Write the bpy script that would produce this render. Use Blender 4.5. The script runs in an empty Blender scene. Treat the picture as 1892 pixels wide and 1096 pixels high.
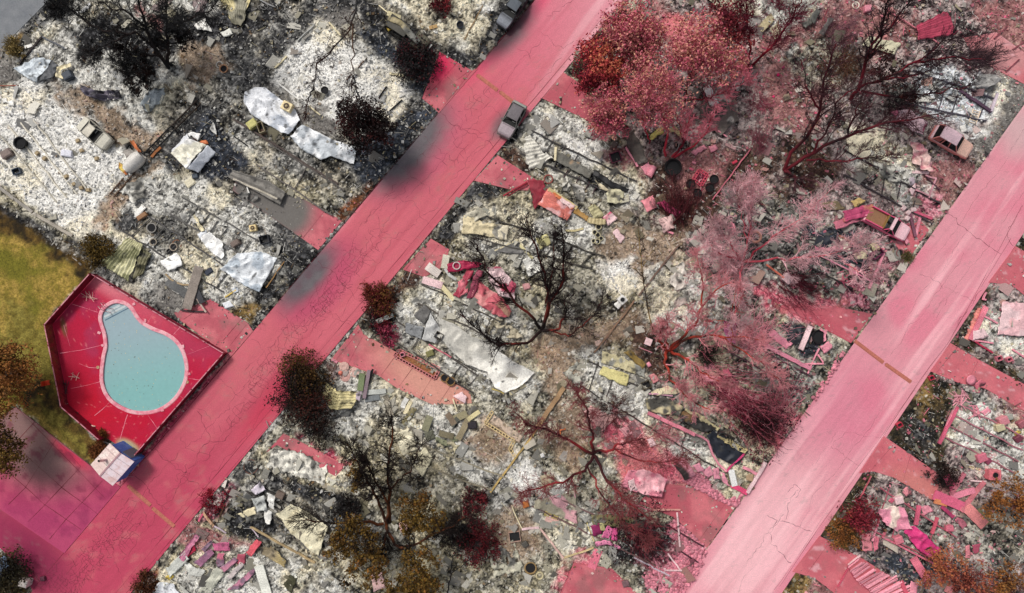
import bpy, math, random
import numpy as np
from mathutils import Vector, Matrix
from mathutils.geometry import tessellate_polygon

random.seed(7)
RNG = np.random.default_rng(11)
R = math.radians
scene = bpy.context.scene
COL = scene.collection

# ------------------------------------------------------------------ camera, sky, sun, exposure
CAM_H = 70.0            # height of the drone above the ground, metres
PXM = 18.0              # photograph pixels per metre on the ground
CX, CY = 946.0,548.0   # point straight below the drone
cam_d = bpy.data.cameras.new('camera')
cam = bpy.data.objects.new('camera', cam_d)
COL.objects.link(cam)
cam.location = (0,0, CAM_H)
cam.rotation_euler = (0,0,0)
cam_d.sensor_width = 36.0
cam_d.lens = 36.0 * CAM_H / (1892.0 / PXM)
cam_d.clip_start = 0.5
cam_d.clip_end = 3000.0
scene.camera = cam

SUN_EL, SUN_AZ = R(52), R(128)      # azimuth measured from +X (image right) towards +Y (image top): light comes from upper left
world = bpy.data.worlds.new('World')
scene.world = world
world.use_nodes = True
_wn = world.node_tree
_bg = _wn.nodes['Background']
_sky = _wn.nodes.new('ShaderNodeTexSky')
_sky.sky_type = 'NISHITA'
_sky.sun_disc = False
_sky.sun_elevation = SUN_EL
_sky.sun_rotation = math.pi / 2 - SUN_AZ
_sky.dust_density = 4.0
_sky.ozone_density = 0.6
_hs = _wn.nodes.new('ShaderNodeHueSaturation')
_hs.inputs['Saturation'].default_value = 0.35
_wn.links.new(_sky.outputs[0], _hs.inputs['Color'])
_wn.links.new(_hs.outputs[0], _bg.inputs['Color'])
_bg.inputs['Strength'].default_value = 0.078
sun_d = bpy.data.lights.new('sun','SUN')
sun = bpy.data.objects.new('sun', sun_d)
COL.objects.link(sun)
sun_d.energy = 1.5
sun_d.angle = R(12)
sun_d.color = (1.0,0.955,0.89)
_dir = Vector((math.cos(SUN_EL) * math.cos(SUN_AZ), math.cos(SUN_EL) * math.sin(SUN_AZ), math.sin(SUN_EL)))
sun.rotation_euler = _dir.to_track_quat('Z','Y').to_euler()
sun.location = _dir * 200
scene.view_settings.view_transform = 'Standard'
scene.view_settings.look = 'None'
scene.view_settings.exposure = 0.36
scene.view_settings.gamma = 1.0
scene.view_settings.use_curve_mapping = False

# ------------------------------------------------------------------ helpers
def W(px, py, z=0.0):
 """photograph pixel + real height above ground -> world point"""
 k = (CAM_H - z) / CAM_H
 return np.array([(px - CX) / PXM * k, (CY - py) / PXM * k, z])

def WX(px): return (px - CX) / PXM
def WY(py): return (CY - py) / PXM

def lin(r, g, b):
 o = []
 for c in (r, g, b):
  c /= 255.0
  o.append(c / 12.92 if c <= 0.04045 else ((c + 0.055) / 1.055) ** 2.4)
 return np.array(o)

_perm = np.random.default_rng(3).random((256,256))
def vnoise(x, y, seed=0):
 x = np.asarray(x, dtype=np.float64) + seed * 37.17
 y = np.asarray(y, dtype=np.float64) + seed * 91.73
 xi = np.floor(x).astype(np.int64); yi = np.floor(y).astype(np.int64)
 fx = x - xi; fy = y - yi
 fx = fx * fx * (3 - 2 * fx); fy = fy * fy * (3 - 2 * fy)
 a = _perm[xi & 255, yi & 255]; b = _perm[(xi + 1) & 255, yi & 255]
 c = _perm[xi & 255,(yi + 1) & 255]; d = _perm[(xi + 1) & 255,(yi + 1) & 255]
 return (a + (b - a) * fx) * (1 - fy) + (c + (d - c) * fx) * fy

def fbm(x, y, octaves=3, seed=0, gain=0.5):
 t = 0; amp = 1; tot = 0; f = 1.0
 for o in range(octaves):
  ca, sa = math.cos(0.7 * o), math.sin(0.7 * o)
  t = t + amp * vnoise((x * ca - y * sa) * f, (x * sa + y * ca) * f, seed + o * 5)
  tot += amp; amp *= gain; f *= 2.03
 return t / tot

def sstep(a, b, x):
 t = np.clip((x - a) / (b - a), 0,1)
 return t * t * (3 - 2 * t)

def mixc(c1, c2, t):
 t = np.asarray(t)[..., None]
 return c1 * (1 - t) + c2 * t

def sdf_poly(px, py, poly):
 """signed distance (negative inside) of points to a polygon"""
 poly = np.asarray(poly, float)
 d = np.full(px.shape, 1e18); inside = np.zeros(px.shape, bool)
 n = len(poly)
 for i in range(n):
  ax, ay = poly[i]; bx, by = poly[(i + 1) % n]
  ex, ey = bx - ax, by - ay
  wx, wy = px - ax, py - ay
  t = np.clip((wx * ex + wy * ey) / (ex * ex + ey * ey + 1e-12), 0,1)
  d = np.minimum(d, (wx - t * ex) ** 2 + (wy - t * ey) ** 2)
  cond = (ay > py) != (by > py)
  if abs(ey) > 1e-12:
   inside ^= cond & (px < ax + (py - ay) / ey * ex)
 d = np.sqrt(d)
 return np.where(inside, -d, d)

class MB:
 """mesh builder: collects quads and triangles, links them as ONE mesh object"""
 def __init__(s):
  s.v = []; s.c = []; s.n = 0; s.q = []; s.t = []; s.qm = []; s.tm = []; s.sq = []; s.st = []
 def add(s, V, Q=None, T=None, m=0, c=None, smooth=False):
  V = np.asarray(V, float).reshape(-1,3)
  s.v.append(V)
  if c is None: c = np.ones(3)
  c = np.asarray(c, float)
  if c.ndim == 1: c = np.broadcast_to(c, V.shape)
  s.c.append(c)
  if Q is not None and len(Q):
   Q = np.asarray(Q, np.int64).reshape(-1,4) + s.n
   s.q.append(Q); s.qm.append(np.full(len(Q), m)); s.sq.append(np.full(len(Q), smooth))
  if T is not None and len(T):
   T = np.asarray(T, np.int64).reshape(-1,3) + s.n
   s.t.append(T); s.tm.append(np.full(len(T), m)); s.st.append(np.full(len(T), smooth))
  s.n += len(V)
  return s
 def box(s, c, size, rz=0, rx=0, ry=0, m=0, col=None, taper=1.0, bev=0.0):
  sx, sy, sz = np.asarray(size, float) / 2
  if bev > 0:
   b = min(bev, sx * .9, sy * .9, sz * .9)
   rings = []
   for (dx, dz, ex) in ((b, -sz, 0),(0,-sz + b, 0),(0, sz - b, 1),(b, sz, 1)):
    t = taper if ex else 1.0
    x, y = sx * t, sy * t
    o = dx
    rings += [(-x + o, -y + max(b, o), dz),(-x + max(b, o), -y + o, dz),(x - max(b, o), -y + o, dz),(x - o, -y + max(b, o), dz),
       (x - o, y - max(b, o), dz),(x - max(b, o), y - o, dz),(-x + max(b, o), y - o, dz),(-x + o, y - max(b, o), dz)]
   V = np.array(rings)
   Q = []; T = []
   for k in range(3):
    for i in range(8):
     j = (i + 1) % 8
     Q.append((k * 8 + i, k * 8 + j, k * 8 + 8 + j, k * 8 + 8 + i))
   for i in range(1,7):
    T.append((0, i + 1, i)); T.append((24,24 + i, 24 + i + 1))
  else:
   V = np.array([(x * sx * (taper if z > 0 else 1), y * sy * (taper if z > 0 else 1), z * sz) for z in (-1,1) for (x, y) in ((-1,-1),(1,-1),(1,1),(-1,1))])
   Q = [(0,3,2,1),(4,5,6,7),(0,1,5,4),(1,2,6,5),(2,3,7,6),(3,0,4,7)]; T = []
  M3 = np.array((Matrix.Rotation(rz, 3,'Z') @ Matrix.Rotation(ry, 3,'Y') @ Matrix.Rotation(rx, 3,'X')))
  return s.add(V @ M3.T + np.asarray(c, float), Q, T, m, col)
 def bar(s, p, q, w, h, m=0, col=None, roll=0.0):
  p = np.asarray(p, float); q = np.asarray(q, float)
  d = q - p; L = np.linalg.norm(d) + 1e-9; d = d / L
  up = np.array([0,0,1.0]) if abs(d[2]) < .95 else np.array([1.0,0,0])
  a = np.cross(d, up); a /= np.linalg.norm(a); b = np.cross(a, d)
  if roll:
   a, b = a * math.cos(roll) + b * math.sin(roll), b * math.cos(roll) - a * math.sin(roll)
  V = []
  for e in (p, q):
   for (i, j) in ((-1,-1),(1,-1),(1,1),(-1,1)):
    V.append(e + a * w / 2 * i + b * h / 2 * j)
  return s.add(V, [(0,1,2,3),(7,6,5,4),(0,4,5,1),(1,5,6,2),(2,6,7,3),(3,7,4,0)], None, m, col)
 def tube(s, pts, rad, n=6, m=0, col=None, cap=True, smooth=True):
  pts = np.asarray(pts, float); k = len(pts)
  rad = np.broadcast_to(np.asarray(rad, float),(k,))
  tg = np.gradient(pts, axis=0); tg /= (np.linalg.norm(tg, axis=1)[:, None] + 1e-9)
  ref = np.array([0.31,0.2,0.93]) if abs(tg[0][2]) < .8 else np.array([1.0,0.1,0])
  a = np.cross(tg, ref); a /= (np.linalg.norm(a, axis=1)[:, None] + 1e-9)
  b = np.cross(tg, a)
  th = np.arange(n) * 2 * math.pi / n
  V = pts[:, None, :] + rad[:, None, None] * (a[:, None, :] * np.cos(th)[None, :, None] + b[:, None, :] * np.sin(th)[None, :, None])
  V = V.reshape(-1,3)
  i = np.arange(k - 1)[:, None] * n; j = np.arange(n)[None, :]; j2 = (j + 1) % n
  Q = np.stack([i + j, i + j2, i + n + j2, i + n + j], -1).reshape(-1,4)
  T = []
  if cap:
   e = (k - 1) * n
   for q in range(1, n - 1):
    T.append((0, q, q + 1)); T.append((e, e + q + 1, e + q))
  if col is not None and np.ndim(col) == 2: col = np.repeat(col, n, axis=0)
  return s.add(V, Q, T, m, col, smooth)
 def grid(s, V, m=0, col=None, smooth=True, wrap=False):
  """V: (nu, nv, 3)"""
  V = np.asarray(V, float); nu, nv = V.shape[:2]
  i = np.arange(nu - 1)[:, None]; 
  if wrap:
   j = np.arange(nv)[None, :]; j2 = (j + 1) % nv
  else:
   j = np.arange(nv - 1)[None, :]; j2 = j + 1
  Q = np.stack(np.broadcast_arrays(i * nv + j, (i + 1) * nv + j, (i + 1) * nv + j2, i * nv + j2), -1).reshape(-1,4)
  if col is not None and np.ndim(col) == 3: col = col.reshape(-1,3)
  return s.add(V.reshape(-1,3), Q, None, m, col, smooth)
 def poly(s, pts, z0, z1, m=0, col=None):
  """upright prism over an outline of (x, y) points"""
  pts = [(p[0], p[1]) for p in pts]; n = len(pts)
  tri = tessellate_polygon([[Vector((p[0], p[1], 0)) for p in pts]])
  V = [(x, y, z1) for x, y in pts] + [(x, y, z0) for x, y in pts]
  T = []
  for t in tri:
   a, b, c = [Vector(pts[i]) for i in t]
   if (b - a).cross(c - a) < 0: t = (t[0], t[2], t[1])
   T.append(tuple(t)); T.append((t[0] + n, t[2] + n, t[1] + n))
  Q = [(i, (i + 1) % n, (i + 1) % n + n, i + n) for i in range(n)]
  return s.add(V, Q, T, m, col)
 def lathe(s, c, prof, n=16, m=0, col=None, smooth=True):
  """prof: list of (radius, z) ; axis upright through c"""
  th = np.arange(n) * 2 * math.pi / n
  V = np.array([[(c[0] + r * math.cos(t), c[1] + r * math.sin(t), c[2] + z) for t in th] for r, z in prof])
  return s.grid(V, m, col, smooth, wrap=True)
 def build(s, name, mats, parent=None, loc=None):
  me = bpy.data.meshes.new(name)
  V = np.concatenate(s.v); C = np.concatenate(s.c)
  if loc is not None: V = V - np.asarray(loc, float)
  q = np.concatenate(s.q) if s.q else np.zeros((0,4), np.int64)
  t = np.concatenate(s.t) if s.t else np.zeros((0,3), np.int64)
  qm = np.concatenate(s.qm) if s.q else np.zeros(0, int)
  tm = np.concatenate(s.tm) if s.t else np.zeros(0, int)
  sm = np.concatenate([np.concatenate(s.sq) if s.q else np.zeros(0, bool), np.concatenate(s.st) if s.t else np.zeros(0, bool)])
  me.vertices.add(len(V)); me.vertices.foreach_set('co', V.ravel())
  nl = len(q) * 4 + len(t) * 3
  me.loops.add(nl); me.loops.foreach_set('vertex_index', np.concatenate([q.ravel(), t.ravel()]).astype(np.int32))
  me.polygons.add(len(q) + len(t))
  st = np.concatenate([np.arange(len(q)) * 4, len(q) * 4 + np.arange(len(t)) * 3])
  me.polygons.foreach_set('loop_start', st.astype(np.int32))
  try: me.polygons.foreach_set('loop_total', np.concatenate([np.full(len(q), 4), np.full(len(t), 3)]).astype(np.int32))
  except Exception: pass
  me.polygons.foreach_set('material_index', np.concatenate([qm, tm]).astype(np.int32))
  me.polygons.foreach_set('use_smooth', sm)
  me.update(calc_edges=True)
  at = me.color_attributes.new('Col','FLOAT_COLOR','POINT')
  at.data.foreach_set('color', np.concatenate([C, np.ones((len(C), 1))], 1).ravel().astype(np.float32))
  if not isinstance(mats, (list, tuple)): mats = [mats]
  for m in mats: me.materials.append(m)
  o = bpy.data.objects.new(name, me)
  COL.objects.link(o)
  if parent is not None: o.parent = parent
  if loc is not None and parent is None: o.location = loc
  return o

def tag(o, label=None, cat=None, group=None, kind=None):
 if label: o['label'] = label
 if cat: o['category'] = cat
 if group: o['group'] = group
 if kind: o['kind'] = kind
 return o
def empty(name, loc, rz=0.0, label=None, cat=None, group=None):
 o = bpy.data.objects.new(name, None)
 o.empty_display_size = 0.3
 COL.objects.link(o)
 o.location = loc; o.rotation_euler = (0,0, rz)
 return tag(o, label, cat, group)
def copy_tree(o, parent=None):
 c = o.copy(); COL.objects.link(c); c.parent = parent
 for ch in list(o.children): copy_tree(ch, c)
 return c

# ------------------------------------------------------------------ materials
def mat(name, rough=.85, metal=0.0, var=.35, nscale=7.0, bump=.25, bscale=9.0, base=None, alt=None, altscale=1.2, altpos=(.5,.6), spec=.3, extra=None, detail=6.0):
 """base None: colour comes from the mesh's Col attribute. var: fine brightness mottling. alt: second colour in noise patches."""
 m = bpy.data.materials.new(name); m.use_nodes = True
 nt = m.node_tree; N = nt.nodes; L = nt.links
 b = N['Principled BSDF']
 b.inputs['Roughness'].default_value = rough; b.inputs['Metallic'].default_value = metal
 b.inputs['Specular IOR Level'].default_value = spec
 geo = N.new('ShaderNodeNewGeometry')
 if base is None:
  a = N.new('ShaderNodeAttribute'); a.attribute_name = 'Col'; src = a.outputs['Color']
 else:
  a = N.new('ShaderNodeRGB'); a.outputs[0].default_value = (*base, 1); src = a.outputs[0]
 if alt is not None:
  n2 = N.new('ShaderNodeTexNoise'); n2.inputs['Scale'].default_value = altscale; n2.inputs['Detail'].default_value = 5; n2.inputs['Roughness'].default_value = .65
  L.new(geo.outputs['Position'], n2.inputs['Vector'])
  r2 = N.new('ShaderNodeMapRange'); r2.inputs[1].default_value = altpos[0]; r2.inputs[2].default_value = altpos[1]
  L.new(n2.outputs['Fac'], r2.inputs[0])
  mx = N.new('ShaderNodeMix'); mx.data_type = 'RGBA'
  L.new(r2.outputs[0], mx.inputs[0]); L.new(src, mx.inputs[6]); mx.inputs[7].default_value = (*alt, 1)
  src = mx.outputs[2]
 n1 = N.new('ShaderNodeTexNoise'); n1.inputs['Scale'].default_value = nscale; n1.inputs['Detail'].default_value = detail; n1.inputs['Roughness'].default_value = .7
 L.new(geo.outputs['Position'], n1.inputs['Vector'])
 if var > 0:
  r1 = N.new('ShaderNodeMapRange'); r1.inputs[1].default_value = .3; r1.inputs[2].default_value = .7
  r1.inputs[3].default_value = 1 - var; r1.inputs[4].default_value = 1 + var
  L.new(n1.outputs['Fac'], r1.inputs[0])
  mm = N.new('ShaderNodeMix'); mm.data_type = 'RGBA'; mm.blend_type = 'MULTIPLY'; mm.inputs[0].default_value = 1
  L.new(src, mm.inputs[6]); L.new(r1.outputs[0], mm.inputs[7]); src = mm.outputs[2]
 L.new(src, b.inputs['Base Color'])
 if bump > 0:
  nb = N.new('ShaderNodeTexNoise'); nb.inputs['Scale'].default_value = bscale; nb.inputs['Detail'].default_value = 5
  L.new(geo.outputs['Position'], nb.inputs['Vector'])
  bm = N.new('ShaderNodeBump'); bm.inputs['Strength'].default_value = bump; bm.inputs['Distance'].default_value = .06
  L.new(nb.outputs['Fac'], bm.inputs['Height']); L.new(bm.outputs[0], b.inputs['Normal'])
 if extra: extra(nt, b, geo)
 return m

M_GROUND = mat('ground_ash_and_soil',.95, var=.62, nscale=7.0, bump=.7, bscale=8)
M_PAVE = mat('retardant_stained_pavement',.85, var=.16, nscale=9.0, bump=.15, bscale=12)
M_CRACK = mat('road_crack',.95, base=(.16,.03,.05), var=.5)
M_METAL = mat('burnt_sheet_metal',.55, metal=.12, var=.28, nscale=6.0, bump=.25, bscale=6, spec=.4)
M_WOOD = mat('charred_timber',.9, var=.4, nscale=10.0, bump=.3)
M_CHIP = mat('rubble_chips',.9, var=.25, nscale=10.0, bump=.2)
M_BARK = mat('burnt_bark',.85, var=.35, nscale=6.0, bump=.4, bscale=14)
M_LEAF = mat('scorched_leaf',.8, var=.2, nscale=5.0, bump=0)
M_PAINT = mat('scorched_car_paint',.6, metal=.1, var=.22, nscale=7.0, bump=.12, bscale=6)
M_STONE = mat('stone_and_concrete',.9, var=.25, nscale=8.0, bump=.3)
# ------------------------------------------------------------------ where the fire retardant lies: soft blobs (photograph px) of colour
def ell(px, py, cx, cy, rx, ry, deg, soft=.5):
 a = R(deg); dx, dy = px - cx, py - cy
 u = (dx * math.cos(a) + dy * math.sin(a)) / rx; v = (-dx * math.sin(a) + dy * math.cos(a)) / ry
 return 1 - sstep(1 - soft, 1 + soft, np.sqrt(u * u + v * v))

PINK_A = lin(208,104,118); PINK_B = lin(186,62,92); PINK_C = lin(222,150,162); PINK_D = lin(150,30,72); PINK_E = lin(226,132,128)
def road_colour(px, py):
 """retardant-stained paving: returns colour arrays for points in photograph px"""
 x, y = WX(px), WY(py)
 n5 = fbm(x * .18, y * .18,3,21); n1 = fbm(x * .9, y * .9,4,22); n0 = fbm(x * 4.0, y * 4.0,3,23)
 asph = mixc(lin(96,92,92), lin(130,124,120), n1)
 t2 = sstep(1050,1330, px + (1096 - py) * .15)                 # second road is paler
 pk = mixc(PINK_A, PINK_C, t2)
 pk = mixc(pk, PINK_B, (1 - t2) * sstep(560,980, py + (300 - px) * .25 + (n5 - .5) * 200) * .85)
 pk = mixc(pk, lin(206,112,116),(1 - t2) * sstep(.52,.75, n1) * .45)
 pk = mixc(pk, lin(222,128,148), t2 * sstep(.48,.72, n5) * .8)
 s1 = fbm((x * .64 + y * .77) * .07,(x * .77 - y * .64) * 1.3,4,31)
 pk = mixc(pk, lin(190,84,100),(1 - t2) * sstep(.52,.74, s1) * .4)
 pk = mixc(pk, lin(246,186,194), t2 * sstep(.5,.74, fbm((x * .58 + y * .81) * .06,(x * .81 - y * .58) * 1.1,4,33)) * .75)
 pk = mixc(pk, lin(250,202,206), ell(px, py, 1400,990,150,60,-55,.8) * .6)
 pk = mixc(pk, lin(214,120,146), ell(px, py, 1560,760,90,70,-55,.8) * .55)
 pk = mixc(pk, lin(220,118,140), ell(px, py, 1000,60,120,40,-50,.8) * .4)
 pk = mixc(pk, lin(232,150,160), ell(px, py, 640,385,90,16,-52,.6) * .8)
 pk = mixc(pk, lin(228,60,108), ell(px, py, 950,55,110,14,-48,.7) * .75)
 pk = mixc(pk, lin(190,20,66), ell(px, py, 500,740,90,22,-52,.7) * .6)
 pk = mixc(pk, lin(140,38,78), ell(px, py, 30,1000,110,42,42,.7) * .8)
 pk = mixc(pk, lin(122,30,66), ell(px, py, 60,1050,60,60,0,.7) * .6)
 pk = mixc(pk, lin(170,52,78), ell(px, py, 430,790,200,12,-50,.9) * .35)
 pk = mixc(pk, lin(186,92,100), ell(px, py, 560,560,160,26,-50,.9) * .35)
 g = ell(px, py, 566,512,72,30,-49,.5)
 g = np.maximum(g, ell(px, py, 750,266,100,50,-50,.45))
 g = np.maximum(g, ell(px, py, 936,50,76,36,-52,.45) * .97)
 g = np.maximum(g, .8 * ell(px, py, 930,230,30,18,-55,.6))
 g = np.clip(g + (n1 - .5) * .25 * (g > .05), 0,1)
 soot = mixc(lin(72,74,80), lin(118,116,118), n1)
 soot = mixc(soot, lin(92,94,100), ell(px, py, 712,282,60,34,-52,.8) * .7)
 soot = mixc(soot, lin(30,28,32), ell(px, py, 925,65,70,22,-52,.7) * .85)
 pk = mixc(pk, lin(178,60,104), ell(px, py, 590,522,96,46,-49,.4) * .55); pk = mixc(pk, lin(190,96,120), ell(px, py, 776,280,110,52,-50,.4) * .6)
 c = mixc(pk, soot, g * .96)
 c = mixc(c, asph, sstep(.6,.78, n0 * .6 + n1 * .4) * .3); tk = fbm((x * .64 + y * .77) * .15,(x * .77 - y * .64) * 3,3,41); c = mixc(c, c * .9, sstep(.55,.7, tk) * .5)
 c = mixc(c, lin(200,180,178), ell(px, py, 1886,245,46,40,-50,.7) * .6)
 return c * (0.93 + .14 * n0)[..., None]

# ------------------------------------------------------------------ layout outlines in photograph px
def ext(p, q, t): return (p[0] + (q[0] - p[0]) * t, p[1] + (q[1] - p[1]) * t)
R1L = [ext((880,128),(120,1022), t) for t in (-1.6,-.2,0,.25,.5,.75,1,1.3,2.5)]
R1R = [ext((1152,0),(243,1094), t) for t in (-1.2,-.05,.12,.33,.55,.77,.98,1.2,2.1)]
R2L = [ext((1750,393),(1250,1094), t) for t in (-2.4,-.3,0,.33,.66,1,1.25,2.6)]
R2R = [ext((1871,461),(1446,1094), t) for t in (-2.9,-.55,0,.3,.65,1,1.3,2.9)]
ROADS = [R1L + R1R[::-1], R2L + R2R[::-1]]
SIDE = [(-420,-260),(-60,930),(0,938),(108,1030),(170,1096),(430,1340),(300,1440),(60,1096),(-20,1010)]
SIDE = [(-700,470),(-60,890),(0,914),(118,1010),(214,1096),(420,1300),(300,1440),(62,1096),(40,1050),(-30,985),(-740,560)]
PADS = {   # name -> outline of a paved pad, px
 'a': [(812,96),(872,131),(884,126),(811,209),(797,196),(780,182)],
 'b': [(1041,134),(1076,158),(1098,205),(1092,226),(1002,182)],
 'c': [(919,287),(990,332),(975,352),(950,352),(876,334)],
 'd': [(796,441),(830,461),(822,492),(784,512),(744,498)],
 'e': [(662,600),(672,618),(735,652),(800,690),(868,722),(872,745),(800,748),(735,718),(700,694),(612,664)],
 'f': [(524,801),(575,826),(640,860),(620,880),(512,822),(492,836)],
 'g': [(440,322),(556,365),(632,408),(588,462),(540,428),(430,352)],
 'h': [(322,578),(390,553),(458,597),(468,612),(426,660),(330,590)],
 'i': [(1478,562),(1557,569),(1612,580),(1572,634),(1500,596),(1440,566)],
 'j': [(1225,895),(1275,898),(1358,937),(1306,1012),(1246,956),(1180,930),(1200,905)],
 'k': [(1640,436),(1700,408),(1716,425),(1677,480)],
 'l': [(1756,634),(1812,667),(1900,714),(1900,764),(1820,718),(1772,708),(1718,686)],
 'm': [(1633,806),(1684,841),(1740,880),(1724,925),(1650,882),(1614,871),(1587,874)],
 'n': [(1514,990),(1595,1033),(1652,1070),(1700,1110),(1560,1110),(1505,1068),(1464,1056)],
 'o': [(1876,455),(1910,475),(1910,560),(1868,526),(1826,522)],
 'p': [(1840,60),(1910,110),(1910,165),(1800,108),(1780,70)],
 'q': [(1060,1040),(1130,1050),(1180,1100),(1120,1130),(1030,1110)],
}
APRON = [(30,752),(172,864),(223,900),(119,1022),(-12,932),(-40,800)]   # jointed concrete yard
TOPLEFT = [(-300,-250),(200,-250),(95,-4),(72,20),(0,92),(-60,160),(-300,300)]
FENCE = [(179,507),(97,599),(127,748),(196,808),(252,846),(421,652)]     # foot of the pool fence
WATER = [(216,560),(232,564),(243,574),(250,586),(262,599),(281,610),(304,619),(323,632),(336,652),(342,677),(340,701),(331,721),(320,736),(304,749),(287,757),(270,760),(255,760),(240,757),(222,749),(206,737),(196,722),(191,704),(191,684),(194,660),(198,640),(196,618),(190,598),(188,588),(190,578),(196,569),(205,563)]

# ------------------------------------------------------------------ ground recipes
def recipes(px, py):
 x, y = WX(px), WY(py)
 f0 = fbm(x * 5.2, y * 5.2,2,1); f1 = fbm(x * 2.4, y * 2.4,3,2); f2 = fbm(x * .9, y * .9,3,3); f3 = fbm(x * .3, y * .3,3,4)
 ca, sa = math.cos(R(-33)), math.sin(R(-33)); f4 = fbm((x * ca + y * sa) * .45,(y * ca - x * sa) * 2.4,3,6)
 spk = np.random.default_rng(5).random(x.shape)
 def speck(light, mid, dark, bias=0.0, con=1.0, warm=None):
  t = np.clip((f0 * .3 + f1 * .27 + f2 * .23 + f4 * .2 - .5 + bias) * 3.6 * con + .5,0,1)
  c = mixc(dark, mid, sstep(.02,.42, t)); c = mixc(c, light, sstep(.48,.85, t))
  c = mixc(c, dark * .7,(spk > .955) * .8); c = mixc(c, light, (spk < .04) * .6)
  if warm is not None: c = mixc(c, c * warm, sstep(.45,.68, f3))
  return c
 K = {}
 K['ash'] = lambda: speck(lin(224,222,214), lin(150,148,142), lin(34,34,36), .05,1.15, np.array([1.08,1.0,.82]))
 K['ashw'] = lambda: speck(lin(238,236,230), lin(190,188,182), lin(52,52,54), .16,1.05, np.array([1.06,1.0,.86]))
 K['ashb'] = lambda: speck(lin(226,230,234), lin(146,150,154), lin(34,36,40), .06,1.2)
 K['ashg'] = lambda: speck(lin(184,182,176), lin(104,103,100), lin(24,24,26), -.02,1.1, np.array([1.08,1.0,.85]))
 K['ashy'] = lambda: speck(lin(206,200,182), lin(130,126,112), lin(32,30,28), .0,1.1, np.array([1.05,1.0,.86]))
 K['ashp'] = lambda: speck(lin(196,178,174), lin(120,104,104), lin(36,30,32), .0,1.1, np.array([1.0,1.02,1.0]))
 K['rubp'] = lambda: speck(lin(226,156,168), lin(150,84,98), lin(42,24,30), -.02,1.15)
 K['char'] = lambda: speck(lin(92,92,94), lin(42,42,44), lin(10,10,11), -.04,1.0)
 K['charb'] = lambda: speck(lin(84,90,102), lin(48,52,60), lin(14,15,19), -.04,.8)
 K['dirt'] = lambda: speck(lin(176,156,136), lin(136,118,100), lin(70,60,50), .06,.6, np.array([1.05,.98,.9]))
 K['dirtp'] = lambda: speck(lin(180,132,128), lin(140,96,94), lin(62,40,42), .04,.7)
 K['yard'] = lambda: speck(lin(110,84,70), lin(72,52,44), lin(28,20,18), -.02,.9)
 K['rust'] = lambda: speck(lin(150,92,58), lin(96,58,36), lin(26,18,14), -.02,.9)
 K['pave'] = lambda: speck(lin(150,146,140), lin(116,112,108), lin(70,68,66), .05,.5)
 K['pavec'] = lambda: mixc(lin(118,122,128), lin(140,142,146), f1)
 K['paved'] = lambda: speck(lin(128,126,124), lin(66,66,67), lin(30,30,32), -.04,.8)
 K['grass'] = lambda: mixc(mixc(lin(128,112,44), lin(168,140,70), sstep(.3,.7, f1 * .6 + f0 * .4)), lin(110,104,34), sstep(.42,.66, f3))
 K['grassg'] = lambda: mixc(lin(104,92,36), lin(134,122,56), sstep(.3,.7, f1))
 K['grassd'] = lambda: mixc(lin(44,34,18), lin(92,70,30), sstep(.35,.65, f1 * .5 + f2 * .5))
 K['olive'] = lambda: speck(lin(150,124,76), lin(104,84,48), lin(34,28,20), -.0,.8)
 K['moss'] = lambda: speck(lin(98,82,56), lin(58,50,34), lin(18,18,15), -.03,.9)
 K['pinkg'] = lambda: mixc(speck(lin(232,140,152), lin(204,92,112), lin(132,44,62), .08,.7), lin(224,140,136), sstep(.4,.7, f3) * .6)
 K['pinkd'] = lambda: speck(lin(196,64,96), lin(146,34,66), lin(66,14,30), .02,.8)
 K['pebble'] = lambda: speck(lin(226,150,164), lin(170,84,104), lin(70,24,38), .02,1.2)
 return K, (f0, f1, f2, f3)

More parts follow.
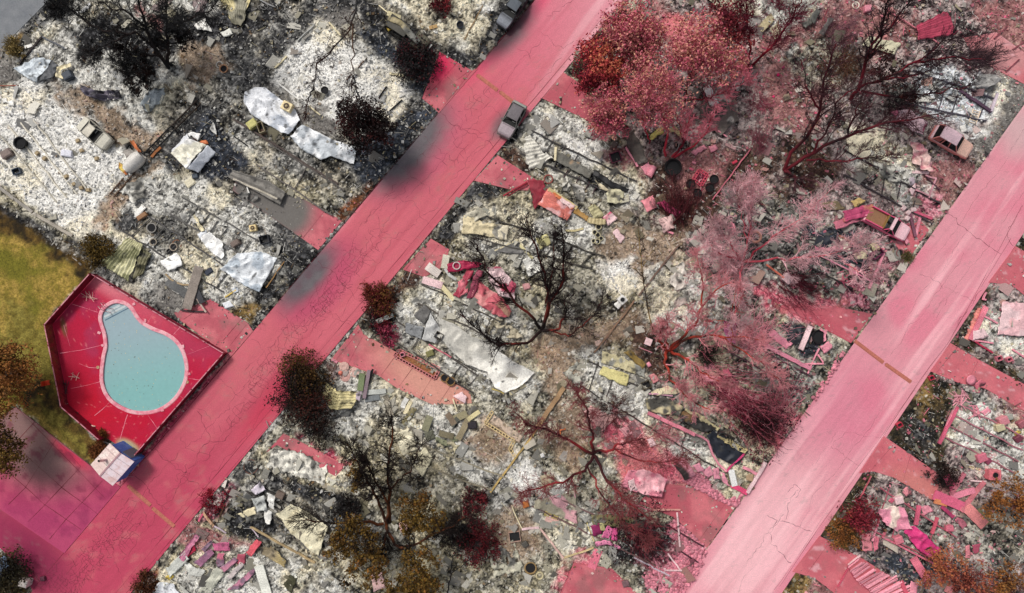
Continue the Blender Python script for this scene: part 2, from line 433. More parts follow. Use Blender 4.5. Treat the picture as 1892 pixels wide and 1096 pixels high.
PATCH = [
 # --- left block
 ('ashg',2,.15,[(-1200,-900),(1250,-330),(500,560),(175,505),(0,382),(-1200,-300)]),
 ('pavec',4,0, TOPLEFT),
 ('char',14,.1,[(88,10),(130,-10),(120,40),(60,90),(22,100),(60,48)]),
 ('olive',6,.1,[(14,80),(40,68),(46,100),(32,112),(16,96)]),
 ('pave',4,0,[(-60,96),(2,90),(34,118),(28,132),(40,152),(-60,160)]),
 ('ash',10,.2,[(60,66),(140,0),(330,-30),(420,0),(400,60),(330,160),(290,250),(240,230),(150,170),(40,150)]),
 ('ashy',10,.15,[(150,20),(200,0),(250,10),(230,50),(170,50)]),
 ('ashw',14,.2,[(-60,160),(80,150),(130,180),(200,240),(270,300),(190,425),(140,440),(0,352),(-60,330)]),
 ('dirt',14,.06,[(96,150),(140,160),(200,190),(260,240),(300,250),(280,285),(210,262),(170,215),(110,185)]),
 ('char',12,.1,[(120,60),(210,20),(280,60),(330,60),(330,100),(290,150),(250,160),(220,100),(150,110)]),
 ('char',8,.1,[(280,30),(480,10),(470,60),(400,90),(340,80),(280,70)]),
 ('dirtp',6,.05,[(246,12),(262,30),(300,60),(296,44),(260,10)]),
 ('dirt',8,.08,[(340,80),(400,84),(430,128),(360,160),(330,110)]),
 ('paved',12,.05,[(425,165),(470,95),(520,40),(560,28),(630,-20),(690,-10),(640,40),(588,36),(520,100),(500,140),(480,170)]),
 ('char',14,.08,[(440,110),(505,30),(560,-20),(500,-10),(440,60),(420,110)]),
 ('pave',12,.0,[(600,20),(650,20),(665,60),(620,60),(590,40)]),
 ('ashw',7,.16,[(588,34),(640,66),(700,105),(774,145),(752,195),(722,238),(640,226),(560,240),(530,190),(500,150),(540,90)]),
 ('ash',8,.1,[(640,60),(700,80),(740,110),(774,145),(700,110)]),
 ('pave',10,.05,[(500,155),(560,190),(600,200),(640,240),(600,262),(520,215)]),
 ('ashg',8,.18,[(395,200),(450,165),(660,310),(640,408),(600,415),(430,300)]),
 ('ash',10,.15,[(400,230),(440,240),(500,290),(470,310),(430,280)]),
 ('ashy',9,.15,[(500,320),(560,330),(640,380),(612,412),(560,390),(500,350)]),
 ('char',12,.1,[(520,215),(560,235),(640,270),(720,240),(700,300),(660,320),(600,280),(540,250)]),
 ('charb',10,.06,[(668,262),(735,222),(782,190),(806,206),(760,262),(704,334),(664,340),(650,305)]),
 ('charb',9,.02,[(355,215),(385,196),(440,270),(470,310),(440,330),(420,332),(380,350),(330,345),(300,310),(318,268)]),
 ('paved',10,.03,[(300,290),(330,250),(352,215),(380,200),(330,310)]),
 ('pave',10,.02,[(328,330),(370,350),(420,370),(400,388),(330,362)]),
 ('ash',12,.2,[(205,350),(280,305),(330,320),(420,350),(500,400),(570,450),(545,520),(500,560),(430,566),(330,555),(185,492),(180,440)]),
 ('ashg',10,.12,[(240,390),(330,390),(380,440),(330,470),(260,430)]),
 ('paved',5,.02,[(206,410),(238,388),(268,402),(240,432),(210,420)]),
 ('dirt',7,.05,[(170,415),(205,360),(296,292),(300,300),(232,372),(200,420)]),
 ('ashg',10,.08,[(480,430),(540,400),(596,470),(535,545),(500,545),(520,490)]),
 ('paved',10,.04,[(500,408),(545,420),(596,468),(570,502),(522,548),(500,548),(540,480)]),
 ('char',8,.05,[(560,460),(592,458),(592,474),(526,548),(505,548)]),
 ('char',8,.2,[(468,540),(510,500),(522,520),(500,560),(470,570)]),
 ('olive',6,.1,[(430,574),(466,556),(478,566),(462,596),(440,590)]),
 ('pave',8,.05,[(296,520),(340,520),(350,560),(322,580),(280,545)]),
 ('ash',10,.2,[(690,0),(950,-20),(930,60),(890,108),(850,100),(800,60),(720,10)]),
 ('char',12,.1,[(655,-10),(700,10),(720,60),(690,70),(660,40)]),
 ('charb',10,.05,[(660,60),(700,60),(770,90),(810,92),(786,180),(740,140)]),
 ('char',10,.06,[(920,-5),(990,-5),(930,70),(884,110),(880,96)]),
 ('char',8,.05,[(788,86),(880,100),(884,126),(866,128),(812,96)]),
 ('rust',6,.1,[(642,374),(688,338),(692,346),(640,404),(622,408),(628,388)]),
 # --- lawn
 ('grass',6,.03,[(-1200,-200),(0,386),(60,425),(150,490),(172,500),(92,594),(124,752),(192,832),(176,866),(30,752),(-50,800),(-1200,900)]),
 ('grassg',24,.03,[(0,560),(60,560),(100,660),(120,740),(110,790),(60,740),(10,660)]),
 ('grassd',12,.03,[(-60,345),(0,375),(70,420),(170,480),(176,505),(150,515),(90,468),(40,440),(-60,410)]),
 ('grassd',16,.03,[(60,690),(112,720),(128,752),(192,832),(174,864),(100,800),(40,756),(30,700)]),
 ('grassg',14,.03,[(75,740),(110,770),(160,830),(120,810),(70,770)]),
 ('char',8,.06,[(-40,336),(0,358),(60,402),(140,446),(150,456),(60,420),(0,384),(-40,366)]),
 ('ashy',6,.1,[(-30,330),(20,352),(90,400),(130,436),(120,442),(60,405),(-30,352)]),
 ('grassd',8,.02,[(-60,1000),(20,1030),(60,1060),(52,1100),(-60,1200)]),
 ('pinkg',4,.0,[(252,850),(426,654),(440,650),(220,905),(208,900)]),
 ('pinkd',6,.0,[(240,860),(420,668),(426,672),(250,872)]),
 # --- middle block
 ('ashy',2,.12,[(1250,-400),(2100,-400),(1900,190),(1560,660),(1250,1096),(1100,1400),(100,1300),(660,600),(1152,0)]),
 ('ashp',30,.1,[(1240,-40),(1900,-40),(1880,200),(1600,600),(1300,560),(1180,380),(1150,200),(1100,130)]),
 ('dirtp',30,.05,[(1380,60),(1480,20),(1620,-10),(1720,60),(1560,110),(1480,260),(1420,240),(1400,140)]),
 ('dirtp',20,.05,[(1210,0),(1260,30),(1290,70),(1240,110),(1190,70)]),
 ('moss',7,.1,[(1152,4),(1160,30),(1100,110),(1078,160),(1046,132),(1090,80)]),
 ('pinkg',12,.0,[(1230,20),(1280,40),(1288,66),(1262,82),(1216,60)]),
 ('char',6,.05,[(945,195),(990,184),(1004,186),(960,260),(925,288),(916,260)]),
 ('ash',12,.2,[(970,210),(1010,190),(1090,230),(1130,280),(1200,330),(1190,370),(1150,380),(1060,330),(1000,310),(960,280)]),
 ('ashw',9,.15,[(1046,262),(1080,265),(1086,284),(1060,290)]),
 ('char',9,.15,[(990,270),(1030,285),(1110,330),(1150,370),(1130,370),(1060,320),(1000,300)]),
 ('yard',8,.08,[(922,275),(950,270),(990,310),(1000,330),(960,320),(930,300)]),
 ('dirtp',14,.05,[(1116,285),(1170,270),(1200,300),(1200,330),(1150,310)]),
 ('yard',16,.05,[(1200,300),(1290,270),(1400,270),(1440,300),(1400,360),(1340,420),(1240,440),(1190,370)]),
 ('dirtp',12,.05,[(1230,290),(1330,265),(1370,290),(1300,370),(1250,360)]),
 ('moss',7,.08,[(876,338),(940,344),(900,384),(850,440),(828,462),(796,446),(812,412)]),
 ('char',6,.1,[(880,336),(936,346),(900,378),(858,420),(836,448),(800,444),(812,418)]),
 ('ash',12,.2,[(850,400),(880,370),(980,390),(1060,400),(1140,420),(1130,450),(1080,470),(960,480),(900,470),(840,450)]),
 ('dirt',14,.05,[(1130,390),(1190,420),(1270,440),(1230,500),(1180,540),(1120,500),(1100,460)]),
 ('ashw',12,.1,[(1110,480),(1160,480),(1185,530),(1160,550),(1120,540)]),
 ('dirt',16,.04,[(1000,600),(1120,590),(1160,560),(1200,600),(1130,640),(1070,700),(1030,740),(980,660)]),
 ('ash',12,.2,[(780,510),(860,520),(960,570),(1000,600),(960,640),(880,600),(800,560)]),
 ('yard',8,.05,[(749,494),(778,506),(775,524),(726,558),(700,590),(668,604),(664,598),(700,548)]),
 ('moss',8,.08,[(664,606),(700,580),(740,600),(730,650),(690,620)]),
 ('char',8,.1,[(690,575),(720,570),(735,600),(720,630),(690,610)]),
 ('ash',12,.2,[(740,560),(800,545),(900,600),(1000,690),(980,740),(900,730),(800,670),(730,620)]),
 ('dirt',10,.04,[(620,666),(640,660),(690,690),(684,700),(620,690)]),
 ('ashp',8,.1,[(604,668),(650,676),(660,720),(600,720)]),
 ('ash',12,.2,[(590,730),(650,690),(720,730),(880,760),(960,830),(1000,880),(900,900),(800,840),(700,800),(600,800)]),
 ('dirt',12,.05,[(850,810),(900,770),(960,800),(950,850),(900,860)]),
 ('pinkd',10,.03,[(560,806),(612,840),(640,860),(612,862)]),
 ('ash',9,.15,[(500,828),(600,854),(640,870),(690,900),(640,900),(560,880),(490,870)]),
 ('ashg',10,.15,[(470,880),(520,880),(680,930),(700,990),(640,1040),(560,1010),(430,960),(400,940)]),
 ('char',8,.08,[(480,876),(500,870),(640,920),(680,940),(600,925),(520,905)]),
 ('paved',6,.04,[(462,842),(480,870),(452,880),(440,905),(420,900)]),
 ('rubp',8,.15,[(385,936),(430,890),(440,910),(400,960),(370,965)]),
 ('char',8,.2,[(440,930),(480,920),(520,970),(500,1000),(430,990),(400,970)]),
 ('dirtp',8,.08,[(352,966),(420,990),(480,1010),(460,1030),(390,1020),(330,1000)]),
 ('rust',6,.08,[(243,1096),(292,1046),(308,1070),(290,1096)]),
 ('ash',12,.2,[(300,1050),(430,1010),(600,1040),(660,1110),(280,1110)]),
 ('ashy',12,.15,[(640,1040),(720,1030),(760,1100),(640,1100)]),
 ('ashg',12,.1,[(900,870),(960,860),(1000,900),(960,960),(900,950)]),
 ('ashw',14,.12,[(940,850),(985,835),(996,880),(970,916),(944,900)]),
 ('dirt',14,.05,[(1020,760),(1080,720),(1090,840),(1060,870),(1000,830)]),
 ('dirt',14,.05,[(900,960),(960,940),(1000,960),(1000,1020),(940,1050),(900,1010)]),
 ('ash',10,.15,[(1100,820),(1140,830),(1150,870),(1110,890)]),
 ('ash',12,.2,[(980,900),(1040,880),(1100,950),(1110,1010),(1060,1030),(990,980)]),
 ('pinkg',16,.04,[(1080,1010),(1110,1020),(1090,1100),(1030,1110),(1040,1060)]),
 ('char',14,.1,[(1110,1010),(1180,990),(1250,970),(1260,1010),(1200,1050),(1110,1040)]),
 ('char',10,.1,[(1090,960),(1200,960),(1250,990),(1180,1000),(1110,980)]),
 ('rubp',12,.1,[(1180,1040),(1250,1000),(1300,990),(1310,1010),(1270,1080),(1200,1100)]),
 ('pebble',4,.06,[(1245,958),(1306,1012),(1300,1040),(1262,1096),(1240,1096),(1240,1040),(1270,1010),(1232,985)]),
 ('pebble',4,.06,[(1262,888),(1290,870),(1310,890),(1340,925),(1372,912),(1360,938),(1330,925)]),
 ('ash',12,.2,[(1060,650),(1110,640),(1200,680),(1260,740),(1380,820),(1400,870),(1330,890),(1200,830),(1100,760)]),
 ('char',8,.15,[(1200,740),(1260,745),(1340,790),(1380,830),(1370,860),(1300,800),(1220,770)]),
 ('pinkg',16,.05,[(1130,760),(1180,790),(1260,860),(1300,890),(1230,900),(1160,900),(1100,780)]),
 ('pinkd',16,.05,[(1290,690),(1340,700),(1440,760),(1470,770),(1420,830),(1350,770)]),
 ('pinkg',14,.02,[(1430,745),(1475,766),(1480,775),(1440,830),(1400,800)]),
 ('yard',14,.05,[(1160,590),(1230,600),(1250,680),(1220,720),(1180,660)]),
 ('ash',14,.2,[(1190,500),(1280,480),(1340,540),(1330,620),(1250,640),(1200,590)]),
 ('ashg',12,.2,[(1340,360),(1400,340),(1560,420),(1620,470),(1620,520),(1580,580),(1480,560),(1380,500),(1340,420)]),
 ('charb',10,.2,[(1480,420),(1560,420),(1610,470),(1600,510),(1540,490)]),
 ('rubp',14,.1,[(1550,520),(1610,500),(1640,470),(1660,480),(1600,580),(1560,570)]),
 ('pinkg',16,.03,[(1400,530),(1470,540),(1560,570),(1590,600),(1500,595),(1430,570)]),
 ('ashg',12,.15,[(1340,600),(1440,590),(1540,640),(1560,660),(1480,750),(1420,720),(1350,680)]),
 ('charb',10,.2,[(1450,600),(1510,610),(1530,650),(1490,660),(1450,640)]),
 ('moss',8,.05,[(1500,735),(1520,690),(1558,640),(1562,655),(1500,740)]),
 ('ash',14,.2,[(1560,230),(1640,240),(1700,300),(1760,350),(1720,420),(1640,360),(1570,300)]),
 ('ashb',12,.2,[(1700,110),(1840,150),(1850,200),(1800,240),(1700,220),(1690,160)]),
 ('ashg',14,.1,[(1440,90),(1540,60),(1600,90),(1560,170),(1460,150)]),
 ('yard',20,.05,[(1420,260),(1480,250),(1560,300),(1540,350),(1440,360)]),
 ('dirtp',14,.03,[(1700,300),(1790,290),(1800,320),(1750,390),(1720,370)]),
 ('rubp',12,.1,[(1680,350),(1740,360),(1730,420),(1690,400)]),
 ('pave',16,.02,[(1830,150),(1900,150),(1900,190),(1850,260),(1800,290),(1790,260),(1840,220)]),
 ('ashw',10,.1,[(1836,200),(1850,130),(1862,170),(1830,235),(1800,250)]),
 ('dirtp',16,.03,[(1790,0),(1910,-10),(1910,110),(1840,80)]),
 ('ash',10,.12,[(1390,0),(1520,-10),(1500,40),(1420,60)]),
 # --- right block
 ('ashp',2,.12,[(2400,100),(1900,430),(1630,810),(1440,1100),(1200,1500),(2600,1500)]),
 ('moss',6,.08,[(1880,450),(1900,430),(1900,480),(1872,464)]),
 ('moss',10,.08,[(1762,620),(1760,640),(1840,690),(1900,720),(1900,690),(1800,640),(1830,530),(1816,530)]),
 ('ash',12,.2,[(1800,600),(1840,560),(1900,590),(1900,680),(1850,660)]),
 ('moss',6,.08,[(1720,688),(1768,712),(1760,760),(1750,820),(1740,880),(1684,841),(1634,808),(1640,790)]),
 ('char',14,.05,[(1670,780),(1710,740),(1730,790),(1720,850),(1690,830)]),
 ('olive',12,.05,[(1690,720),(1716,700),(1730,740),(1700,770)]),
 ('ash',12,.2,[(1790,720),(1900,770),(1900,900),(1850,880),(1740,810)]),
 ('dirtp',14,.03,[(1840,730),(1900,720),(1900,780),(1860,770)]),
 ('dirtp',14,.03,[(1690,890),(1740,890),(1760,910),(1720,925),(1690,915)]),
 ('moss',6,.08,[(1590,872),(1620,872),(1600,920),(1590,980),(1560,1010),(1595,1034),(1513,990),(1530,950)]),
 ('olive',12,.05,[(1530,960),(1570,940),(1590,990),(1560,1010)]),
 ('ashp',10,.15,[(1600,910),(1640,880),(1700,910),(1760,940),(1860,1000),(1840,1060),(1700,1020),(1610,990)]),
 ('ashg',12,.15,[(1620,950),(1680,930),(1760,990),(1720,1040),(1650,1010)]),
 ('charb',10,.1,[(1600,1020),(1660,1020),(1720,1050),(1680,1080),(1620,1050)]),
 ('ashg',12,.15,[(1780,930),(1900,920),(1900,1040),(1840,1060),(1780,1000)]),
 ('olive',5,.05,[(1440,1100),(1468,1056),(1504,1070),(1490,1100)]),
 ('dirtp',10,.05,[(1490,1096),(1505,1070),(1560,1100)]),
]

def make_ground():
 fx = np.arange(-60,60.01,.105); fy = np.arange(-37,37.01,.105)
 far = np.array([1.5,4,8,15,30,60,120,240,480,900])
 xs = np.concatenate([fx[0] - far[::-1], fx, fx[-1] + far]); ys = np.concatenate([fy[0] - far[::-1], fy, fy[-1] + far])
 X, Y = np.meshgrid(xs, ys, indexing='ij')
 px = X * PXM + CX; py = CY - Y * PXM
 K, (f0, f1, f2, f3) = recipes(px, py)
 cache = {}
 C = K['ashg'](); A = np.full(X.shape, .1)
 wob = (fbm(X * 1.1, Y * 1.1,4,61) - .5) * 2
 for name, fe, amp, poly in PATCH:
  if name not in cache: cache[name] = K[name]()
  poly = np.array(poly, float); m = fe * 2.5 + 8
  sel = (px > poly[:, 0].min() - m) & (px < poly[:, 0].max() + m) & (py > poly[:, 1].min() - m) & (py < poly[:, 1].max() + m)
  d = sdf_poly(px[sel], py[sel], poly) + wob[sel] * fe * 1.9
  a = 1 - sstep(-fe, fe, d)
  C[sel] = mixc(C[sel], cache[name][sel], a); A[sel] = A[sel] * (1 - a) + amp * a
 C = C * (.86 + .28 * f2)[..., None]
 Z = .05 + A * (np.abs(f1 - .5) * 2.4 + f0 * .7 + (f2 - .4) * .8) 
 Z = np.maximum(Z, .03)
 for poly, mg in [(p, 1) for p in ROADS + [SIDE]] + [(p, .5) for p in [APRON, TOPLEFT] + list(PADS.values())] + [(FENCE, 0)]:
  poly = np.array(poly, float)
  sel = (px > poly[:, 0].min() - 6) & (px < poly[:, 0].max() + 6) & (py > poly[:, 1].min() - 6) & (py < poly[:, 1].max() + 6)
  d = sdf_poly(px[sel], py[sel], poly)
  Z[sel] = np.where(d < (2.2 if mg > .5 else .6), -.06, np.where(d < 5, np.minimum(Z[sel], .06), Z[sel]))
 d = sdf_poly(px, py, WATER); Z = np.where(d < 6,-2.4, Z)
 b = MB(); b.grid(np.stack([X, Y, Z], -1), 0, C)
 o = b.build('ground', M_GROUND); tag(o, 'ash, soil and dead grass covering the ground between the roads','ground', kind='structure')
 return X, Y, Z, C, A
GX, GY, GZ, GC, GA = make_ground()
def ground_z(x, y):
 i = np.clip(np.searchsorted(GX[:, 0], x), 0, GX.shape[0] - 1); j = np.clip(np.searchsorted(GY[0], y), 0, GX.shape[1] - 1)
 return GZ[i, j]
def ground_c(x, y):
 i = np.clip(np.searchsorted(GX[:, 0], x), 0, GX.shape[0] - 1); j = np.clip(np.searchsorted(GY[0], y), 0, GX.shape[1] - 1)
 return GC[i, j]

# ------------------------------------------------------------------ roads, kerbs, driveways
def strip_between(L, Rr, step=.13, across=.13):
 L = np.array([W(*p)[:2] for p in L]); Rr = np.array([W(*p)[:2] for p in Rr])
 def resample(P, n):
  s = np.concatenate([[0], np.cumsum(np.linalg.norm(np.diff(P, axis=0), axis=1))]); t = np.linspace(0, s[-1], n)
  return np.stack([np.interp(t, s, P[:, 0]), np.interp(t, s, P[:, 1])], -1)
 n = int(np.linalg.norm(L[-1] - L[0]) / step); w = int(np.linalg.norm(L[0] - Rr[0]) / across) + 2
 L = resample(L, n); Rr = resample(Rr, n)
 t = np.linspace(0,1, w)[None, :, None]
 return L[:, None, :] * (1 - t) + Rr[:, None, :] * t

def crackline(b, pts, w=.035, z=.012, m=1, jit=.16, seg=.3, dens=1.0, rng=None):
 """a thin wandering crack drawn as a ribbon on the road's surface"""
 rng = rng or RNG
 pts = [np.array(W(*p)[:2]) for p in pts]
 P = [pts[0]]
 for a, c in zip(pts[:-1], pts[1:]):
  n = max(2, int(np.linalg.norm(c - a) / seg))
  nrm = np.array([-(c - a)[1],(c - a)[0]]); nrm /= np.linalg.norm(nrm) + 1e-9
  k = 0
  for i in range(1, n + 1):
   k = k * .7 + rng.normal() * jit * .6
   P.append(a + (c - a) * i / n + nrm * (k if i < n else 0))
 P = np.array(P); T = np.gradient(P, axis=0); T /= np.linalg.norm(T, axis=1)[:, None] + 1e-9
 N = np.stack([-T[:, 1], T[:, 0]], -1); ww = w * .62 * (.3 + 1.4 * rng.random(len(P)) ** 1.5)[:, None] / 2
 V = np.stack([np.column_stack([P - N * ww, np.full(len(P), z)]), np.column_stack([P + N * ww, np.full(len(P), z)])], 1)
 b.grid(V[:, ::-1], m, None, False)

def alligator(b, cx, cy, rx, ry, deg, n, cell, w=.022, z=.0115, m=1, seed=0):
 """crazed cracking: edges of a jittered cell net inside an ellipse of the road"""
 rng = np.random.default_rng(seed); a = R(deg)
 from_px = lambda u, v: (cx + u * math.cos(a) - v * math.sin(a), cy + u * math.sin(a) + v * math.cos(a))
 nu = int(2 * rx / cell); nv = int(2 * ry / cell)
 gu = np.linspace(-rx, rx, nu)[:, None] + rng.normal(size=(nu, nv)) * cell * .3 + (np.arange(nv)[None, :] % 2) * cell * .5
 gv = np.linspace(-ry, ry, nv)[None, :] + rng.normal(size=(nu, nv)) * cell * .3
 P = []
 for i in range(nu - 1):
  for j in range(nv - 1):
   r2 = (gu[i, j] / rx) ** 2 + (gv[i, j] / ry) ** 2
   if r2 > 1 or rng.random() < .25 + .45 * r2: continue
   for (i2, j2) in ((i + 1, j),(i, j + 1)):
    if rng.random() < .8: P.append((from_px(gu[i, j], gv[i, j]), from_px(gu[i2, j2], gv[i2, j2])))
 if not P: return
 A = np.array([(WX(p[0]), WY(p[1])) for p, q in P]); Bq = np.array([(WX(q[0]), WY(q[1])) for p, q in P])
 T = Bq - A; T /= np.linalg.norm(T, axis=1)[:, None] + 1e-9; N = np.stack([-T[:, 1], T[:, 0]], -1) * w / 2
 V = np.stack([A - N, Bq - N, Bq + N, A + N], 1); V = np.concatenate([V, np.full((len(P), 4,1), z)], -1)
 b.add(V.reshape(-1,3), np.arange(len(P) * 4).reshape(-1,4), None, m)

M_BUMP = mat('weathered_speed_hump',.85, base=tuple(lin(186,112,96)), var=.3, nscale=6)
M_GUTTER = mat('gutter_line',.95, base=tuple(lin(112,40,52)), var=.4)
def road(name, L, Rr, label, extra):
 G = strip_between(L, Rr)
 cpx = G[..., 0] * PXM + CX; cpy = CY - G[..., 1] * PXM
 n = fbm(G[..., 0] * .5, G[..., 1] * .5,3,71)
 t = np.linspace(-1,1, G.shape[1])[None, :]
 Z = .006 + .02 * (n - .5) * (1 - np.abs(t) ** 6) * 0 + (1 - t * t) * .0
 b = MB(); b.grid(np.concatenate([G, np.broadcast_to(Z, G.shape[:2])[..., None]], -1)[:, ::-1], 0, road_colour(cpx, cpy)[:, ::-1])
 extra(b)
 o = b.build(name, [M_PAVE, M_CRACK, M_GUTTER]); tag(o, label, 'road', kind='structure')
 return o
def crk1(b):
 r = np.random.default_rng(5)
 L = lambda t, o: (880 - 760 * t + o * .77,128 + 894 * t + o * .64)     # along the road, o px across from the left edge
 for t0, t1, o in ((-.1,.30,60),(.05,.5,98),(.2,.6,36),(.42,.95,84),(.55,1.05,50),(.1,.3,25),(.6,.9,112),(-.1,.12,100),(.3,.46,70)):
  crackline(b, [L(t0 + (t1 - t0) * k / 8, o + r.normal() * 5) for k in range(9)], .03, jit=.2, rng=r)
 for t in (.03,.075,.13,.19,.24,.285,.34,.395,.43,.5,.56,.63,.7,.735,.79,.88,.94,1.0):
  o0, o1 = sorted(r.random(2) * 132)
  if o1 - o0 < 50: o0, o1 = 6,90
  crackline(b, [L(t + r.normal() * .006, o0), L(t + r.normal() * .01,(o0 + o1) / 2), L(t + r.normal() * .006, o1)], .03, jit=.22, rng=r)
 for P, w in (([(365,760),(372,775),(388,805),(386,818),(368,836),(348,866)], .06),([(287,830),(316,855),(330,868),(345,872)], .06),
    ([(388,815),(410,816),(428,798),(434,778)], .05),([(345,872),(356,890),(372,906)], .05),([(345,870),(330,895),(310,930)], .05),
    ([(250,880),(276,905),(290,930),(312,940)], .05),([(195,968),(230,940),(246,920)], .04),([(165,985),(200,1000),(240,990),(266,960)], .04),
    ([(812,206),(838,232),(866,246),(905,262),(918,280)], .045),([(846,206),(875,178),(900,160)], .04),([(700,390),(735,360),(770,330)], .03),
    ([(570,560),(620,590),(650,596)], .04),([(587,482),(614,502),(650,530)], .07),([(610,455),(650,470),(690,475)], .03),
    ([(780,284),(806,292),(826,306)], .04),([(1010,30),(1060,-10)], .04),([(1000,60),(1040,90),(1060,76)], .03),([(955,90),(980,110),(975,96)], .03),([(545,640),(600,590)], .03),([(195,1000),(240,1096)], .03)):
  crackline(b, P, w, jit=.22, seg=.25, rng=r)
 for k, (cx, cy, rx, ry, cell) in enumerate(((640,500,110,26,6),(520,640,110,22,6),(600,560,60,18,5.5),(480,700,40,22,6),(340,870,26,12,6),(190,1010,90,26,6),(160,1040,80,30,6),(235,985,40,18,7),(830,240,46,10,8),(870,200,60,12,8),(840,280,30,20,8),(450,745,70,16,7))):
  alligator(b, cx, cy, rx, ry, -50,0, cell, seed=k, w=.02)
 for o in (-1.5,116,131):
  crackline(b, [L(-.2, o), L(1.25, o + (4 if o > 100 else 0))], .06, z=.011, m=2, jit=.015, seg=1.5, rng=r)
def crk2(b):
 r = np.random.default_rng(9)
 L = lambda t, o: (1750 - 500 * t + o * .81,393 + 701 * t + o * .58)
 for t0, t1, o in ((-.35,.1,30),(.05,.32,70),(.15,.2,90),(-.3,.2,96),(.0,.25,52),(.4,.75,110),(.85,1.1,90)):
  crackline(b, [L(t0 + (t1 - t0) * k / 8, o + r.normal() * 3) for k in range(9)], .025, jit=.1, rng=r)
 for P, w in (([(1750,393),(1762,402),(1790,428),(1850,470)], .06),([(1745,395),(1738,410)], .05),([(1630,810),(1560,800),(1540,825)], .02),([(1455,910),(1466,895),(1480,905),(1470,920)], .05),([(1475,905),(1456,930),(1452,960)], .05),
     ([(1418,952),(1436,962),(1470,972),(1500,982)], .06),([(1436,962),(1422,985),(1424,1005),(1440,1020),(1462,1040)], .06),([(1536,825),(1560,845),(1590,860)], .03),([(1545,800),(1520,835),(1500,860)], .02),
     ([(1700,508),(1750,530),(1800,556)], .03),([(1872,455),(1862,430),(1880,395),(1890,380)], .05),([(1815,535),(1790,570),(1770,600)], .05),([(1380,1040),(1420,985),(1450,950)], .04)):
  crackline(b, P, w, jit=.14, seg=.25, rng=r)
 crackline(b, [(1888,380),(1815,520),(1756,628),(1700,702),(1632,806),(1590,868),(1513,975),(1440,1085)], .05, m=2, jit=.02, seg=1.5, rng=r)
 crackline(b, [(1868,440),(1740,650),(1570,885),(1430,1090)], .03, m=2, jit=.05, seg=1.0, rng=r)
road('road', R1L, R1R, 'wide pink stained asphalt road running diagonally past the pool', crk1)
road('road', R2L, R2R, 'pale pink asphalt road running diagonally down the right side', crk2)
def side_extra(b):
 r = np.random.default_rng(2)
 alligator(b, 100,1075,70,30,42,0,6, seed=77)
 crackline(b, [(95,1030),(110,1040),(100,1060),(80,1080)], .04, rng=r)
def flat_area(name, poly, z, label, cat, colf, extra=None, mats=None, step=.22):
 """paved area: triangulated outline with an interior point lattice so its colour can vary"""
 from mathutils.geometry import delaunay_2d_cdt
 P = [Vector((WX(p[0]), WY(p[1]))) for p in poly]
 pts = list(P); n = len(P); edges = [(i, (i + 1) % n) for i in range(n)]
 A = np.array([(p.x, p.y) for p in P])
 gx, gy = np.meshgrid(np.arange(max(A[:, 0].min(), -62), min(A[:, 0].max(), 62), step), np.arange(max(A[:, 1].min(), -38), min(A[:, 1].max(), 38), step))
 gx = gx.ravel(); gy = gy.ravel(); ins = sdf_poly(gx, gy, A) < -.1
 pts += [Vector((x, y)) for x, y in zip(gx[ins], gy[ins])]
 v, e, f, _, _, _ = delaunay_2d_cdt(pts, edges, [list(range(n))], 1,1e-5)
 V = np.array([(p.x, p.y, z) for p in v]); T = [t for t in f if len(t) == 3]
 T = [t if (Vector(v[t[1]]) - Vector(v[t[0]])).cross(Vector(v[t[2]]) - Vector(v[t[0]])) > 0 else (t[0], t[2], t[1]) for t in T]
 b = MB(); b.add(V, None, T, 0, colf(V[:, 0] * PXM + CX, CY - V[:, 1] * PXM))
 Pn = np.array([(p.x, p.y) for p in P])
 G = np.stack([np.column_stack([np.vstack([Pn, Pn[:1]]), np.full(n + 1, z)]), np.column_stack([np.vstack([Pn, Pn[:1]]), np.full(n + 1, z - .12)])], 1)
 b.grid(G, 0, colf(G[..., 0] * PXM + CX, CY - G[..., 1] * PXM), False)
 if extra: extra(b)
 o = b.build(name, mats or [M_PAVE, M_CRACK, M_GUTTER]); return tag(o, label, cat, kind='structure')
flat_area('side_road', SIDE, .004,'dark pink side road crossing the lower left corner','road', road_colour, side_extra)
flat_area('corner_road', TOPLEFT, .07,'grey asphalt road in the upper left corner','road', lambda px, py: mixc(lin(112,116,122), lin(138,140,143), fbm(WX(px) * 2, WY(py) * 2,4,9)))

def pad_colour(px, py):
 x, y = WX(px), WY(py)
 n = fbm(x * .8, y * .8,4,81); n0 = fbm(x * 4, y * 4,3,82)
 right = sstep(1350,1500, px)
 c = mixc(lin(208,116,124), lin(186,92,104), sstep(.35,.65, n)); c = mixc(c, lin(150,104,104), sstep(.56,.74, fbm(x * .6, y * .6,4,86)) * .6)
 c = mixc(c, lin(204,108,118), right * .5)
 c = mixc(c, lin(214,158,140), ell(px, py, 810,715,130,40,32,.6) * .85)      # dusty end of the long driveway
 c = mixc(c, lin(218,20,84), ell(px, py, 808,120,26,30,0,.6) * .85)
 c = mixc(c, lin(110,98,98), ell(px, py, 1070,190,50,60,0,.8) * .0)
 c = mixc(c, lin(112,108,104), 1 - sstep(556,612, px + (py - 400) * .3) if False else ell(px, py, 500,370,86,60,35,.25))
 c = mixc(c, lin(206,150,150), ell(px, py, 1850,100,60,40,0,.6) * .8)
 c = mixc(c, lin(200,132,120), ell(px, py, 1700,905,60,30,30,.6) * .6)
 c = mixc(c, lin(178,72,90), ell(px, py, 1520,600,60,20,30,.7) * .6)
 c = mixc(c, lin(226,180,186), right * sstep(.66,.8, fbm(x * 1.4, y * 3,4,83)) * .6)
 return c * (.92 + .16 * n0)[..., None]
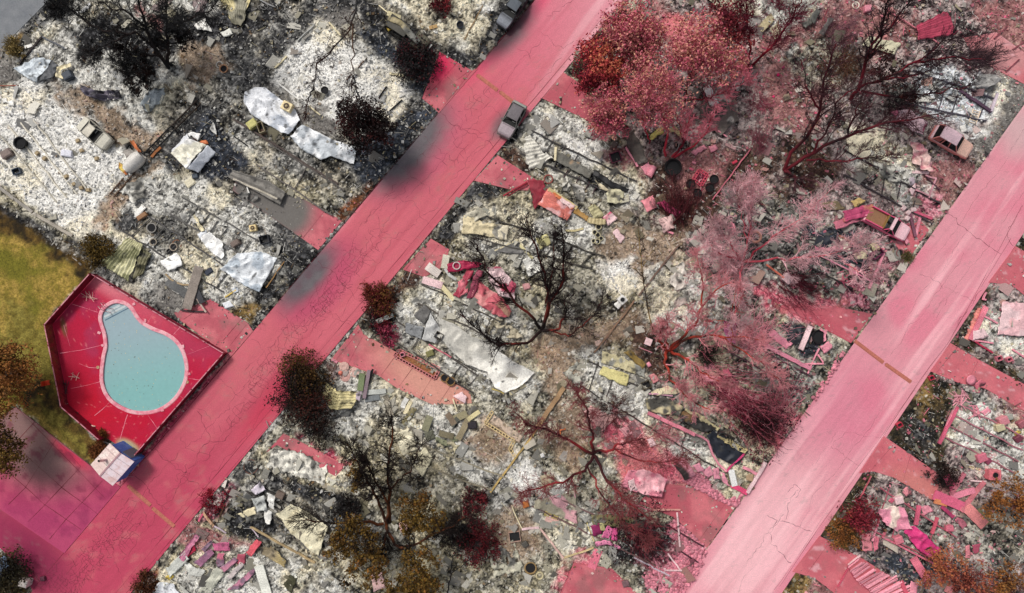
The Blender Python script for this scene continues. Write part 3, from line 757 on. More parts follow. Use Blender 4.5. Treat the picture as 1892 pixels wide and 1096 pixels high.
def pad_lines(poly, rows):
 def f(b):
  r = np.random.default_rng(len(poly))
  for P in rows: crackline(b, P, .04, z=.064, m=2, jit=.02, seg=1.2, rng=r)
 return f
PADX = {'a': [[(872,131),(811,206)],[(846,115),(784,184)],[(842,150),(866,132)],[(826,142),(850,164)]], 'b': [[(1060,146),(1030,195)],[(1084,176),(1062,216)]],
  'd': [[(812,452),(768,506)],[(796,441),(750,498)],[(830,462),(800,500)]], 'e': [[(672,618),(640,680)],[(735,652),(704,694)],[(768,672),(738,714)],[(802,692),(776,735)],[(668,606),(622,664)],[(836,708),(812,744)]],
  'c': [[(946,304),(906,342)],[(966,318),(938,350)]], 'h': [[(390,556),(340,590)],[(456,600),(424,640)],[(446,590),(412,630)]], 'm': [[(1682,841),(1668,888)],[(1650,822),(1606,872)]], 'g': [[(600,390),(560,440)]],
  'l': [[(1806,668),(1786,706)],[(1770,640),(1730,688)]], 'n': [[(1532,1002),(1490,1060)]], 'j': [[(1340,930),(1290,1000)]]}
PADLAB = {'a': 'bright magenta stained concrete driveway above the unsprayed road edge','b': 'pink driveway under the red leaved trees beside the road','c': 'pink driveway below the burnt grey car',
   'd': 'small pink driveway ending at pink crumpled sheets','e': 'long dusty pink driveway between two burnt homes','f': 'narrow deep pink driveway under a burnt tree','g': 'grey driveway turning pink at the road edge',
   'h': 'pink driveway beside the pool fence corner','i': 'pink driveway joining the left side of the pale road','j': 'pink driveway edged with round pebbles','k': 'pink driveway under the pickup truck',
   'l': 'streaked pink driveway right of the pale road','m': 'pink driveway between the dark yards right of the road','n': 'pink driveway at the bottom right with a burnt slatted panel','o': 'pink driveway at the right edge of the photo',
   'p': 'pale pink parking pad in the upper right corner','q': 'pale pink paving at the bottom centre'}
for k, poly in PADS.items():
 flat_area('driveway', poly, .05, PADLAB[k], 'driveway', pad_colour, pad_lines(poly, PADX.get(k, [])))
def apron_colour(px, py):
 x, y = WX(px), WY(py); n = fbm(x * .9, y * .9,4,91); n3 = fbm(x * .25, y * .25,3,92)
 c = mixc(lin(186,76,104), lin(164,56,90), sstep(.35,.65, n))
 g = ell(px, py, 60,815,105,70,40,.55)
 c = mixc(c, mixc(lin(126,102,98), lin(146,120,114), n), g * .9)
 c = mixc(c, lin(210,40,82), ell(px, py, 130,838,40,12,40,.6) * .8)
 c = mixc(c, lin(120,40,66), sstep(.63,.74, fbm(x * 1.3, y * 1.3,3,93)) * .55)
 c = mixc(c, lin(172,60,108), sstep(880,960, py) * .5)
 return c
def apron_joints(b):
 r = np.random.default_rng(1)
 for P in ([(32,754),(150,874),(196,922)],[(0,800),(45,838),(120,905),(182,950)],[(0,858),(48,900),(80,930),(150,978)],[(64,780),(0,850)],[(104,812),(48,900),(16,932)],[(150,862),(86,930),(52,964)],[(190,888),(122,960),(92,996)],[(70,782),(104,812),(150,862)]):
  crackline(b, P, .07, z=.054, m=2, jit=.02, seg=1.5, rng=r)
flat_area('concrete_yard', APRON, .04,'square jointed concrete yard beside the pool shed, partly unsprayed','yard', apron_colour, apron_joints)

flat_area('verge',[(250,850),(424,656),(437,646),(226,896)], .03,'narrow pink stained strip between the pool fence and the road','verge', lambda px, py: road_colour(px, py) * .8)
def hump(p, q, label):
 a, c = W(*p, .01), W(*q, .01); b = MB()
 n = 24; t = np.linspace(0,1, n); P = a[None] * (1 - t[:, None]) + c[None] * t[:, None]
 dx = (c - a)[:2] / np.linalg.norm((c - a)[:2]); nn = np.array([-dx[1], dx[0], 0])
 prof = [(-.2,0),(-.14,.045),(0,.065),(.14,.045),(.2,0)]
 V = np.stack([P + nn * u + np.array([0,0, z + .002]) for u, z in prof], 1)
 b.grid(V)
 b.tube([a + [0,0,.02], a + [0,0,.03]], .1,6)
 tag(b.build('speed_hump', M_BUMP), label, 'speed hump','rusty orange bars across the roads')
hump((882,139),(919,167),'orange brown bar across the upper road, half nearer the magenta driveway')
hump((924,170),(952,192),'orange brown bar across the upper road, half ending at the burnt grey car')
hump((237,898),(278,934),'orange brown bar across the lower road, half nearer the pool shed')
hump((282,939),(322,973),'orange brown bar across the lower road, half nearer the burnt lots')
hump((1578,629),(1632,670),'faded orange bar across the pale road, half nearer the left edge')
hump((1636,673),(1683,706),'faded orange bar across the pale road, half nearer the right edge')
# ------------------------------------------------------------------ swimming pool, deck, fence, shed
def smooth_loop(P, n):
 P = np.array(P, float); k = len(P)
 out = []
 for i in range(k):
  p0, p1, p2, p3 = P[i - 1], P[i], P[(i + 1) % k], P[(i + 2) % k]
  for t in np.linspace(0,1, n, endpoint=False):
   out.append(.5 * ((2 * p1) + (-p0 + p2) * t + (2 * p0 - 5 * p1 + 4 * p2 - p3) * t * t + (-p0 + 3 * p1 - 3 * p2 + p3) * t ** 3))
 return np.array(out)
def offset_loop(P, d):
 T = np.roll(P, -1,0) - np.roll(P, 1,0); T /= np.linalg.norm(T, axis=1)[:, None] + 1e-9
 N = np.stack([T[:, 1], -T[:, 0]], -1)
 a = np.sum(P[:, 0] * np.roll(P[:, 1], -1) - np.roll(P[:, 0], -1) * P[:, 1])
 return P + N * d * (1 if a > 0 else -1)
WP = smooth_loop([W(*p)[:2] for p in WATER], 8)
def ring(b, A, za, B_, zb, m=0, col=None, smooth=True):
 V = np.stack([np.column_stack([A, np.full(len(A), za)]), np.column_stack([B_, np.full(len(B_), zb)])], 0)
 b.grid(V, m, col, smooth, wrap=True)

M_WATER = mat('cloudy_pool_water',.1, var=.05, nscale=3, bump=.04, bscale=2.5, spec=.5)
M_PLASTER = mat('pool_plaster',.8, base=tuple(lin(150,176,184)), var=.1)
M_COPING = mat('pink_stained_coping',.8, base=tuple(lin(236,176,184)), alt=tuple(lin(226,130,148)), altscale=1.2, altpos=(.45,.6), var=.15)
M_DECKLINE = mat('deck_joint_filler',.85, base=tuple(lin(232,140,158)), var=.2)
M_CHROME = mat('steel_rail',.35, metal=.6, base=tuple(lin(214,176,180)), var=.1)

pool = empty('swimming_pool',(*W(255,665)[:2], 0), label='keyhole shaped swimming pool full of cloudy teal water', cat='swimming pool')
def add_to(o, par):
 o.parent = par
 o.matrix_parent_inverse = Matrix.Translation(-Vector(par.location)) if par.rotation_euler.z == 0 else par.matrix_basis.inverted()
 return o
b = MB()
ctr = W(262,670)[:2]
ring(b, WP, .02, WP, -1.5)
sh = np.stack([ctr + (WP - ctr) * t for t in (1.0,.6,.25,.02)], 0)
b.grid(np.concatenate([sh, np.full((*sh.shape[:2], 1), -1.5)], -1), 0, None, False, wrap=True)
add_to(b.build('basin', M_PLASTER), pool)
b = MB()
w1 = offset_loop(WP, .02)
sh = np.stack([ctr + (w1 - ctr) * t for t in np.linspace(1,.0,14)], 0)
b.grid(np.concatenate([sh, np.full((*sh.shape[:2], 1), -.09)], -1), 0, mixc(np.broadcast_to(lin(154,176,184),(*sh.shape[:2], 3)), np.broadcast_to(lin(132,184,182),(*sh.shape[:2], 3)), sstep(590,740, CY - sh[..., 1] * PXM + (sh[..., 0] * PXM + CX - 250) * .2)), True, wrap=True)
add_to(b.build('water', M_WATER), pool)
b = MB(); fr = np.random.default_rng(6)
for k in range(110):
 q = ctr + (WP[fr.integers(len(WP))] - ctr) * math.sqrt(fr.random()) * .97; b.box((*q, -.08),(.03 + .06 * fr.random(), .03 + .04 * fr.random(), .012), fr.random() * 3, col=lin(206,196,150) if fr.random() < .6 else lin(96,84,60))
tag(b.build('floating_leaves', M_CHIP),'scattered leaf and ash flecks floating on the pool water','flecks', kind='stuff')
b = MB()
o0, o1, o2, o3 = offset_loop(WP, -.03), offset_loop(WP, 0), offset_loop(WP, .30), offset_loop(WP, .36)
ring(b, o0,-.12, o0,.05); ring(b, o0,.05, o1,.075); ring(b, o1,.075, o2,.075); ring(b, o2,.075, o3,.03)
add_to(b.build('coping', M_COPING), pool)
b = MB()
M_STEP = mat('pale_step_edge',.7, base=tuple(lin(196,206,208)), var=.15)
M_STEPD = mat('blue_tile_strip',.5, base=tuple(lin(84,112,132)), var=.2)
for (p, q, ww, mm) in (((193,586),(232,565), .22,0),((194,592),(238,569), .10,1),((198,577),(222,564), .25,0)):
 b.bar(W(*p, -.085), W(*q, -.085), ww, .02, mm)
add_to(b.build('entry_steps',[M_STEP, M_STEPD]), pool)
for k, (x, y) in enumerate(((247,562),(268,592),(338,640),(349,691),(190,638),(183,615),(300,758))):
 b = MB(); b.box(W(x, y, .085),(.32,.26,.03), RNG.random() * 3, bev=.02)
 add_to(b.build('skimmer_lid', M_COPING), pool)
for p in ((189,566),(194,560)):
 a = W(*p); d = np.array([.55,-.42,0]); b = MB()
 b.tube([a + [0,0,.02], a + [0,0,.75], a + d * .5 + [0,0,.9], a + d * 1.2 + [0,0,.75], a + d * 1.5 + [0,0,-.1]], .035,6)
 add_to(b.build('hand_rail', M_CHROME), pool)

def deck_colour(px, py):
 x, y = WX(px), WY(py); n = fbm(x * .7, y * .7,4,101); n0 = fbm(x * 5, y * 5,3,102); n3 = fbm(x * .22, y * .22,3,103)
 c = mixc(lin(184,24,62), lin(172,44,80), sstep(.35,.65, n))
 c = mixc(c, lin(198,6,36), ell(px, py, 150,755,90,60,30,.8) * .75)
 c = mixc(c, lin(192,8,46), ell(px, py, 240,790,70,30,-30,.8) * .6)
 c = mixc(c, lin(214,92,112), ell(px, py, 240,545,110,28,33,.8) * .85)
 c = mixc(c, lin(222,128,140), ell(px, py, 200,525,40,16,33,.8) * .8)
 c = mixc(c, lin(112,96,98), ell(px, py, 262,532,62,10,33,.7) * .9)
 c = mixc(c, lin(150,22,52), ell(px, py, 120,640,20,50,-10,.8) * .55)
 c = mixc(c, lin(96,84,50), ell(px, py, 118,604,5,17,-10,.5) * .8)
 c = mixc(c, lin(186,54,84), ell(px, py, 370,640,70,30,30,.8) * .5)
 c = mixc(c, lin(186,172,136), ell(px, py, 238,828,24,13,34,.35))
 c = mixc(c, lin(238,150,150),(n0 > .78) * .3)
 return c * (.93 + .14 * n0)[..., None]
def ray_poly(c, d, poly):
 best = None
 for i in range(len(poly)):
  p, q = poly[i], poly[(i + 1) % len(poly)]
  e = q - p; den = d[0] * e[1] - d[1] * e[0]
  if abs(den) < 1e-9: continue
  t = ((p[0] - c[0]) * e[1] - (p[1] - c[1]) * e[0]) / den; s = ((p[0] - c[0]) * d[1] - (p[1] - c[1]) * d[0]) / den
  if t > 0 and -1e-6 <= s <= 1 + 1e-6 and (best is None or t < best): best = t
 return best
FP = np.array([W(*p)[:2] for p in FENCE])
inner = offset_loop(WP, .36)
outer = []
for p in inner:
 d = p - ctr; t = ray_poly(ctr, d, FP); outer.append(ctr + d * t)
outer = np.array(outer)
for c in FP:
 outer[np.argmin(np.linalg.norm(outer - c, axis=1))] = c
V = np.stack([inner * (1 - t) + outer * t for t in np.linspace(0,1,30)], 0)
b = MB(); b.grid(np.concatenate([V, np.full((*V.shape[:2], 1), .03)], -1), 0, deck_colour(V[..., 0] * PXM + CX, CY - V[..., 1] * PXM), True, wrap=True)
for P in ([(134,562),(160,570),(181,577)],[(111,653),(150,647),(188,638)],[(131,718),(160,712),(186,705)],[(294,565),(283,580),(272,598)],[(341,594),(332,606),(321,618)],[(401,634),(372,645),(346,655)],
   [(360,614),(380,625),(402,634)],[(372,702),(360,701),(349,699)],[(293,795),(283,780),(273,766)],[(222,812),(230,785),(236,766)],[(175,768),(190,756),(204,742)],[(147,672),(165,679),(180,680)],[(118,600),(130,640)],[(344,740),(335,733),(328,728)]):
 crackline(b, P, .07, z=.036, m=1, jit=.02, seg=.8)
tag(b.build('pool_deck',[M_PAVE, M_DECKLINE]),'deep red stained concrete deck around the swimming pool','pool deck', kind='structure')

M_FENCE = mat('red_stained_fence',.6, base=tuple(lin(128,22,44)), alt=tuple(lin(92,14,30)), altscale=2, var=.2, bump=.1)
M_RAIL = mat('pale_fence_rail',.5, base=tuple(lin(206,138,150)), alt=tuple(lin(150,50,66)), altscale=1.5, altpos=(.5,.62), var=.2, bump=.1)
fence = empty('pool_fence',(*FP[1], 0), label='thin red stained picket fence with pale top rail enclosing the pool deck', cat='fence')
FH = 1.25
segs = [(FP[0], FP[1]),(FP[1], FP[2]),(FP[2], FP[3]),(FP[4], FP[5]),(FP[5], FP[0])]
for si, (p, q) in enumerate(segs):
 if si == 4: FHs = .95
 else: FHs = FH
 L = np.linalg.norm(q - p); d = (q - p) / L; nrm = np.array([-d[1], d[0]])
 n = max(2, int(round(L / 2.4)))
 for i in range(n + 1):
  if i == 0 and si not in (0,3): continue
  c = p + d * L * i / n; b = MB(); b.box((*c, FHs / 2 + .03),(.08,.08, FHs + .06), math.atan2(d[1], d[0])); b.box((*c, FHs + .08),(.1,.1,.05), math.atan2(d[1], d[0]))
  add_to(b.build('post', M_FENCE), fence)
 b = MB(); b.bar((*p, FHs),(*q, FHs), .09,.05)
 add_to(b.build('top_rail', M_RAIL), fence)
 b = MB(); b.bar((*p, .2),(*q, .2), .05,.05)
 add_to(b.build('bottom_rail', M_FENCE), fence)
 b = MB(); m_ = int(L / (.085 if si != 4 else .2)); o_ = nrm * .03
 for i in range(m_):
  c = p + d * L * (i + .5) / m_ + o_
  b.box((*c, FHs / 2 + .02),(.078,.03, FHs - .1), math.atan2(d[1], d[0]))
 add_to(b.build('picket_panel', M_FENCE), fence)

M_ROOFP = mat('pale_roof_sheet',.6, base=tuple(lin(240,222,228)), alt=tuple(lin(226,190,188)), altscale=.8, altpos=(.48,.62), var=.1, nscale=4, bump=.1)
M_ROOFT = mat('darker_roof_sheet',.65, base=tuple(lin(222,196,190)), alt=tuple(lin(236,224,216)), altscale=1, altpos=(.48,.6), var=.14, nscale=4, bump=.1)  # slightly darker sheet colour for the left roof slope
M_BLUE = mat('blue_painted_wall',.7, base=tuple(lin(70,112,190)), alt=tuple(lin(96,134,204)), altscale=1.2, var=.1, bump=.1)
M_SEAM = mat('roof_seam',.8, base=tuple(lin(178,140,146)), var=.2)
M_DOOR = mat('grey_door',.7, base=tuple(lin(96,106,118)), var=.15)
M_DARK = mat('black_opening',.95, base=(.012,.012,.013), var=.1, bump=0)
RZ = 2.35
RA, RB, RC_, RD = [W(*p, RZ)[:2] for p in ((203,819),(248,853),(208,898),(167,859))]
sc_ = (RA + RB + RC_ + RD) / 4
shed = empty('pool_shed',(*sc_, 0), label='small blue walled shed with pale sheeted roof at the pool corner', cat='shed')
wc = [sc_ + (p - sc_) * f for p, f in ((RA, .86),(RB, .9),(RC_, .9),(RD, .86))]
wallnames = []
for i in range(4):
 p, q = wc[i], wc[(i + 1) % 4]; d = (q - p) / np.linalg.norm(q - p); nrm = np.array([d[1], -d[0]])
 b = MB(); b.bar((*(p), 1.12),(*(q), 1.12), .1,2.24)
 add_to(b.build('wall', M_BLUE), shed)
mab, mcd = (RA + RB) / 2,(RC_ + RD) / 2
ridge = .28
for (e0, e1, mm, nm) in ((RA, RD, M_ROOFT, 'l'),(RB, RC_, M_ROOFP, 'r')):
 b = MB(); n = 5
 for k in range(n):
  t0, t1 = k / n + .004,(k + 1) / n - .004
  P = [e0 * (1 - t0) + e1 * t0, e0 * (1 - t1) + e1 * t1, mab * (1 - t1) + mcd * t1, mab * (1 - t0) + mcd * t0]
  zz = RZ + (k % 2) * .02
  Vt = [(*P[0], zz),(*P[1], zz),(*P[2], zz + ridge),(*P[3], zz + ridge)]; Vb = [(v[0], v[1], v[2] - .05) for v in Vt]
  b.add(Vt + Vb, [(0,1,2,3) if nm == 'l' else (3,2,1,0),(4,7,6,5),(0,4,5,1),(1,5,6,2),(2,6,7,3),(3,7,4,0)], None, 0)
 add_to(b.build('roof_slope', mm), shed)
b = MB(); b.bar((*mab, RZ + ridge + .02),(*mcd, RZ + ridge + .02), .16,.05); add_to(b.build('ridge_cap', M_SEAM), shed)
vp = W(196,850, RZ + .2); b = MB(); b.tube([vp, vp + [-.12,.05,.5], vp + [-.2,.1,.85]], .13,10); vpo = add_to(b.build('vent_pipe', M_CHROME), shed)
b = MB(); b.tube([vp + [-.2,.1,.85], vp + [-.215,.105,.9]], .1,10); b.build('pipe_mouth', M_DARK, vpo)
p, q = wc[0], wc[1]; d = (q - p) / np.linalg.norm(q - p); nrm = np.array([-d[1], d[0]]); 
if np.dot(nrm, (p + q) / 2 - sc_) < 0: nrm = -nrm
b = MB(); c0 = p + d * 1.2 + nrm * .08; c1 = p + d * 2.3 + nrm * .08
b.bar((*c0,1.02),(*c1,1.02), .05,2.0); dr = add_to(b.build('door', M_DOOR), shed)
b = MB(); hp = c1 - d * .12 + nrm * .05; b.box((*hp, 1.0),(.1,.1,.06)); b.build('handle', M_CHROME, dr)

M_RED = mat('orange_red_plastic',.6, base=tuple(lin(216,70,40)), var=.15)
M_PALEP = mat('pale_plastic',.7, base=tuple(lin(214,168,160)), var=.2)
e = empty('lawn_chair', W(91,707), .2,'orange red plastic chair lying on the lawn beside the pool fence','chair')
for nm, c, s in (('seat',(0,0,.3),(.5,.5,.05)),('backrest',(-.24,0,.6),(.05,.5,.6))):
 b = MB(); b.box(c, s, bev=.02); b.build(nm, M_RED, e)
for x in (-.2,.2):
 for y in (-.2,.2):
  b = MB(); b.box((x, y, .14),(.05,.05,.28)); b.build('leg', M_RED, e)
def strewn_frame(label, px, py, rz, n, mat_, name, cat, r=.5):
 rr = np.random.default_rng(int(px * 7 + py)); b = MB(); c = W(px, py, .06)
 for i in range(n):
  a = rr.random() * 6.28; l = r * (.5 + rr.random()); m0 = c + [rr.normal() * r * .35, rr.normal() * r * .35, rr.random() * .2]
  b.tube([m0 - np.array([math.cos(a), math.sin(a), 0]) * l, m0, m0 + np.array([math.cos(a + .3), math.sin(a + .3), .2]) * l], .03,5)
 o = b.build(name, mat_, None, (c[0], c[1], 0)); return tag(o, label, cat)
strewn_frame('collapsed pale deck chair frame on the red pool deck near the top',167,546,0,6, M_PALEP, 'collapsed_deck_chair','deck chair',.6)
strewn_frame('dark metal tangle against the fence at the left pool side',121,712,0,7, mat('dark_tangle',.7, base=tuple(lin(60,50,56))),'metal_tangle','wreckage',.45)
strewn_frame('pale white scrap of frame on the red deck left of the pool',138,695,0,5, M_PALEP, 'chair_wreck','chair wreck',.35)
for x, y, l in ((346,706,'round drain cover on the red deck right of the water'),(181,679,'round drain cover on the red deck left of the water')):
 b = MB(); c = W(x, y, .032); b.lathe(c, [(.17,0),(.17,.03),(.11,.03),(.1,.012),(.001,.012)], 14); o = b.build('drain_cover', mat('drain_tan',.8, base=tuple(lin(186,150,120))), None, (c[0], c[1], 0)); tag(o, l, 'drain cover','deck drain covers')
b = MB(); c = W(170,787,.1); b.tube([c + [-.35,.05,0], c + [0,0,.06], c + [.35,-.05,0]],[.05,.12,.05], 8); tag(b.build('white_float', M_PALEP, None, (c[0], c[1], 0)),'small white float on the red deck beside the lower fence','float')
# ------------------------------------------------------------------ sheets of burnt metal, timbers, boxes, chassis, small things
PAL = dict(white=(232,230,224), snow=(246,245,242), cream=(228,216,180), grey=(158,158,156), dgrey=(92,92,92), tan=(176,148,118), rust=(150,88,48), yellow=(208,182,84), pink=(232,150,166),
   mag=(214,44,112), crim=(188,56,84), lav=(196,180,190), black=(34,34,36), steel=(150,162,172), orange=(206,116,70), palepink=(238,204,206), olive=(140,138,92), salmon=(220,128,112), dpink=(206,96,122), brown=(96,70,52), tin=(190,192,186), plum=(120,44,70))
PAL = {k: lin(*v) for k, v in PAL.items()}
def pal(c): return PAL[c] if isinstance(c, str) else lin(*c)
def resamp(P, n):
 P = np.array(P, float); s = np.concatenate([[0], np.cumsum(np.linalg.norm(np.diff(P, axis=0), axis=1))]); t = np.linspace(0, s[-1], n)
 return np.stack([np.interp(t, s, P[:, k]) for k in range(3)], -1)
_seed = [100]
def px3(p, z=.25):
 return W(p[0], p[1], p[2] if len(p) > 2 else z)
def sheet(label, L, Rr, col='white', cat='metal sheet', name='crumpled_metal_sheet', z=.3, amp=.12, crease=1.2, rib=0, ribpitch=.25, ribaxis='v', soot=.35, sootcol='black', second=None, secpos=(.5,.6), rag=.06, group=None, thick=.025, hole=0.0, curl=.0, step=.11, grad=None):
 """one buckled sheet spanning two edge lines L and R (px, py[, height])"""
 _seed[0] += 1; sd = _seed[0]
 L = np.array([px3(p, z) for p in L]); Rr = np.array([px3(p, z) for p in Rr])
 ln = max(np.linalg.norm(np.diff(L, axis=0), axis=1).sum(), np.linalg.norm(np.diff(Rr, axis=0), axis=1).sum())
 wd = np.linalg.norm(L - Rr[:len(L)] if len(L) == len(Rr) else L[0] - Rr[0], axis=-1).max()
 nu = int(np.clip(ln / step, 4,260)); nv = int(np.clip(wd / step, 4,140))
 L = resamp(L, nu); Rr = resamp(Rr, nu)
 t = np.linspace(0,1, nv)[None, :, None]; V = L[:, None] * (1 - t) + Rr[:, None] * t
 X, Y = V[..., 0], V[..., 1]
 n1 = fbm(X * crease, Y * crease, 3, sd); n2 = fbm(X * crease * .4, Y * crease * .4,2, sd + 3)
 fold = 1 - np.abs(2 * fbm(X * crease * .7, Y * crease * .7,2, sd + 7) - 1) * 3
 V[..., 2] += amp * ((n1 - .5) * 1.2 + (n2 - .4) * 1.6 + np.clip(fold, -.5,1) * .7)
 if rib:
  U = np.linspace(0, ln if ribaxis == 'u' else wd, nu if ribaxis == 'u' else nv)
  wv = np.cos(U / ribpitch * 2 * math.pi); wv = np.sign(wv) * np.abs(wv) ** .5 * rib
  V[..., 2] += wv[:, None] if ribaxis == 'u' else wv[None, :]
 uu = np.linspace(0,1, nu)[:, None]; vv = np.linspace(0,1, nv)[None, :]
 edge = np.minimum(np.minimum(uu, 1 - uu) * ln, np.minimum(vv, 1 - vv) * wd)
 V[..., 2] += curl * np.exp(-edge / .25) * (fbm(X * 1.5, Y * 1.5,2, sd + 9) - .2)
 k = np.exp(-edge / .15)
 V[..., 0] += (fbm(X * 3, Y * 3,2, sd + 11) - .5) * rag * 4 * k; V[..., 1] += (fbm(X * 3, Y * 3,2, sd + 12) - .5) * rag * 4 * k
 g = ground_z(X, Y); V[..., 2] = np.maximum(V[..., 2], g + .05)
 C = np.broadcast_to(pal(col), V.shape).copy()
 if grad is not None: C = mixc(C, np.broadcast_to(pal(grad), V.shape), sstep(.35,.65, uu + (n1 - .5) * .5 + 0 * vv))
 if second is not None: C = mixc(C, np.broadcast_to(pal(second), V.shape), sstep(secpos[0], secpos[1], fbm(X * .8, Y * .8,3, sd + 20)))
 st = fbm(X * 1.6, Y * 1.6,4, sd + 21)
 C = mixc(C, np.broadcast_to(pal(sootcol), V.shape), sstep(.72 - soot * .3,.86 - soot * .22, st) * .85)
 C = mixc(C, np.broadcast_to(pal('black') * .8, V.shape),(np.random.default_rng(sd).random(X.shape) < soot * .05) * .8)
 if rib: C = C * (1 - .16 * (fbm(X * .6, Y * .6,2, sd + 5) > .4))[..., None]
 ok = np.ones((nu - 1, nv - 1), bool)
 if hole: ok &= fbm(X * 1.3, Y * 1.3,3, sd + 30)[:-1, :-1] < .74 - hole * .3
 i = np.arange(nu - 1)[:, None] * nv; j = np.arange(nv - 1)[None, :]
 Q = np.stack(np.broadcast_arrays(i + j, i + nv + j, i + nv + j + 1, i + j + 1), -1)[ok]
 Vb = V.copy(); Vb[..., 2] -= thick; N = nu * nv
 e = np.concatenate([Q[:, [0,1]], Q[:, [1,2]], Q[:, [2,3]], Q[:, [3,0]]]); es = np.sort(e, 1); key = es[:, 0] * N + es[:, 1]
 _, inv, cnt = np.unique(key, return_inverse=True, return_counts=True); be = e[cnt[inv] == 1]
 b = MB(); a2 = np.cross(V[1,0] - V[0,0], V[0,1] - V[0,0])[2]
 top = Q if a2 > 0 else Q[:, ::-1]
 b.add(np.concatenate([V.reshape(-1,3), Vb.reshape(-1,3)]), np.concatenate([top, (top + N)[:, ::-1], np.column_stack([be, be[:, ::-1] + N])]), None, 0, np.concatenate([C.reshape(-1,3), C.reshape(-1,3) * .8]), True)
 c = V.reshape(-1,3).mean(0)
 o = b.build(name, M_METAL, None, (c[0], c[1], 0))
 return tag(o, label, cat, group)

def quad(label, a, b_, c, d, col='white', **k):
 """sheet from four corners in order round its outline"""
 return sheet(label, [a, b_],[d, c], col, **k)

GB = {}
def beam(label, p, q, w=.14, h=.14, col='grey', cat='beam', name='fallen_beam', z=.28, bend=0.0, group=None, mat_=None, hollow=False):
 _seed[0] += 1; r = np.random.default_rng(_seed[0])
 P, Q = px3(p, z), px3(q, z); n = max(3, int(np.linalg.norm(Q - P) / .5)); t = np.linspace(0,1, n)[:, None]
 pts = P * (1 - t) + Q * t; d = (Q - P) / np.linalg.norm(Q - P); nr = np.array([-d[1], d[0], 0])
 pts = pts + nr * (np.sin(t * math.pi) * bend + r.normal(size=(n, 1)) * .02) + np.array([0,0,1]) * r.normal(size=(n, 1)) * .02
 g = ground_z(pts[:, 0], pts[:, 1]); pts[:, 2] = np.maximum(pts[:, 2], g + h * .5)
 T = np.gradient(pts, axis=0); T /= np.linalg.norm(T, axis=1)[:, None]; A = np.cross(T, [0,0,1.0]); A /= np.linalg.norm(A, axis=1)[:, None] + 1e-9; Bn = np.cross(A, T)
 V = np.stack([pts + A * w / 2 * i + Bn * h / 2 * j for i, j in ((-1,-1),(1,-1),(1,1),(-1,1))], 1)
 C = pal(col) * (.8 + .4 * r.random((n, 1,1))) * np.ones((n, 4,3))
 b = MB(); b.grid(V, 0, C, False, wrap=True); b.add(V[0],[(0,1,2,3)], None, 0, C[0]); b.add(V[-1],[(3,2,1,0)], None, 0, C[-1])
 c = pts.mean(0); o = b.build(name, mat_ or M_WOOD, None, (c[0], c[1], 0)); return tag(o, label, cat, group)

def box(label, px, py, sx, sy, sz, rz, col='white', cat='appliance', name='burnt_appliance', kind='lid', tilt=0.0, group=None, z=0.0):
 """burnt appliance or crate: case + lid or opening"""
 c = W(px, py, sz / 2); gz = float(ground_z(c[0], c[1])) * .6 + z
 e = empty(name, (c[0], c[1], gz), R(rz), label, cat, group); e.rotation_euler.x = tilt
 b = MB(); C = pal(col)
 if kind == 'open':
  t = .05
  for (cc, s) in (((0,0,.03),(sx, sy, .06)),((0, sy / 2 - t / 2, sz / 2 + .03),(sx, t, sz - .06)),((0,-sy / 2 + t / 2, sz / 2 + .03),(sx, t, sz - .06)),((sx / 2 - t / 2,0, sz / 2 + .03),(t, sy - 2 * t, sz - .06)),((-sx / 2 + t / 2,0, sz / 2 + .03),(t, sy - 2 * t, sz - .06))):
   b.box(cc, s, col=C)
  b.build('case', M_METAL, e); b = MB(); b.box((0,0,.12),(sx - .14, sy - .14,.1), col=pal('black')); b.build('inner_ash', M_METAL, e)
 else:
  b.box((0,0, sz / 2),(sx, sy, sz), col=C, bev=.04); b.build('case', M_METAL, e)
  b = MB()
  if kind == 'hole':
   b.lathe((0,0, sz),[(min(sx, sy) * .38,0),(min(sx, sy) * .4,.03),(min(sx, sy) * .3,.04),(min(sx, sy) * .28,.0)], 16,0, C * .75); b.build('rim', M_METAL, e)
   b = MB(); b.lathe((0,0, sz),[(min(sx, sy) * .29,.012),(.001,.012)], 16,0, pal('black') * .6); b.build('drum_opening', M_METAL, e)
  elif kind == 'fan':
   r0 = min(sx, sy) * .4
   b.lathe((0,0, sz),[(r0,0),(r0,.05),(r0 * .85,.05),(r0 * .82,.01)], 18,0, C); b.build('fan_ring', M_METAL, e)
   b = MB(); b.lathe((0,0, sz),[(r0 * .83,.012),(r0 * .4,.012)], 18,0, pal('brown') * .5); b.lathe((0,0, sz),[(r0 * .4,.012),(r0 * .35,.08),(.001,.09)], 12,0, C * .5); b.build('fan_hub', M_METAL, e)
  else:
   b.box((sx * .03, sy * .02, sz + .015),(sx * .86, sy * .84,.05), R(2), col=C * .9, bev=.02); b.build('lid', M_METAL, e)
   b = MB(); b.bar((-sx * .3,-sy / 2 - .02, sz * .75),(sx * .3,-sy / 2 - .02, sz * .75), .03,.04, col=pal('dgrey')); b.build('handle', M_METAL, e)
 return e

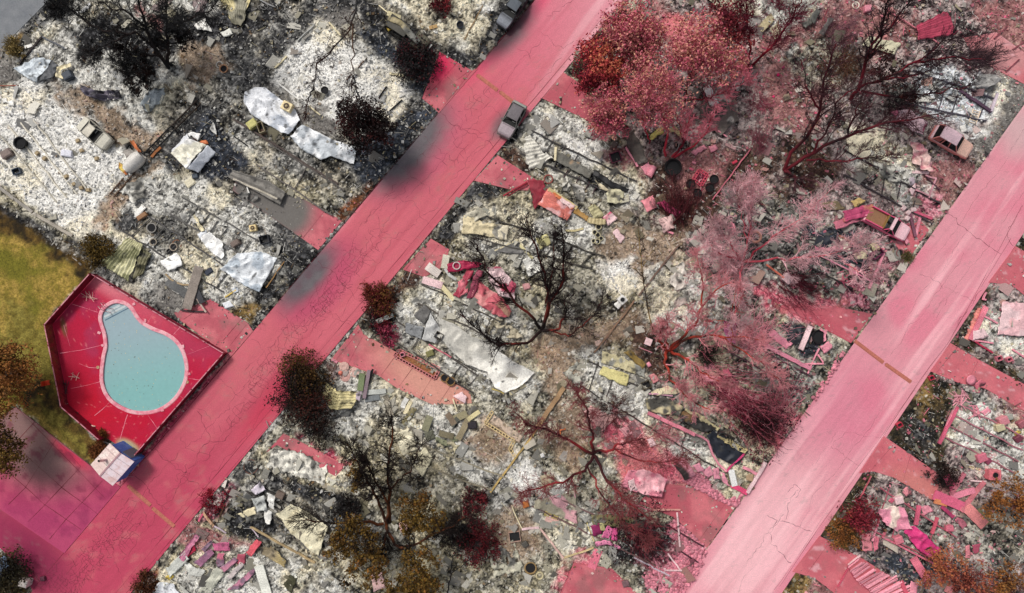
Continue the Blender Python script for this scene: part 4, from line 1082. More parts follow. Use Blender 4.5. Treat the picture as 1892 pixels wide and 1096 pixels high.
def pot(label, px, py, r, h, col='tan', cat='pot', name='plant_pot', group=None, hollow=True):
 c = W(px, py, 0); gz = float(ground_z(c[0], c[1])) * .7
 e = empty(name, (c[0], c[1], gz), 0, label, cat, group); C = pal(col)
 b = MB(); b.lathe((0,0,0),[(.001,.01),(r * .75,.01),(r * .98, h * .9),(r * 1.05, h * .9),(r * 1.05, h),(r * .86, h),(r * .8, h * .7)], 18,0, C); b.build('body', M_STONE, e)
 b = MB(); b.lathe((0,0,0),[(r * .84, h * .72),(.001, h * .75)], 14,0, pal('black') if hollow else C * .8); b.build('soil', M_STONE, e)
 return e
def tyre(label, px, py, r, w, col='black', cat='ring', name='rubber_ring', group=None, tiltx=0.0):
 c = W(px, py, 0); gz = float(ground_z(c[0], c[1]))
 b = MB(); n = 22; m = 8; V = np.zeros((n + 1, m, 3))
 for i in range(n + 1):
  a = i / n * 2 * math.pi
  for j in range(m):
   q = j / m * 2 * math.pi; rr = r - w * .5 + w * .5 * math.cos(q); V[i, j] = (rr * math.cos(a), rr * math.sin(a), w * .42 + w * .42 * math.sin(q))
 b.grid(V, 0, pal(col), True, wrap=True)
 o = b.build(name, M_STONE); o.location = (c[0], c[1], gz); o.rotation_euler.x = tiltx; return tag(o, label, cat, group)
def wheel_rim(label, px, py, r, col='grey', group=None):
 c = W(px, py, 0); gz = float(ground_z(c[0], c[1])); e = empty('wheel_rim',(c[0], c[1], gz), 0, label, 'wheel', group); C = pal(col)
 b = MB(); b.lathe((0,0,0),[(r, 0),(r, .18),(r * .82,.18),(r * .78,.06)], 18,0, C); b.build('rim', M_STONE, e)
 b = MB()
 for k in range(6): b.bar((0,0,.1),(r * .8 * math.cos(k * 1.047), r * .8 * math.sin(k * 1.047), .1), .09,.05, col=C * .8)
 b.lathe((0,0,.06),[(r * .22,0),(r * .2,.1),(.001,.1)], 10,0, C * .6); b.build('spokes', M_STONE, e)
 return e
def chassis(label, A, B_, C_, D, nb=2, nc=7, col='dgrey', z=.3, miss=.25, w=.13):
 """steel under-frame of a burnt mobile home. A->B and D->C are its long sides"""
 _seed[0] += 1; r = np.random.default_rng(_seed[0])
 A, B_, C_, D = [px3(p, z) for p in (A, B_, C_, D)]; cen = (A + B_ + C_ + D) / 4
 e = empty('mobile_home_chassis',(cen[0], cen[1], 0), 0, label, 'chassis','burnt steel frames of mobile homes')
 def br(p, q, w_, h_, nm, bend):
  b = MB(); n = max(2, int(np.linalg.norm(q - p) / 1.0)); t = np.linspace(0,1, n + 1)[:, None]; P = p * (1 - t) + q * t
  d = (q - p) / np.linalg.norm(q - p); P[1:-1] += np.array([-d[1], d[0], 0]) * r.normal(size=(n - 1,1)) * bend; P[:, 2] = np.maximum(P[:, 2], ground_z(P[:, 0], P[:, 1]) + .06)
  Cc = pal(col) * (.75 + .4 * r.random())
  for i in range(n): b.bar(P[i], P[i + 1], w_, h_, col=Cc)
  o = b.build(nm, M_METAL); add_to(o, e)
 for k in range(nb):
  t = (k + .5) / nb if nb > 2 else (.12 + .76 * k if nb == 2 else .5)
  br(A * (1 - t) + D * t, B_ * (1 - t) + C_ * t, w, w * 1.3,'main_rail',.05)
 for k in range(nc):
  if r.random() < miss: continue
  t = (k + .5) / nc + r.normal() * .01; p = A * (1 - t) + B_ * t; q = D * (1 - t) + C_ * t; s = r.random() * .3; f = 1 - r.random() * .3
  br(p * (1 - s) + q * s, p * (1 - f) + q * f, w * .6, w * .7,'cross_member',.02)
 for k in range(2):
  pass
 return e
# ------------------------------------------------------------------ what lies where (photograph px on the ground)
def ladder(label, a, b_, width, n, col='cream', cat='ladder', name='ladder', z=.3, rail=.07, group=None):
 A, Bq = px3(a, z), px3(b_, z); d = (Bq - A) / np.linalg.norm(Bq - A); nr = np.array([-d[1], d[0], 0]) * width / 2; c = (A + Bq) / 2
 e = empty(name, (c[0], c[1], 0), 0, label, cat, group); C = pal(col)
 for s in (-1,1):
  b = MB(); b.bar(A + nr * s, Bq + nr * s, rail, rail * 1.4, col=C); add_to(b.build('rail', M_WOOD), e)
 for k in range(n):
  p = A + (Bq - A) * (k + .5) / n; b = MB(); b.bar(p - nr, p + nr, rail * .8, rail * .8, col=C * .9); add_to(b.build('rung', M_WOOD), e)
 return e
def block_line(label, pts, col='cream', closed=False, soilcol=None, name='block_border', cat='border', s=.3, z=.12, group=None):
 """edging of pierced blocks along a line; dark holes alternate with the webs"""
 P = [px3(p, 0) for p in pts]; c = np.mean(P, 0); e = empty(name, (c[0], c[1], 0), 0, label, cat, group); b = MB(); C = pal(col)
 if closed: P = P + [P[0]]
 for p, q in zip(P[:-1], P[1:]):
  L = np.linalg.norm(q - p); d = (q - p) / L; nr = np.array([-d[1], d[0], 0]); n = max(2, int(L / s)); a = math.atan2(d[1], d[0])
  for sgn in (-1,1):
   b.bar(p + nr * .13 * sgn + [0,0,.15], q + nr * .13 * sgn + [0,0,.15], .07,.24, col=C)
  for k in range(n + 1):
   m_ = p + d * L * k / n + [0,0,.15]; b.box(m_, (.09,.2,.23), a, col=C * .9)
  b.bar(p + [0,0,.06], q + [0,0,.06], .2,.06, col=pal('black') * .6)
 add_to(b.build('blocks', M_STONE), e)
 if soilcol is not None:
  xy = [(q[0], q[1]) for q in P[:-1]]; b = MB(); b.poly(xy, 0,.1,0, pal(soilcol)); add_to(b.build('soil', M_GROUND), e)
 return e
def sticks(label, px, py, r, n, col, name='stick_pile', cat='sticks', z=.3, w=.07, ang=None):
 rr = np.random.default_rng(int(px + py * 3)); c = W(px, py, 0); b = MB(); C = pal(col)
 for i in range(n):
  a = rr.random() * math.pi if ang is None else ang + rr.normal() * .5; l = r * (.4 + .8 * rr.random()); m_ = c + np.array([rr.normal() * r * .35, rr.normal() * r * .35, z * rr.random() + .1])
  d = np.array([math.cos(a), math.sin(a), rr.normal() * .2]) * l / 1.4; b.bar(m_ - d, m_ + d, w * (.6 + rr.random()), w * .6, col=C * (.7 + .5 * rr.random()), roll=rr.random())
 return tag(b.build(name, M_WOOD, None, (c[0], c[1], 0)), label, cat)
def piece(label, a, b_, c, d, col, z=.3, amp=.06, **k):
 k.setdefault('soot',.25); return quad(label, a, b_, c, d, col, z=z, amp=amp, name=k.pop('name','metal_scrap'), cat=k.pop('cat','scrap'), **k)

# =========== left block
quad('pale blue white buckled sheet at the edge of the grey corner road',(26,129),(66,105),(97,112),(67,152),(206,214,220), amp=.25, z=.4, second='steel', soot=.4, curl=.2)
quad('dark grey folded flap beside the pale blue sheet near the corner road',(98,112),(109,121),(101,142),(70,152),(84,86,90), amp=.2, z=.35)
sheet('curled cream strip right of the pale blue sheet in the corner',[(104,143),(107,124),(130,116)],[(118,147),(116,132),(133,124)], 'cream', amp=.2, z=.45, curl=.3)
box('dark slate box beside the curled cream strip',128,141,.95,.8,.7,30,(60,68,80),'box','charred_box')
sheet('long black crumpled heap of roofing above the dirt path',[(149,158),(180,168),(226,167)],[(158,176),(185,187),(224,181)],(44,42,50), amp=.5, z=.45, crease=2.2, second=(96,90,104), secpos=(.5,.56), name='crumpled_roofing', cat='roofing')
sheet('grey blue dented sheet under the large charred tree',[(280,166),(304,161),(303,178)],[(257,192),(272,208),(297,190)],(176,184,188), amp=.25, z=.4, soot=.5)
beam('dark frame bar sloping down to the pale blue sheet',(78,68),(36,118), .16,.2,(60,54,54))
beam('grey frame bar running right from the corner of the burnt frame',(78,68),(121,90), .16,.16,(110,112,118))
beam('short white board in the ash left of the dark frame',(46,88),(60,84), .3,.1,'white')
sheet('bent white gutter strip near the top left dirt',[(137,20),(152,18),(163,4)],[(139,26),(156,23),(171,8)],(204,204,204), amp=.12, z=.3)
quad('brown slatted panel at the top edge behind the charred tree',(278,16),(306,-6),(322,0),(292,24),(136,118,116), rib=.03, ribpitch=.22, amp=.1)
sheet('cream ribbed metal sheet hanging over the top edge',[(404,-8),(420,20),(428,44)],[(466,-8),(456,24),(446,48)],(226,212,160), rib=.06, ribpitch=.35, amp=.2, soot=.5, second=(150,146,128))
quad('lavender brown ribbed panel left of the cream sheet at the top edge',(356,-4),(386,-4),(374,26),(358,20),(140,122,122), rib=.04, ribpitch=.25, amp=.1, soot=.4)
quad('white ragged sheet under the right side of the charred tree',(360,48),(378,31),(393,58),(366,55),'white', amp=.2, curl=.2)
piece('small pale triangle of sheet near the black lot line',(406,60),(424,53),(431,63),(414,68),(214,214,206))
beam('grey pipe frame end at the top edge left of the black strip',(480,0),(508,13), .12,.12,(150,150,150))
tyre('thin wire ring at the top edge beside the pipe frame',489,12,.42,.07,(130,130,128),'ring','wire_ring')
pot('tan round clay pot on the dark lot line',417,130,.42,.5,(186,140,108))
tyre('pale ring lying left of the tan clay pot',407,121,.4,.16,(186,180,172),'ring','stone_ring')
pot('small dark pot under the charred tree trunk',322,122,.3,.35,(120,116,110))
for p, q, l, w, c in (((608,41),(629,66),'pale sill at the upper right edge of the white ash rectangle',.14,'cream'),((530,104),(508,126),'pale sill on the left edge of the white ash rectangle',.14,'cream'),((511,152),(553,184),'long white sill at the lower left edge of the white ash rectangle',.16,'white'),
    ((582,45),(549,76),'thin grey sill at the top left edge of the white ash rectangle',.1,(176,176,172)),((635,78),(669,95),'grey sill continuing along the right edge of the white ash rectangle',.12,(196,194,188)),((571,196),(592,213),'short pale board in the soot below the white ash rectangle',.14,'cream'),
    ((720,135),(745,140),'short pale board at the right corner of the white ash rectangle',.2,'cream'),((715,160),(700,180),'black bar on the right part of the white ash rectangle',.12,'black'),((716,209),(743,184),'black bar near the lower right of the white ash rectangle',.12,'black'),((678,108),(640,148),'brown stick across the middle of the white ash rectangle',.06,'brown')):
 beam(l, p, q, w, .14, c, 'sill','foundation_sill')
pot('black hole of a pipe pot in the white ash rectangle',602,169,.38,.3,'black')
sheet('upper half of the long curved white roof, peppered with soot',[(451,170),(470,162),(492,163),(520,185),(545,203),(555,222)],[(451,188),(465,212),(485,225),(505,236),(522,246),(535,249)],(232,234,238),'roof','fallen_roof',.45,.2, soot=.2, second=(190,196,206), curl=.2, rag=.03)
sheet('lower half of the long curved white roof, ending in a point',[(559,231),(585,243),(612,257),(659,273)],[(536,252),(558,277),(595,296),(615,290),(654,304)],(232,234,236),'roof','fallen_roof',.4,.22, soot=.3, second=(180,186,192), curl=.25, rag=.03)
box('cream rooftop cooler with round fan on the curved white roof',534,200,1.05,.9,.6,-28,(232,214,170),'roof cooler','roof_cooler','fan', z=.45)
box('yellow and white burnt cabinet beside the curved white roof',468,231,1.0,.8,.7,35,(196,190,120),'cabinet','burnt_cabinet')
box('narrow black and white appliance below the curved white roof',484,237,.6,1.1,.8,20,(150,138,110),'appliance','burnt_appliance','open')
piece('brown rag of metal under the edge of the curved white roof',(478,240),(490,238),(494,250),(482,250),'brown')
beam('long dark rail running the length of the lot under the curved roof',(432,220),(624,340), .2,.22,(88,78,74),'rail','chassis_rail')
beam('black bar in the ash below the long dark rail',(432,252),(458,270), .12,.12,'black')
ladder('charred rail fence section by the white trailer shell, upper part',(272,285),(320,236), .55,11,'black','fence','charred_fence',.35,.1,'charred rail fence sections along the lot line')
ladder('charred rail fence section climbing to the black lot line',(320,236),(368,188), .5,10,(46,38,34),'fence','charred_fence',.35,.1,'charred rail fence sections along the lot line')
ladder('charred rail fence section running down from the rusty tank',(206,362),(266,292), .5,9,(92,72,58),'fence','charred_fence',.25,.09,'charred rail fence sections along the lot line')
beam('rusty brown bar beside the charred fence above the white trailer shell',(280,290),(297,272), .3,.15,(150,96,60))
tr = empty('trailer_shell', W(356,284), 0,'white crushed trailer shell sitting on the dark asphalt pad','trailer')
def part_of(par, o, nm=None):
 for k in ('label','category','group'):
  if k in o: del o[k]
 if nm: o.name = nm
 return add_to(o, par)
part_of(tr, sheet('',[(316,283),(332,270),(349,256)],[(345,312),(364,288),(382,268)], 'snow', z=1.2, amp=.14, soot=.0, second=(236,232,214), rib=.03, ribpitch=.9, ribaxis='u', rag=.02, curl=.1),'roof_panel')
part_of(tr, quad('',(383,268,1.25),(399,281,.7),(367,319,.5),(346,312,1.15),(226,230,238), amp=.1, soot=.12, rag=.05),'side_panel')
part_of(tr, quad('',(346,246,.9),(350,256,1.25),(317,283,1.2),(321,274,.8),(224,226,230), amp=.08, soot=.15),'side_panel')
part_of(tr, sheet('',[(347,248),(358,244),(370,248)],[(350,256),(354,250),(366,261)], 'snow', z=.95, amp=.1, soot=.1),'nose_cap')
part_of(tr, quad('',(349,251,.75),(366,250,.75),(367,262,.75),(351,258,.75),(60,30,26), amp=.08, soot=.4),'dark_interior')
part_of(tr, piece('',(368,262,.9),(380,260,.9),(384,266,.9),(374,267,.9),'orange'),'rusty_hinge')
b = MB(); b.box((*W(358,284)[:2], .5),(2.6,2.4,.9), R(-42), col=pal('dgrey')); add_to(b.build('body', M_METAL), tr)
tk = empty('crushed_tank', W(247,300), 0,'white crushed tank with torn rusty orange ends by the fence','tank')
P0, P1 = W(262,286,.6), W(233,315,.6); b = MB(); t = np.linspace(0,1,9)[:, None]
b.tube(P0 * (1 - t) + P1 * t, [.5,.68,.74,.76,.74,.7,.68,.6,.4], 14, col=np.array([lin(216,212,206) * (.9 + .02 * i) for i in range(9)])); add_to(b.build('shell', M_METAL), tk)
part_of(tk, quad('',(238,258,.3),(246,260,.5),(262,282,.9),(254,280,.6),'orange', amp=.1, soot=.2, second='rust'),'torn_end')
part_of(tk, sheet('',[(218,300),(222,312),(232,324)],[(226,304),(228,312),(238,322)],(176,96,48), z=.5, amp=.15, second='yellow'),'torn_end')
quad('grey bent metal tray left of the crushed tank',(227,282),(240,274),(252,284),(236,294),(150,144,138), amp=.12)
box('flat pale lavender white cabinet lying in the white ash',125,284,1.15,.68,.35,-8,(222,222,232),'cabinet','fallen_cabinet')
box('brown grey cabinet at the left edge of the white ash',15,285,1.1,.8,.6,30,(128,112,106),'cabinet','fallen_cabinet')
pot('large round black drum in the white ash at the left',46,267,.62,.7,'black','drum','burnt_drum')
box('small dark blue box in the lower left ash',33,317,.8,.6,.5,20,(70,82,100),'box','charred_box','open')
for x, y in ((71,284),(85,294),(153,279),(180,294),(125,327),(139,341),(152,348),(146,261),(165,352)):
 box('small tan concrete pier block in the white ash of the left lot', x, y, .42,.38,.3,(x * 7) % 50,(170,150,116),'pier block','pier_block', group='tan pier blocks in the white ash')
chassis('pale parallel rails of a burnt home in the white ash at the left',(74,219),(171,348),(96,378),(-20,240), 4,0,(196,190,176), w=.13, z=.28)
beam('thin rust red pole at the left edge beside the corner road',(-4,158),(33,158), .08,.08,(150,84,66))
beam('long pale wall sill along the lawn edge, upper length',(-10,340),(60,392), .3,.2,(160,154,146),'sill','foundation_sill')
beam('long pale wall sill along the lawn edge, lower length',(62,394),(134,436), .3,.2,(172,164,152),'sill','foundation_sill')
for i, (x, y, c_) in enumerate(((8,186,'white'),(20,192,'white'),(40,217,'white'))):
 piece(('white rag of sheet at the left edge of the ash','white rag of sheet near the left edge beside burnt scrub','small white slab in the upper left ash')[i],(x - 6, y - 4),(x + 4, y - 6),(x + 7, y + 4),(x - 4, y + 5), c_)
sheet('cream and green corrugated sheet fanned out above the pool fence',[(186,488),(237,440)],[(238,520),(264,452)],(226,222,180), rib=.09, ribpitch=.42, ribaxis='v', amp=.15, z=.55, second=(150,150,110), secpos=(.46,.56), soot=.15, name='corrugated_sheet')
sheet('blackened ragged end of the corrugated sheet above the pool fence',[(248,518),(262,456)],[(262,508),(281,470)],(120,116,88), rib=.1, ribpitch=.4, amp=.2, z=.5, soot=.8, name='corrugated_sheet')
quad('folded bright white panel in the ash above the pool fence',(295,483),(328,467),(337,490),(312,501),'snow', amp=.12, soot=.02, z=.4)
sheet('white wing shaped sheet in the middle of the lot beside the grey driveway',[(372,440),(388,428),(412,448),(415,474)],[(374,446),(385,460),(396,470),(410,479)], 'snow', amp=.18, soot=.05, z=.45, curl=.15)
piece('square white panel at the head of the wing shaped sheet',(364,432),(382,425),(385,438),(368,441),(224,228,234), z=.5)
sheet('looped tan strip above the white wing shaped sheet',[(358,398),(366,420),(372,428)],[(361,396),(371,414),(378,426)], 'cream', amp=.2, z=.5)
beam('wide tan grey plank standing out over the pink driveway corner',(368,493),(345,571), .95,.12,(140,130,122),'plank','wide_plank',.6)
beam('wide dark plank crossing under the tan grey plank',(309,518),(347,546), .9,.1,(104,104,104),'plank','wide_plank',.4)
beam('dark charred plank right of the tan grey plank',(360,530),(374,560), .55,.12,(70,70,74),'plank','wide_plank',.45)
beam('thin pale leg sticking out over the pink driveway corner',(364,552),(381,577), .16,.12,(180,160,150),'plank','thin_plank',.4)
beam('short charred bar lying on the pink driveway corner',(334,574),(380,576), .16,.12,(74,60,62),'plank','thin_plank',.2)
beam('curved tan trim below the folded white panel',(306,506),(350,527), .16,.12,(172,150,118),'trim','bent_trim',.4, bend=-.35)
box('cream cooler with round fan near the grey driveway',469,422,.72,.66,.55,10,(224,202,150),'cooler','cooler','fan')
sheet('large bluish white roof sheet above the unsprayed road edge',[(440,468),(483,465),(512,477)],[(408,497),(443,521),(479,541)],(222,226,230),'roof','fallen_roof',.5,.22, soot=.22, second=(176,186,196), curl=.25)
box('black burnt box left of the dark asphalt corner',490,443,.95,.85,.7,15,(40,44,54),'box','charred_box','open')
pot('round dark pot in the lot above the pool, upper one',284,422,.5,.4,(150,146,140)); pot('round tan pot in the lot above the pool, middle one',287,448,.36,.35,(176,164,146)); pot('round pot beside a rusty hoop in the lot above the pool',324,457,.4,.35,(170,156,140))
pot('small dark pot left of the rusty hoop',316,465,.26,.3,'black')
tyre('rusty hoop in the lot above the pool',328,452,.5,.09,(140,84,50),'hoop','rusty_hoop')
piece('white curled flap beside a black hole in the lot above the pool',(246,401),(262,376),(270,384),(254,403),'white')
box('rusty brown box beside the white curled flap',264,400,1.1,.5,.4,32,(150,110,76),'box','charred_box')
box('dark ribbed slab right of the wide tan grey plank',387,502,.85,.55,.3,35,(52,58,74),'slab','ribbed_slab')
box('brown cabinet in the lot left of the cream fan cooler',437,450,.9,.6,.6,32,(120,104,96),'cabinet','burnt_cabinet')
piece('white torn sheet at the lower corner of the lot by the olive bush',(410,560),(424,554),(432,566),(416,570),(226,228,232))
piece('small pale square scrap below the bluish white roof sheet',(428,532),(438,530),(442,540),(432,544),(206,212,220))
beam('tan stick right of the bluish white roof sheet',(525,483),(492,532), .1,.08,(150,116,76),'stick','stick'); beam('yellow stick at the lower end of the lot by the olive bush',(416,550),(436,536), .12,.08,(210,180,90),'stick','stick')
beam('bent pale hose curving through the lot beside the wide planks',(404,494),(388,525), .12,.1,(206,196,178),'hose','bent_hose',.25, bend=.2)
sheet('grey folded carport panel sliding onto the grey driveway',[(430,314),(495,334),(528,355)],[(423,328),(470,352),(518,379)],(126,122,116),'panel','carport_panel',.45,.1, rib=.05, ribpitch=.9, soot=.15, rag=.02)
beam('pale long batten along the grey carport panel',(431,331),(513,367), .18,.12,(190,182,166),'batten','batten',.5)
box('cream slab beside the white trailer shell',353,338,1.0,.8,.3,35,(222,214,188),'slab','cream_slab')
box('dark slate box at the lower right of the white trailer shell',362,326,.6,.5,.4,10,(70,80,92),'box','charred_box')
beam('short white stick on the grey driveway',(456,345),(460,357), .12,.08,'white','stick','stick')
chassis('dark frame rails of the burnt home above the pool',(270,388),(440,500),(408,545),(220,432), 2,6,(70,68,68)); chassis('dark frame rails of the burnt home beside the grey driveway',(340,360),(480,440),(452,480),(310,400), 2,7,(84,82,80))
chassis('dark frame rails of the burnt home under the curved white roof',(500,258),(640,345),(610,405),(470,310), 2,5,(90,84,80), miss=.4)
sheet('pale L shaped strip in the ash below the curved roof',[(388,240),(394,228)],[(400,250),(398,232)], 'white', amp=.1)
beam('short tan board right of the dark burnt car at the top',(793,52),(808,48), .35,.1,(170,140,96),'plank','thin_plank'); piece('small white square beyond the dark burnt car at the top',(799,58),(806,55),(809,61),(802,63),'white')
beam('thin rusty pipe down the ash lot left of the upper road',(892,10),(858,74), .07,.07,(150,120,80),'pipe','thin_pipe'); beam('bent steel bracket at the corner of the magenta driveway',(868,92),(880,106), .1,.1,(50,48,48),'bracket','bracket'); beam('pale lintel at the left edge of the lot by the upper road',(700,10),(720,26), .12,.1,'cream','lintel','lintel')
pot('dark bin in the ash left of the upper road',851,50,.36,.5,(50,56,66),'bin','burnt_bin')

# =========== middle block, upper part
sheet('white shredded sheet with frayed edge by the burnt grey car',[(971,253),(970,282),(977,312)],[(981,253),(1002,280),(1025,293)],(228,224,212), rib=.06, ribpitch=.4, ribaxis='u', amp=.2, z=.45, soot=.35, rag=.12)
sheet('long dark grey wall panel with brown stains in the lot by the burnt grey car',[(1029,278),(1062,297),(1095,317)],[(1027,298),(1056,313),(1088,331)],(110,108,100), amp=.1, z=.5, second=(166,140,112), secpos=(.52,.62), soot=.3)
beam('white post standing at the end of the dark wall panel',(1027,272),(1026,297), .22,.2,'cream','post','post',.6)
sheet('black trough shaped panel continuing beyond the dark wall panel',[(1098,314),(1130,335),(1162,350)],[(1095,322),(1128,347),(1158,355)],(36,36,38), amp=.12, z=.4)
sheet('ragged cream wall piece at the end of the black trough',[(1100,334),(1118,344)],[(1108,350),(1128,354)],(206,194,164), amp=.2, z=.4)
sheet('cream blanket like sheet above the pink corrugated roof',[(1119,358),(1136,345),(1153,356)],[(1122,374),(1138,377),(1151,372)],(206,200,168), amp=.25, z=.4)
for k, p in enumerate(((1046,322),(1068,334),(1086,344),(1100,352))):
 beam('thin dark joist stub below the dark wall panel',(p[0] + 3, p[1] - 8),(p[0] - 5, p[1] + 6), .08,.1,(70,44,52),'joist','joist_stub', group='joist stubs below the dark wall panel')
quad('deep red slatted awning folded over at the end of the driveway',(975,333),(1004,332),(1011,350),(988,389),(150,40,58), rib=.06, ribpitch=.24, ribaxis='u', amp=.1, z=.5, soot=.1, name='slatted_awning', cat='awning')
sheet('salmon pink corrugated carport roof with a dark grille patch',[(1012,350),(1063,383)],[(993,378),(1048,408)],(220,124,112), rib=.05, ribpitch=.32, ribaxis='v', amp=.08, z=.6, second=(232,178,178), secpos=(.48,.55), soot=.12, name='corrugated_roof', cat='roof')
sheet('white and orange strip of roofing on the salmon carport roof',[(1022,354),(1062,380)],[(1026,364),(1056,388)],(238,206,204), amp=.05, z=.75, second='orange', secpos=(.5,.55), soot=.05)
beam('cream fascia board along the salmon carport roof',(1013,349),(1066,385), .38,.14,(208,190,140),'board','fascia_board',.6)
sheet('ochre strip bending away from the carport roof',[(1063,384),(1086,400)],[(1060,392),(1084,410)],(186,144,82), amp=.08, z=.5, rib=.04, ribpitch=.3, soot=.1); sheet('cream corrugated strip right of the ochre strip',[(1086,402),(1104,404),(1120,406)],[(1084,412),(1102,416),(1118,416)],(200,184,140), amp=.1, z=.5, rib=.05, ribpitch=.35, ribaxis='u')
quad('olive cream crumpled sheet above the corrugated strip',(1086,384),(1100,377),(1116,398),(1098,408),(190,182,140), amp=.22, rib=.05, ribpitch=.4)
quad('pale pink sheet at the end of the cream corrugated strip',(1114,402),(1128,391),(1140,404),(1124,418),'palepink', amp=.1, second='dpink')
tyre('tan hoop at the upper corner of the red slatted awning',1013,332,.5,.14,(150,84,76),'hoop','rusty_hoop')
beam('thin red pole lying on the driveway left of the red awning',(930,362),(974,336), .12,.1,(170,50,66),'pole','thin_pole',.2); beam('second thin red pole on the driveway close beside the first',(936,363),(976,340), .08,.08,(140,40,56),'pole','thin_pole',.2)
sheet('grey and cream wall sheet at the front of the lot below the driveway',[(856,398),(900,411),(939,420)],[(854,431),(900,437),(938,444)],(150,146,136), amp=.18, z=.5, second=(214,200,164), secpos=(.5,.6), soot=.3)
quad('crumpled cream sheet at the left front of the lot below the driveway',(852,403),(885,383),(901,397),(868,414),(196,190,170), amp=.3, z=.45, soot=.4)
quad('pale square door at the right end of the grey wall sheet',(920,414),(939,417),(937,443),(921,440),(222,212,186), amp=.08, z=.6, soot=.15)
quad('dark grey triangular sheet with cream rim',(914,465),(955,444),(973,460),(966,469),(110,108,106), amp=.1, z=.4)
beam('cream board right of the dark triangular sheet',(958,450),(984,478), .3,.12,(204,194,150),'board','fallen_board'); beam('cream rim board along the dark triangular sheet',(914,464),(958,443), .14,.12,'cream','board','fallen_board'); beam('cream curved trim near the round jars',(1045,426),(1078,423), .2,.1,(210,196,150),'trim','bent_trim',.3, bend=-.15)
quad('white sheet under the branches right of the dark triangular sheet',(966,480),(990,470),(1002,500),(976,512),(226,224,216), amp=.2, soot=.2); quad('yellowish sheet under the branches near the lot middle',(990,440),(1012,432),(1018,450),(996,462),(204,196,140), amp=.15)
for x, y, r_ in ((1105,420,.3),(1098,430,.24),(1104,435,.26),(1096,446,.22),(1103,447,.28),(1110,441,.22)):
 pot('small cream jar in a cluster on the black ash', x, y, r_, .3,(206,196,160),'jar','burnt_jar','cluster of small cream jars')
sheet('crimson ribbed strip with a round hole curving over the wreckage',[(826,489),(850,481),(893,486)],[(828,505),(850,501),(884,494)],(176,36,78), rib=.05, ribpitch=.3, amp=.15, z=.7, soot=.15)
tyre('pale round ring on the crimson ribbed strip',845,492,.42,.12,(206,190,186),'ring','vent_ring').location.z += .7
quad('crimson vertical strip falling left below the curved strip',(838,546),(862,499),(876,502),(849,551),(186,66,88), rib=.05, ribpitch=.3, amp=.12, z=.6, soot=.2); quad('purple red vertical strip right of the first crimson strip',(862,552),(880,499),(893,500),(875,551),(150,60,84), rib=.05, ribpitch=.3, amp=.12, z=.6, soot=.3)
sheet('large pink corrugated sheet with many ridges in the wreckage',[(880,516),(905,534),(930,552),(946,576)],[(871,548),(890,566),(910,580),(935,587)],(196,92,104), rib=.06, ribpitch=.24, ribaxis='v', amp=.14, z=.55, second=(228,150,150), soot=.18, name='corrugated_sheet')
sheet('pale pink and white crumpled sheet at the right of the wreckage',[(901,493),(926,494),(953,526)],[(904,521),(924,546),(951,553)],(236,206,208), amp=.3, z=.6, second=(186,70,98), soot=.22, curl=.2)
beam('thick white plank at the left of the crimson wreckage',(789,491),(812,507), .85,.2,(226,214,206),'plank','wide_plank',.5); beam('pale pink plank at the lower left of the crimson wreckage',(781,517),(817,528), .75,.18,(230,196,198),'plank','wide_plank',.45); beam('upright cream post at the top of the crimson wreckage',(825,471),(821,496), .7,.3,(208,202,184),'post','post',.7)
beam('bent cream strip below the cream post',(822,496),(843,517), .3,.1,(196,196,190),'trim','bent_trim',.7, bend=-.2); beam('cream yellow beam under the crimson wreckage',(816,528),(839,554), .45,.15,(214,202,160),'beam','fallen_beam',.4); quad('tan flap at the lower right end of the pink corrugated sheet',(914,562),(926,556),(945,575),(940,587),(182,140,118), amp=.1, z=.55); piece('pink crumple at the centre of the crimson wreckage',(845,520),(862,512),(866,540),(850,548),(206,110,122), z=.65, amp=.2)
piece('pinkish square scrap beyond the crimson wreckage',(966,524),(978,522),(980,532),(968,536),(206,150,150))
quad('dark grey panel at the top front of the long white roof',(765,583),(783,562),(796,574),(784,600),(104,102,100), amp=.08, z=.5, soot=.3); quad('grey metal panel at the left front of the long white roof',(750,597),(784,605),(778,627),(748,615),(138,140,142), amp=.08, z=.5, soot=.25); quad('bent silver panel between the grey panel and the long white roof',(780,627),(795,578),(817,613),(804,635),(188,188,186), amp=.2, z=.6, soot=.35)
sheet('long white roof sheet stretching right across the middle lot',[(811,588),(846,602),(866,619),(892,628),(915,643),(948,667),(989,689)],[(815,625),(830,645),(860,672),(900,687),(915,716),(933,726),(962,714)],(196,193,184),'roof','fallen_roof',.6,.2, soot=.02, grad=(250,247,238), curl=.25, rag=.04, crease=.8)
sheet('torn cream edge hanging from the tip of the long white roof',[(938,722),(966,706)],[(944,731),(974,713)], 'cream', amp=.2, z=.3); beam('yellow batten under the tip of the long white roof',(909,719),(932,726), .14,.1,(200,180,110),'batten','batten')
beam('thin pink batten along the lower edge of the long white roof',(792,637),(834,660), .14,.12,(206,120,130),'batten','batten',.4); beam('thin dark batten beyond the pink batten',(834,660),(880,686), .1,.1,(80,76,72),'batten','batten')
box('charred open box in the gap of the silver panel',812,620,.7,.8,.5,60,(70,62,52),'box','charred_box','open', z=.4)
beam('silver roll of gutter left of the long white roof',(696,595),(726,582), .45,.3,(186,190,184),'gutter','gutter_roll',.4)
block_line('dark red pierced block planter beside the long dusty driveway',[(738,647),(813,681),(803,699),(729,657)],(206,130,130), True, (150,100,66),'planter','planter',.33,.12)
box('small pink box inside the upper end of the block planter',744,655,.5,.42,.4,20,'pink','box','small_box','open')
box('olive charred drum lid above the block planter',795,653,.8,.6,.5,20,(130,126,80),'drum','burnt_drum')
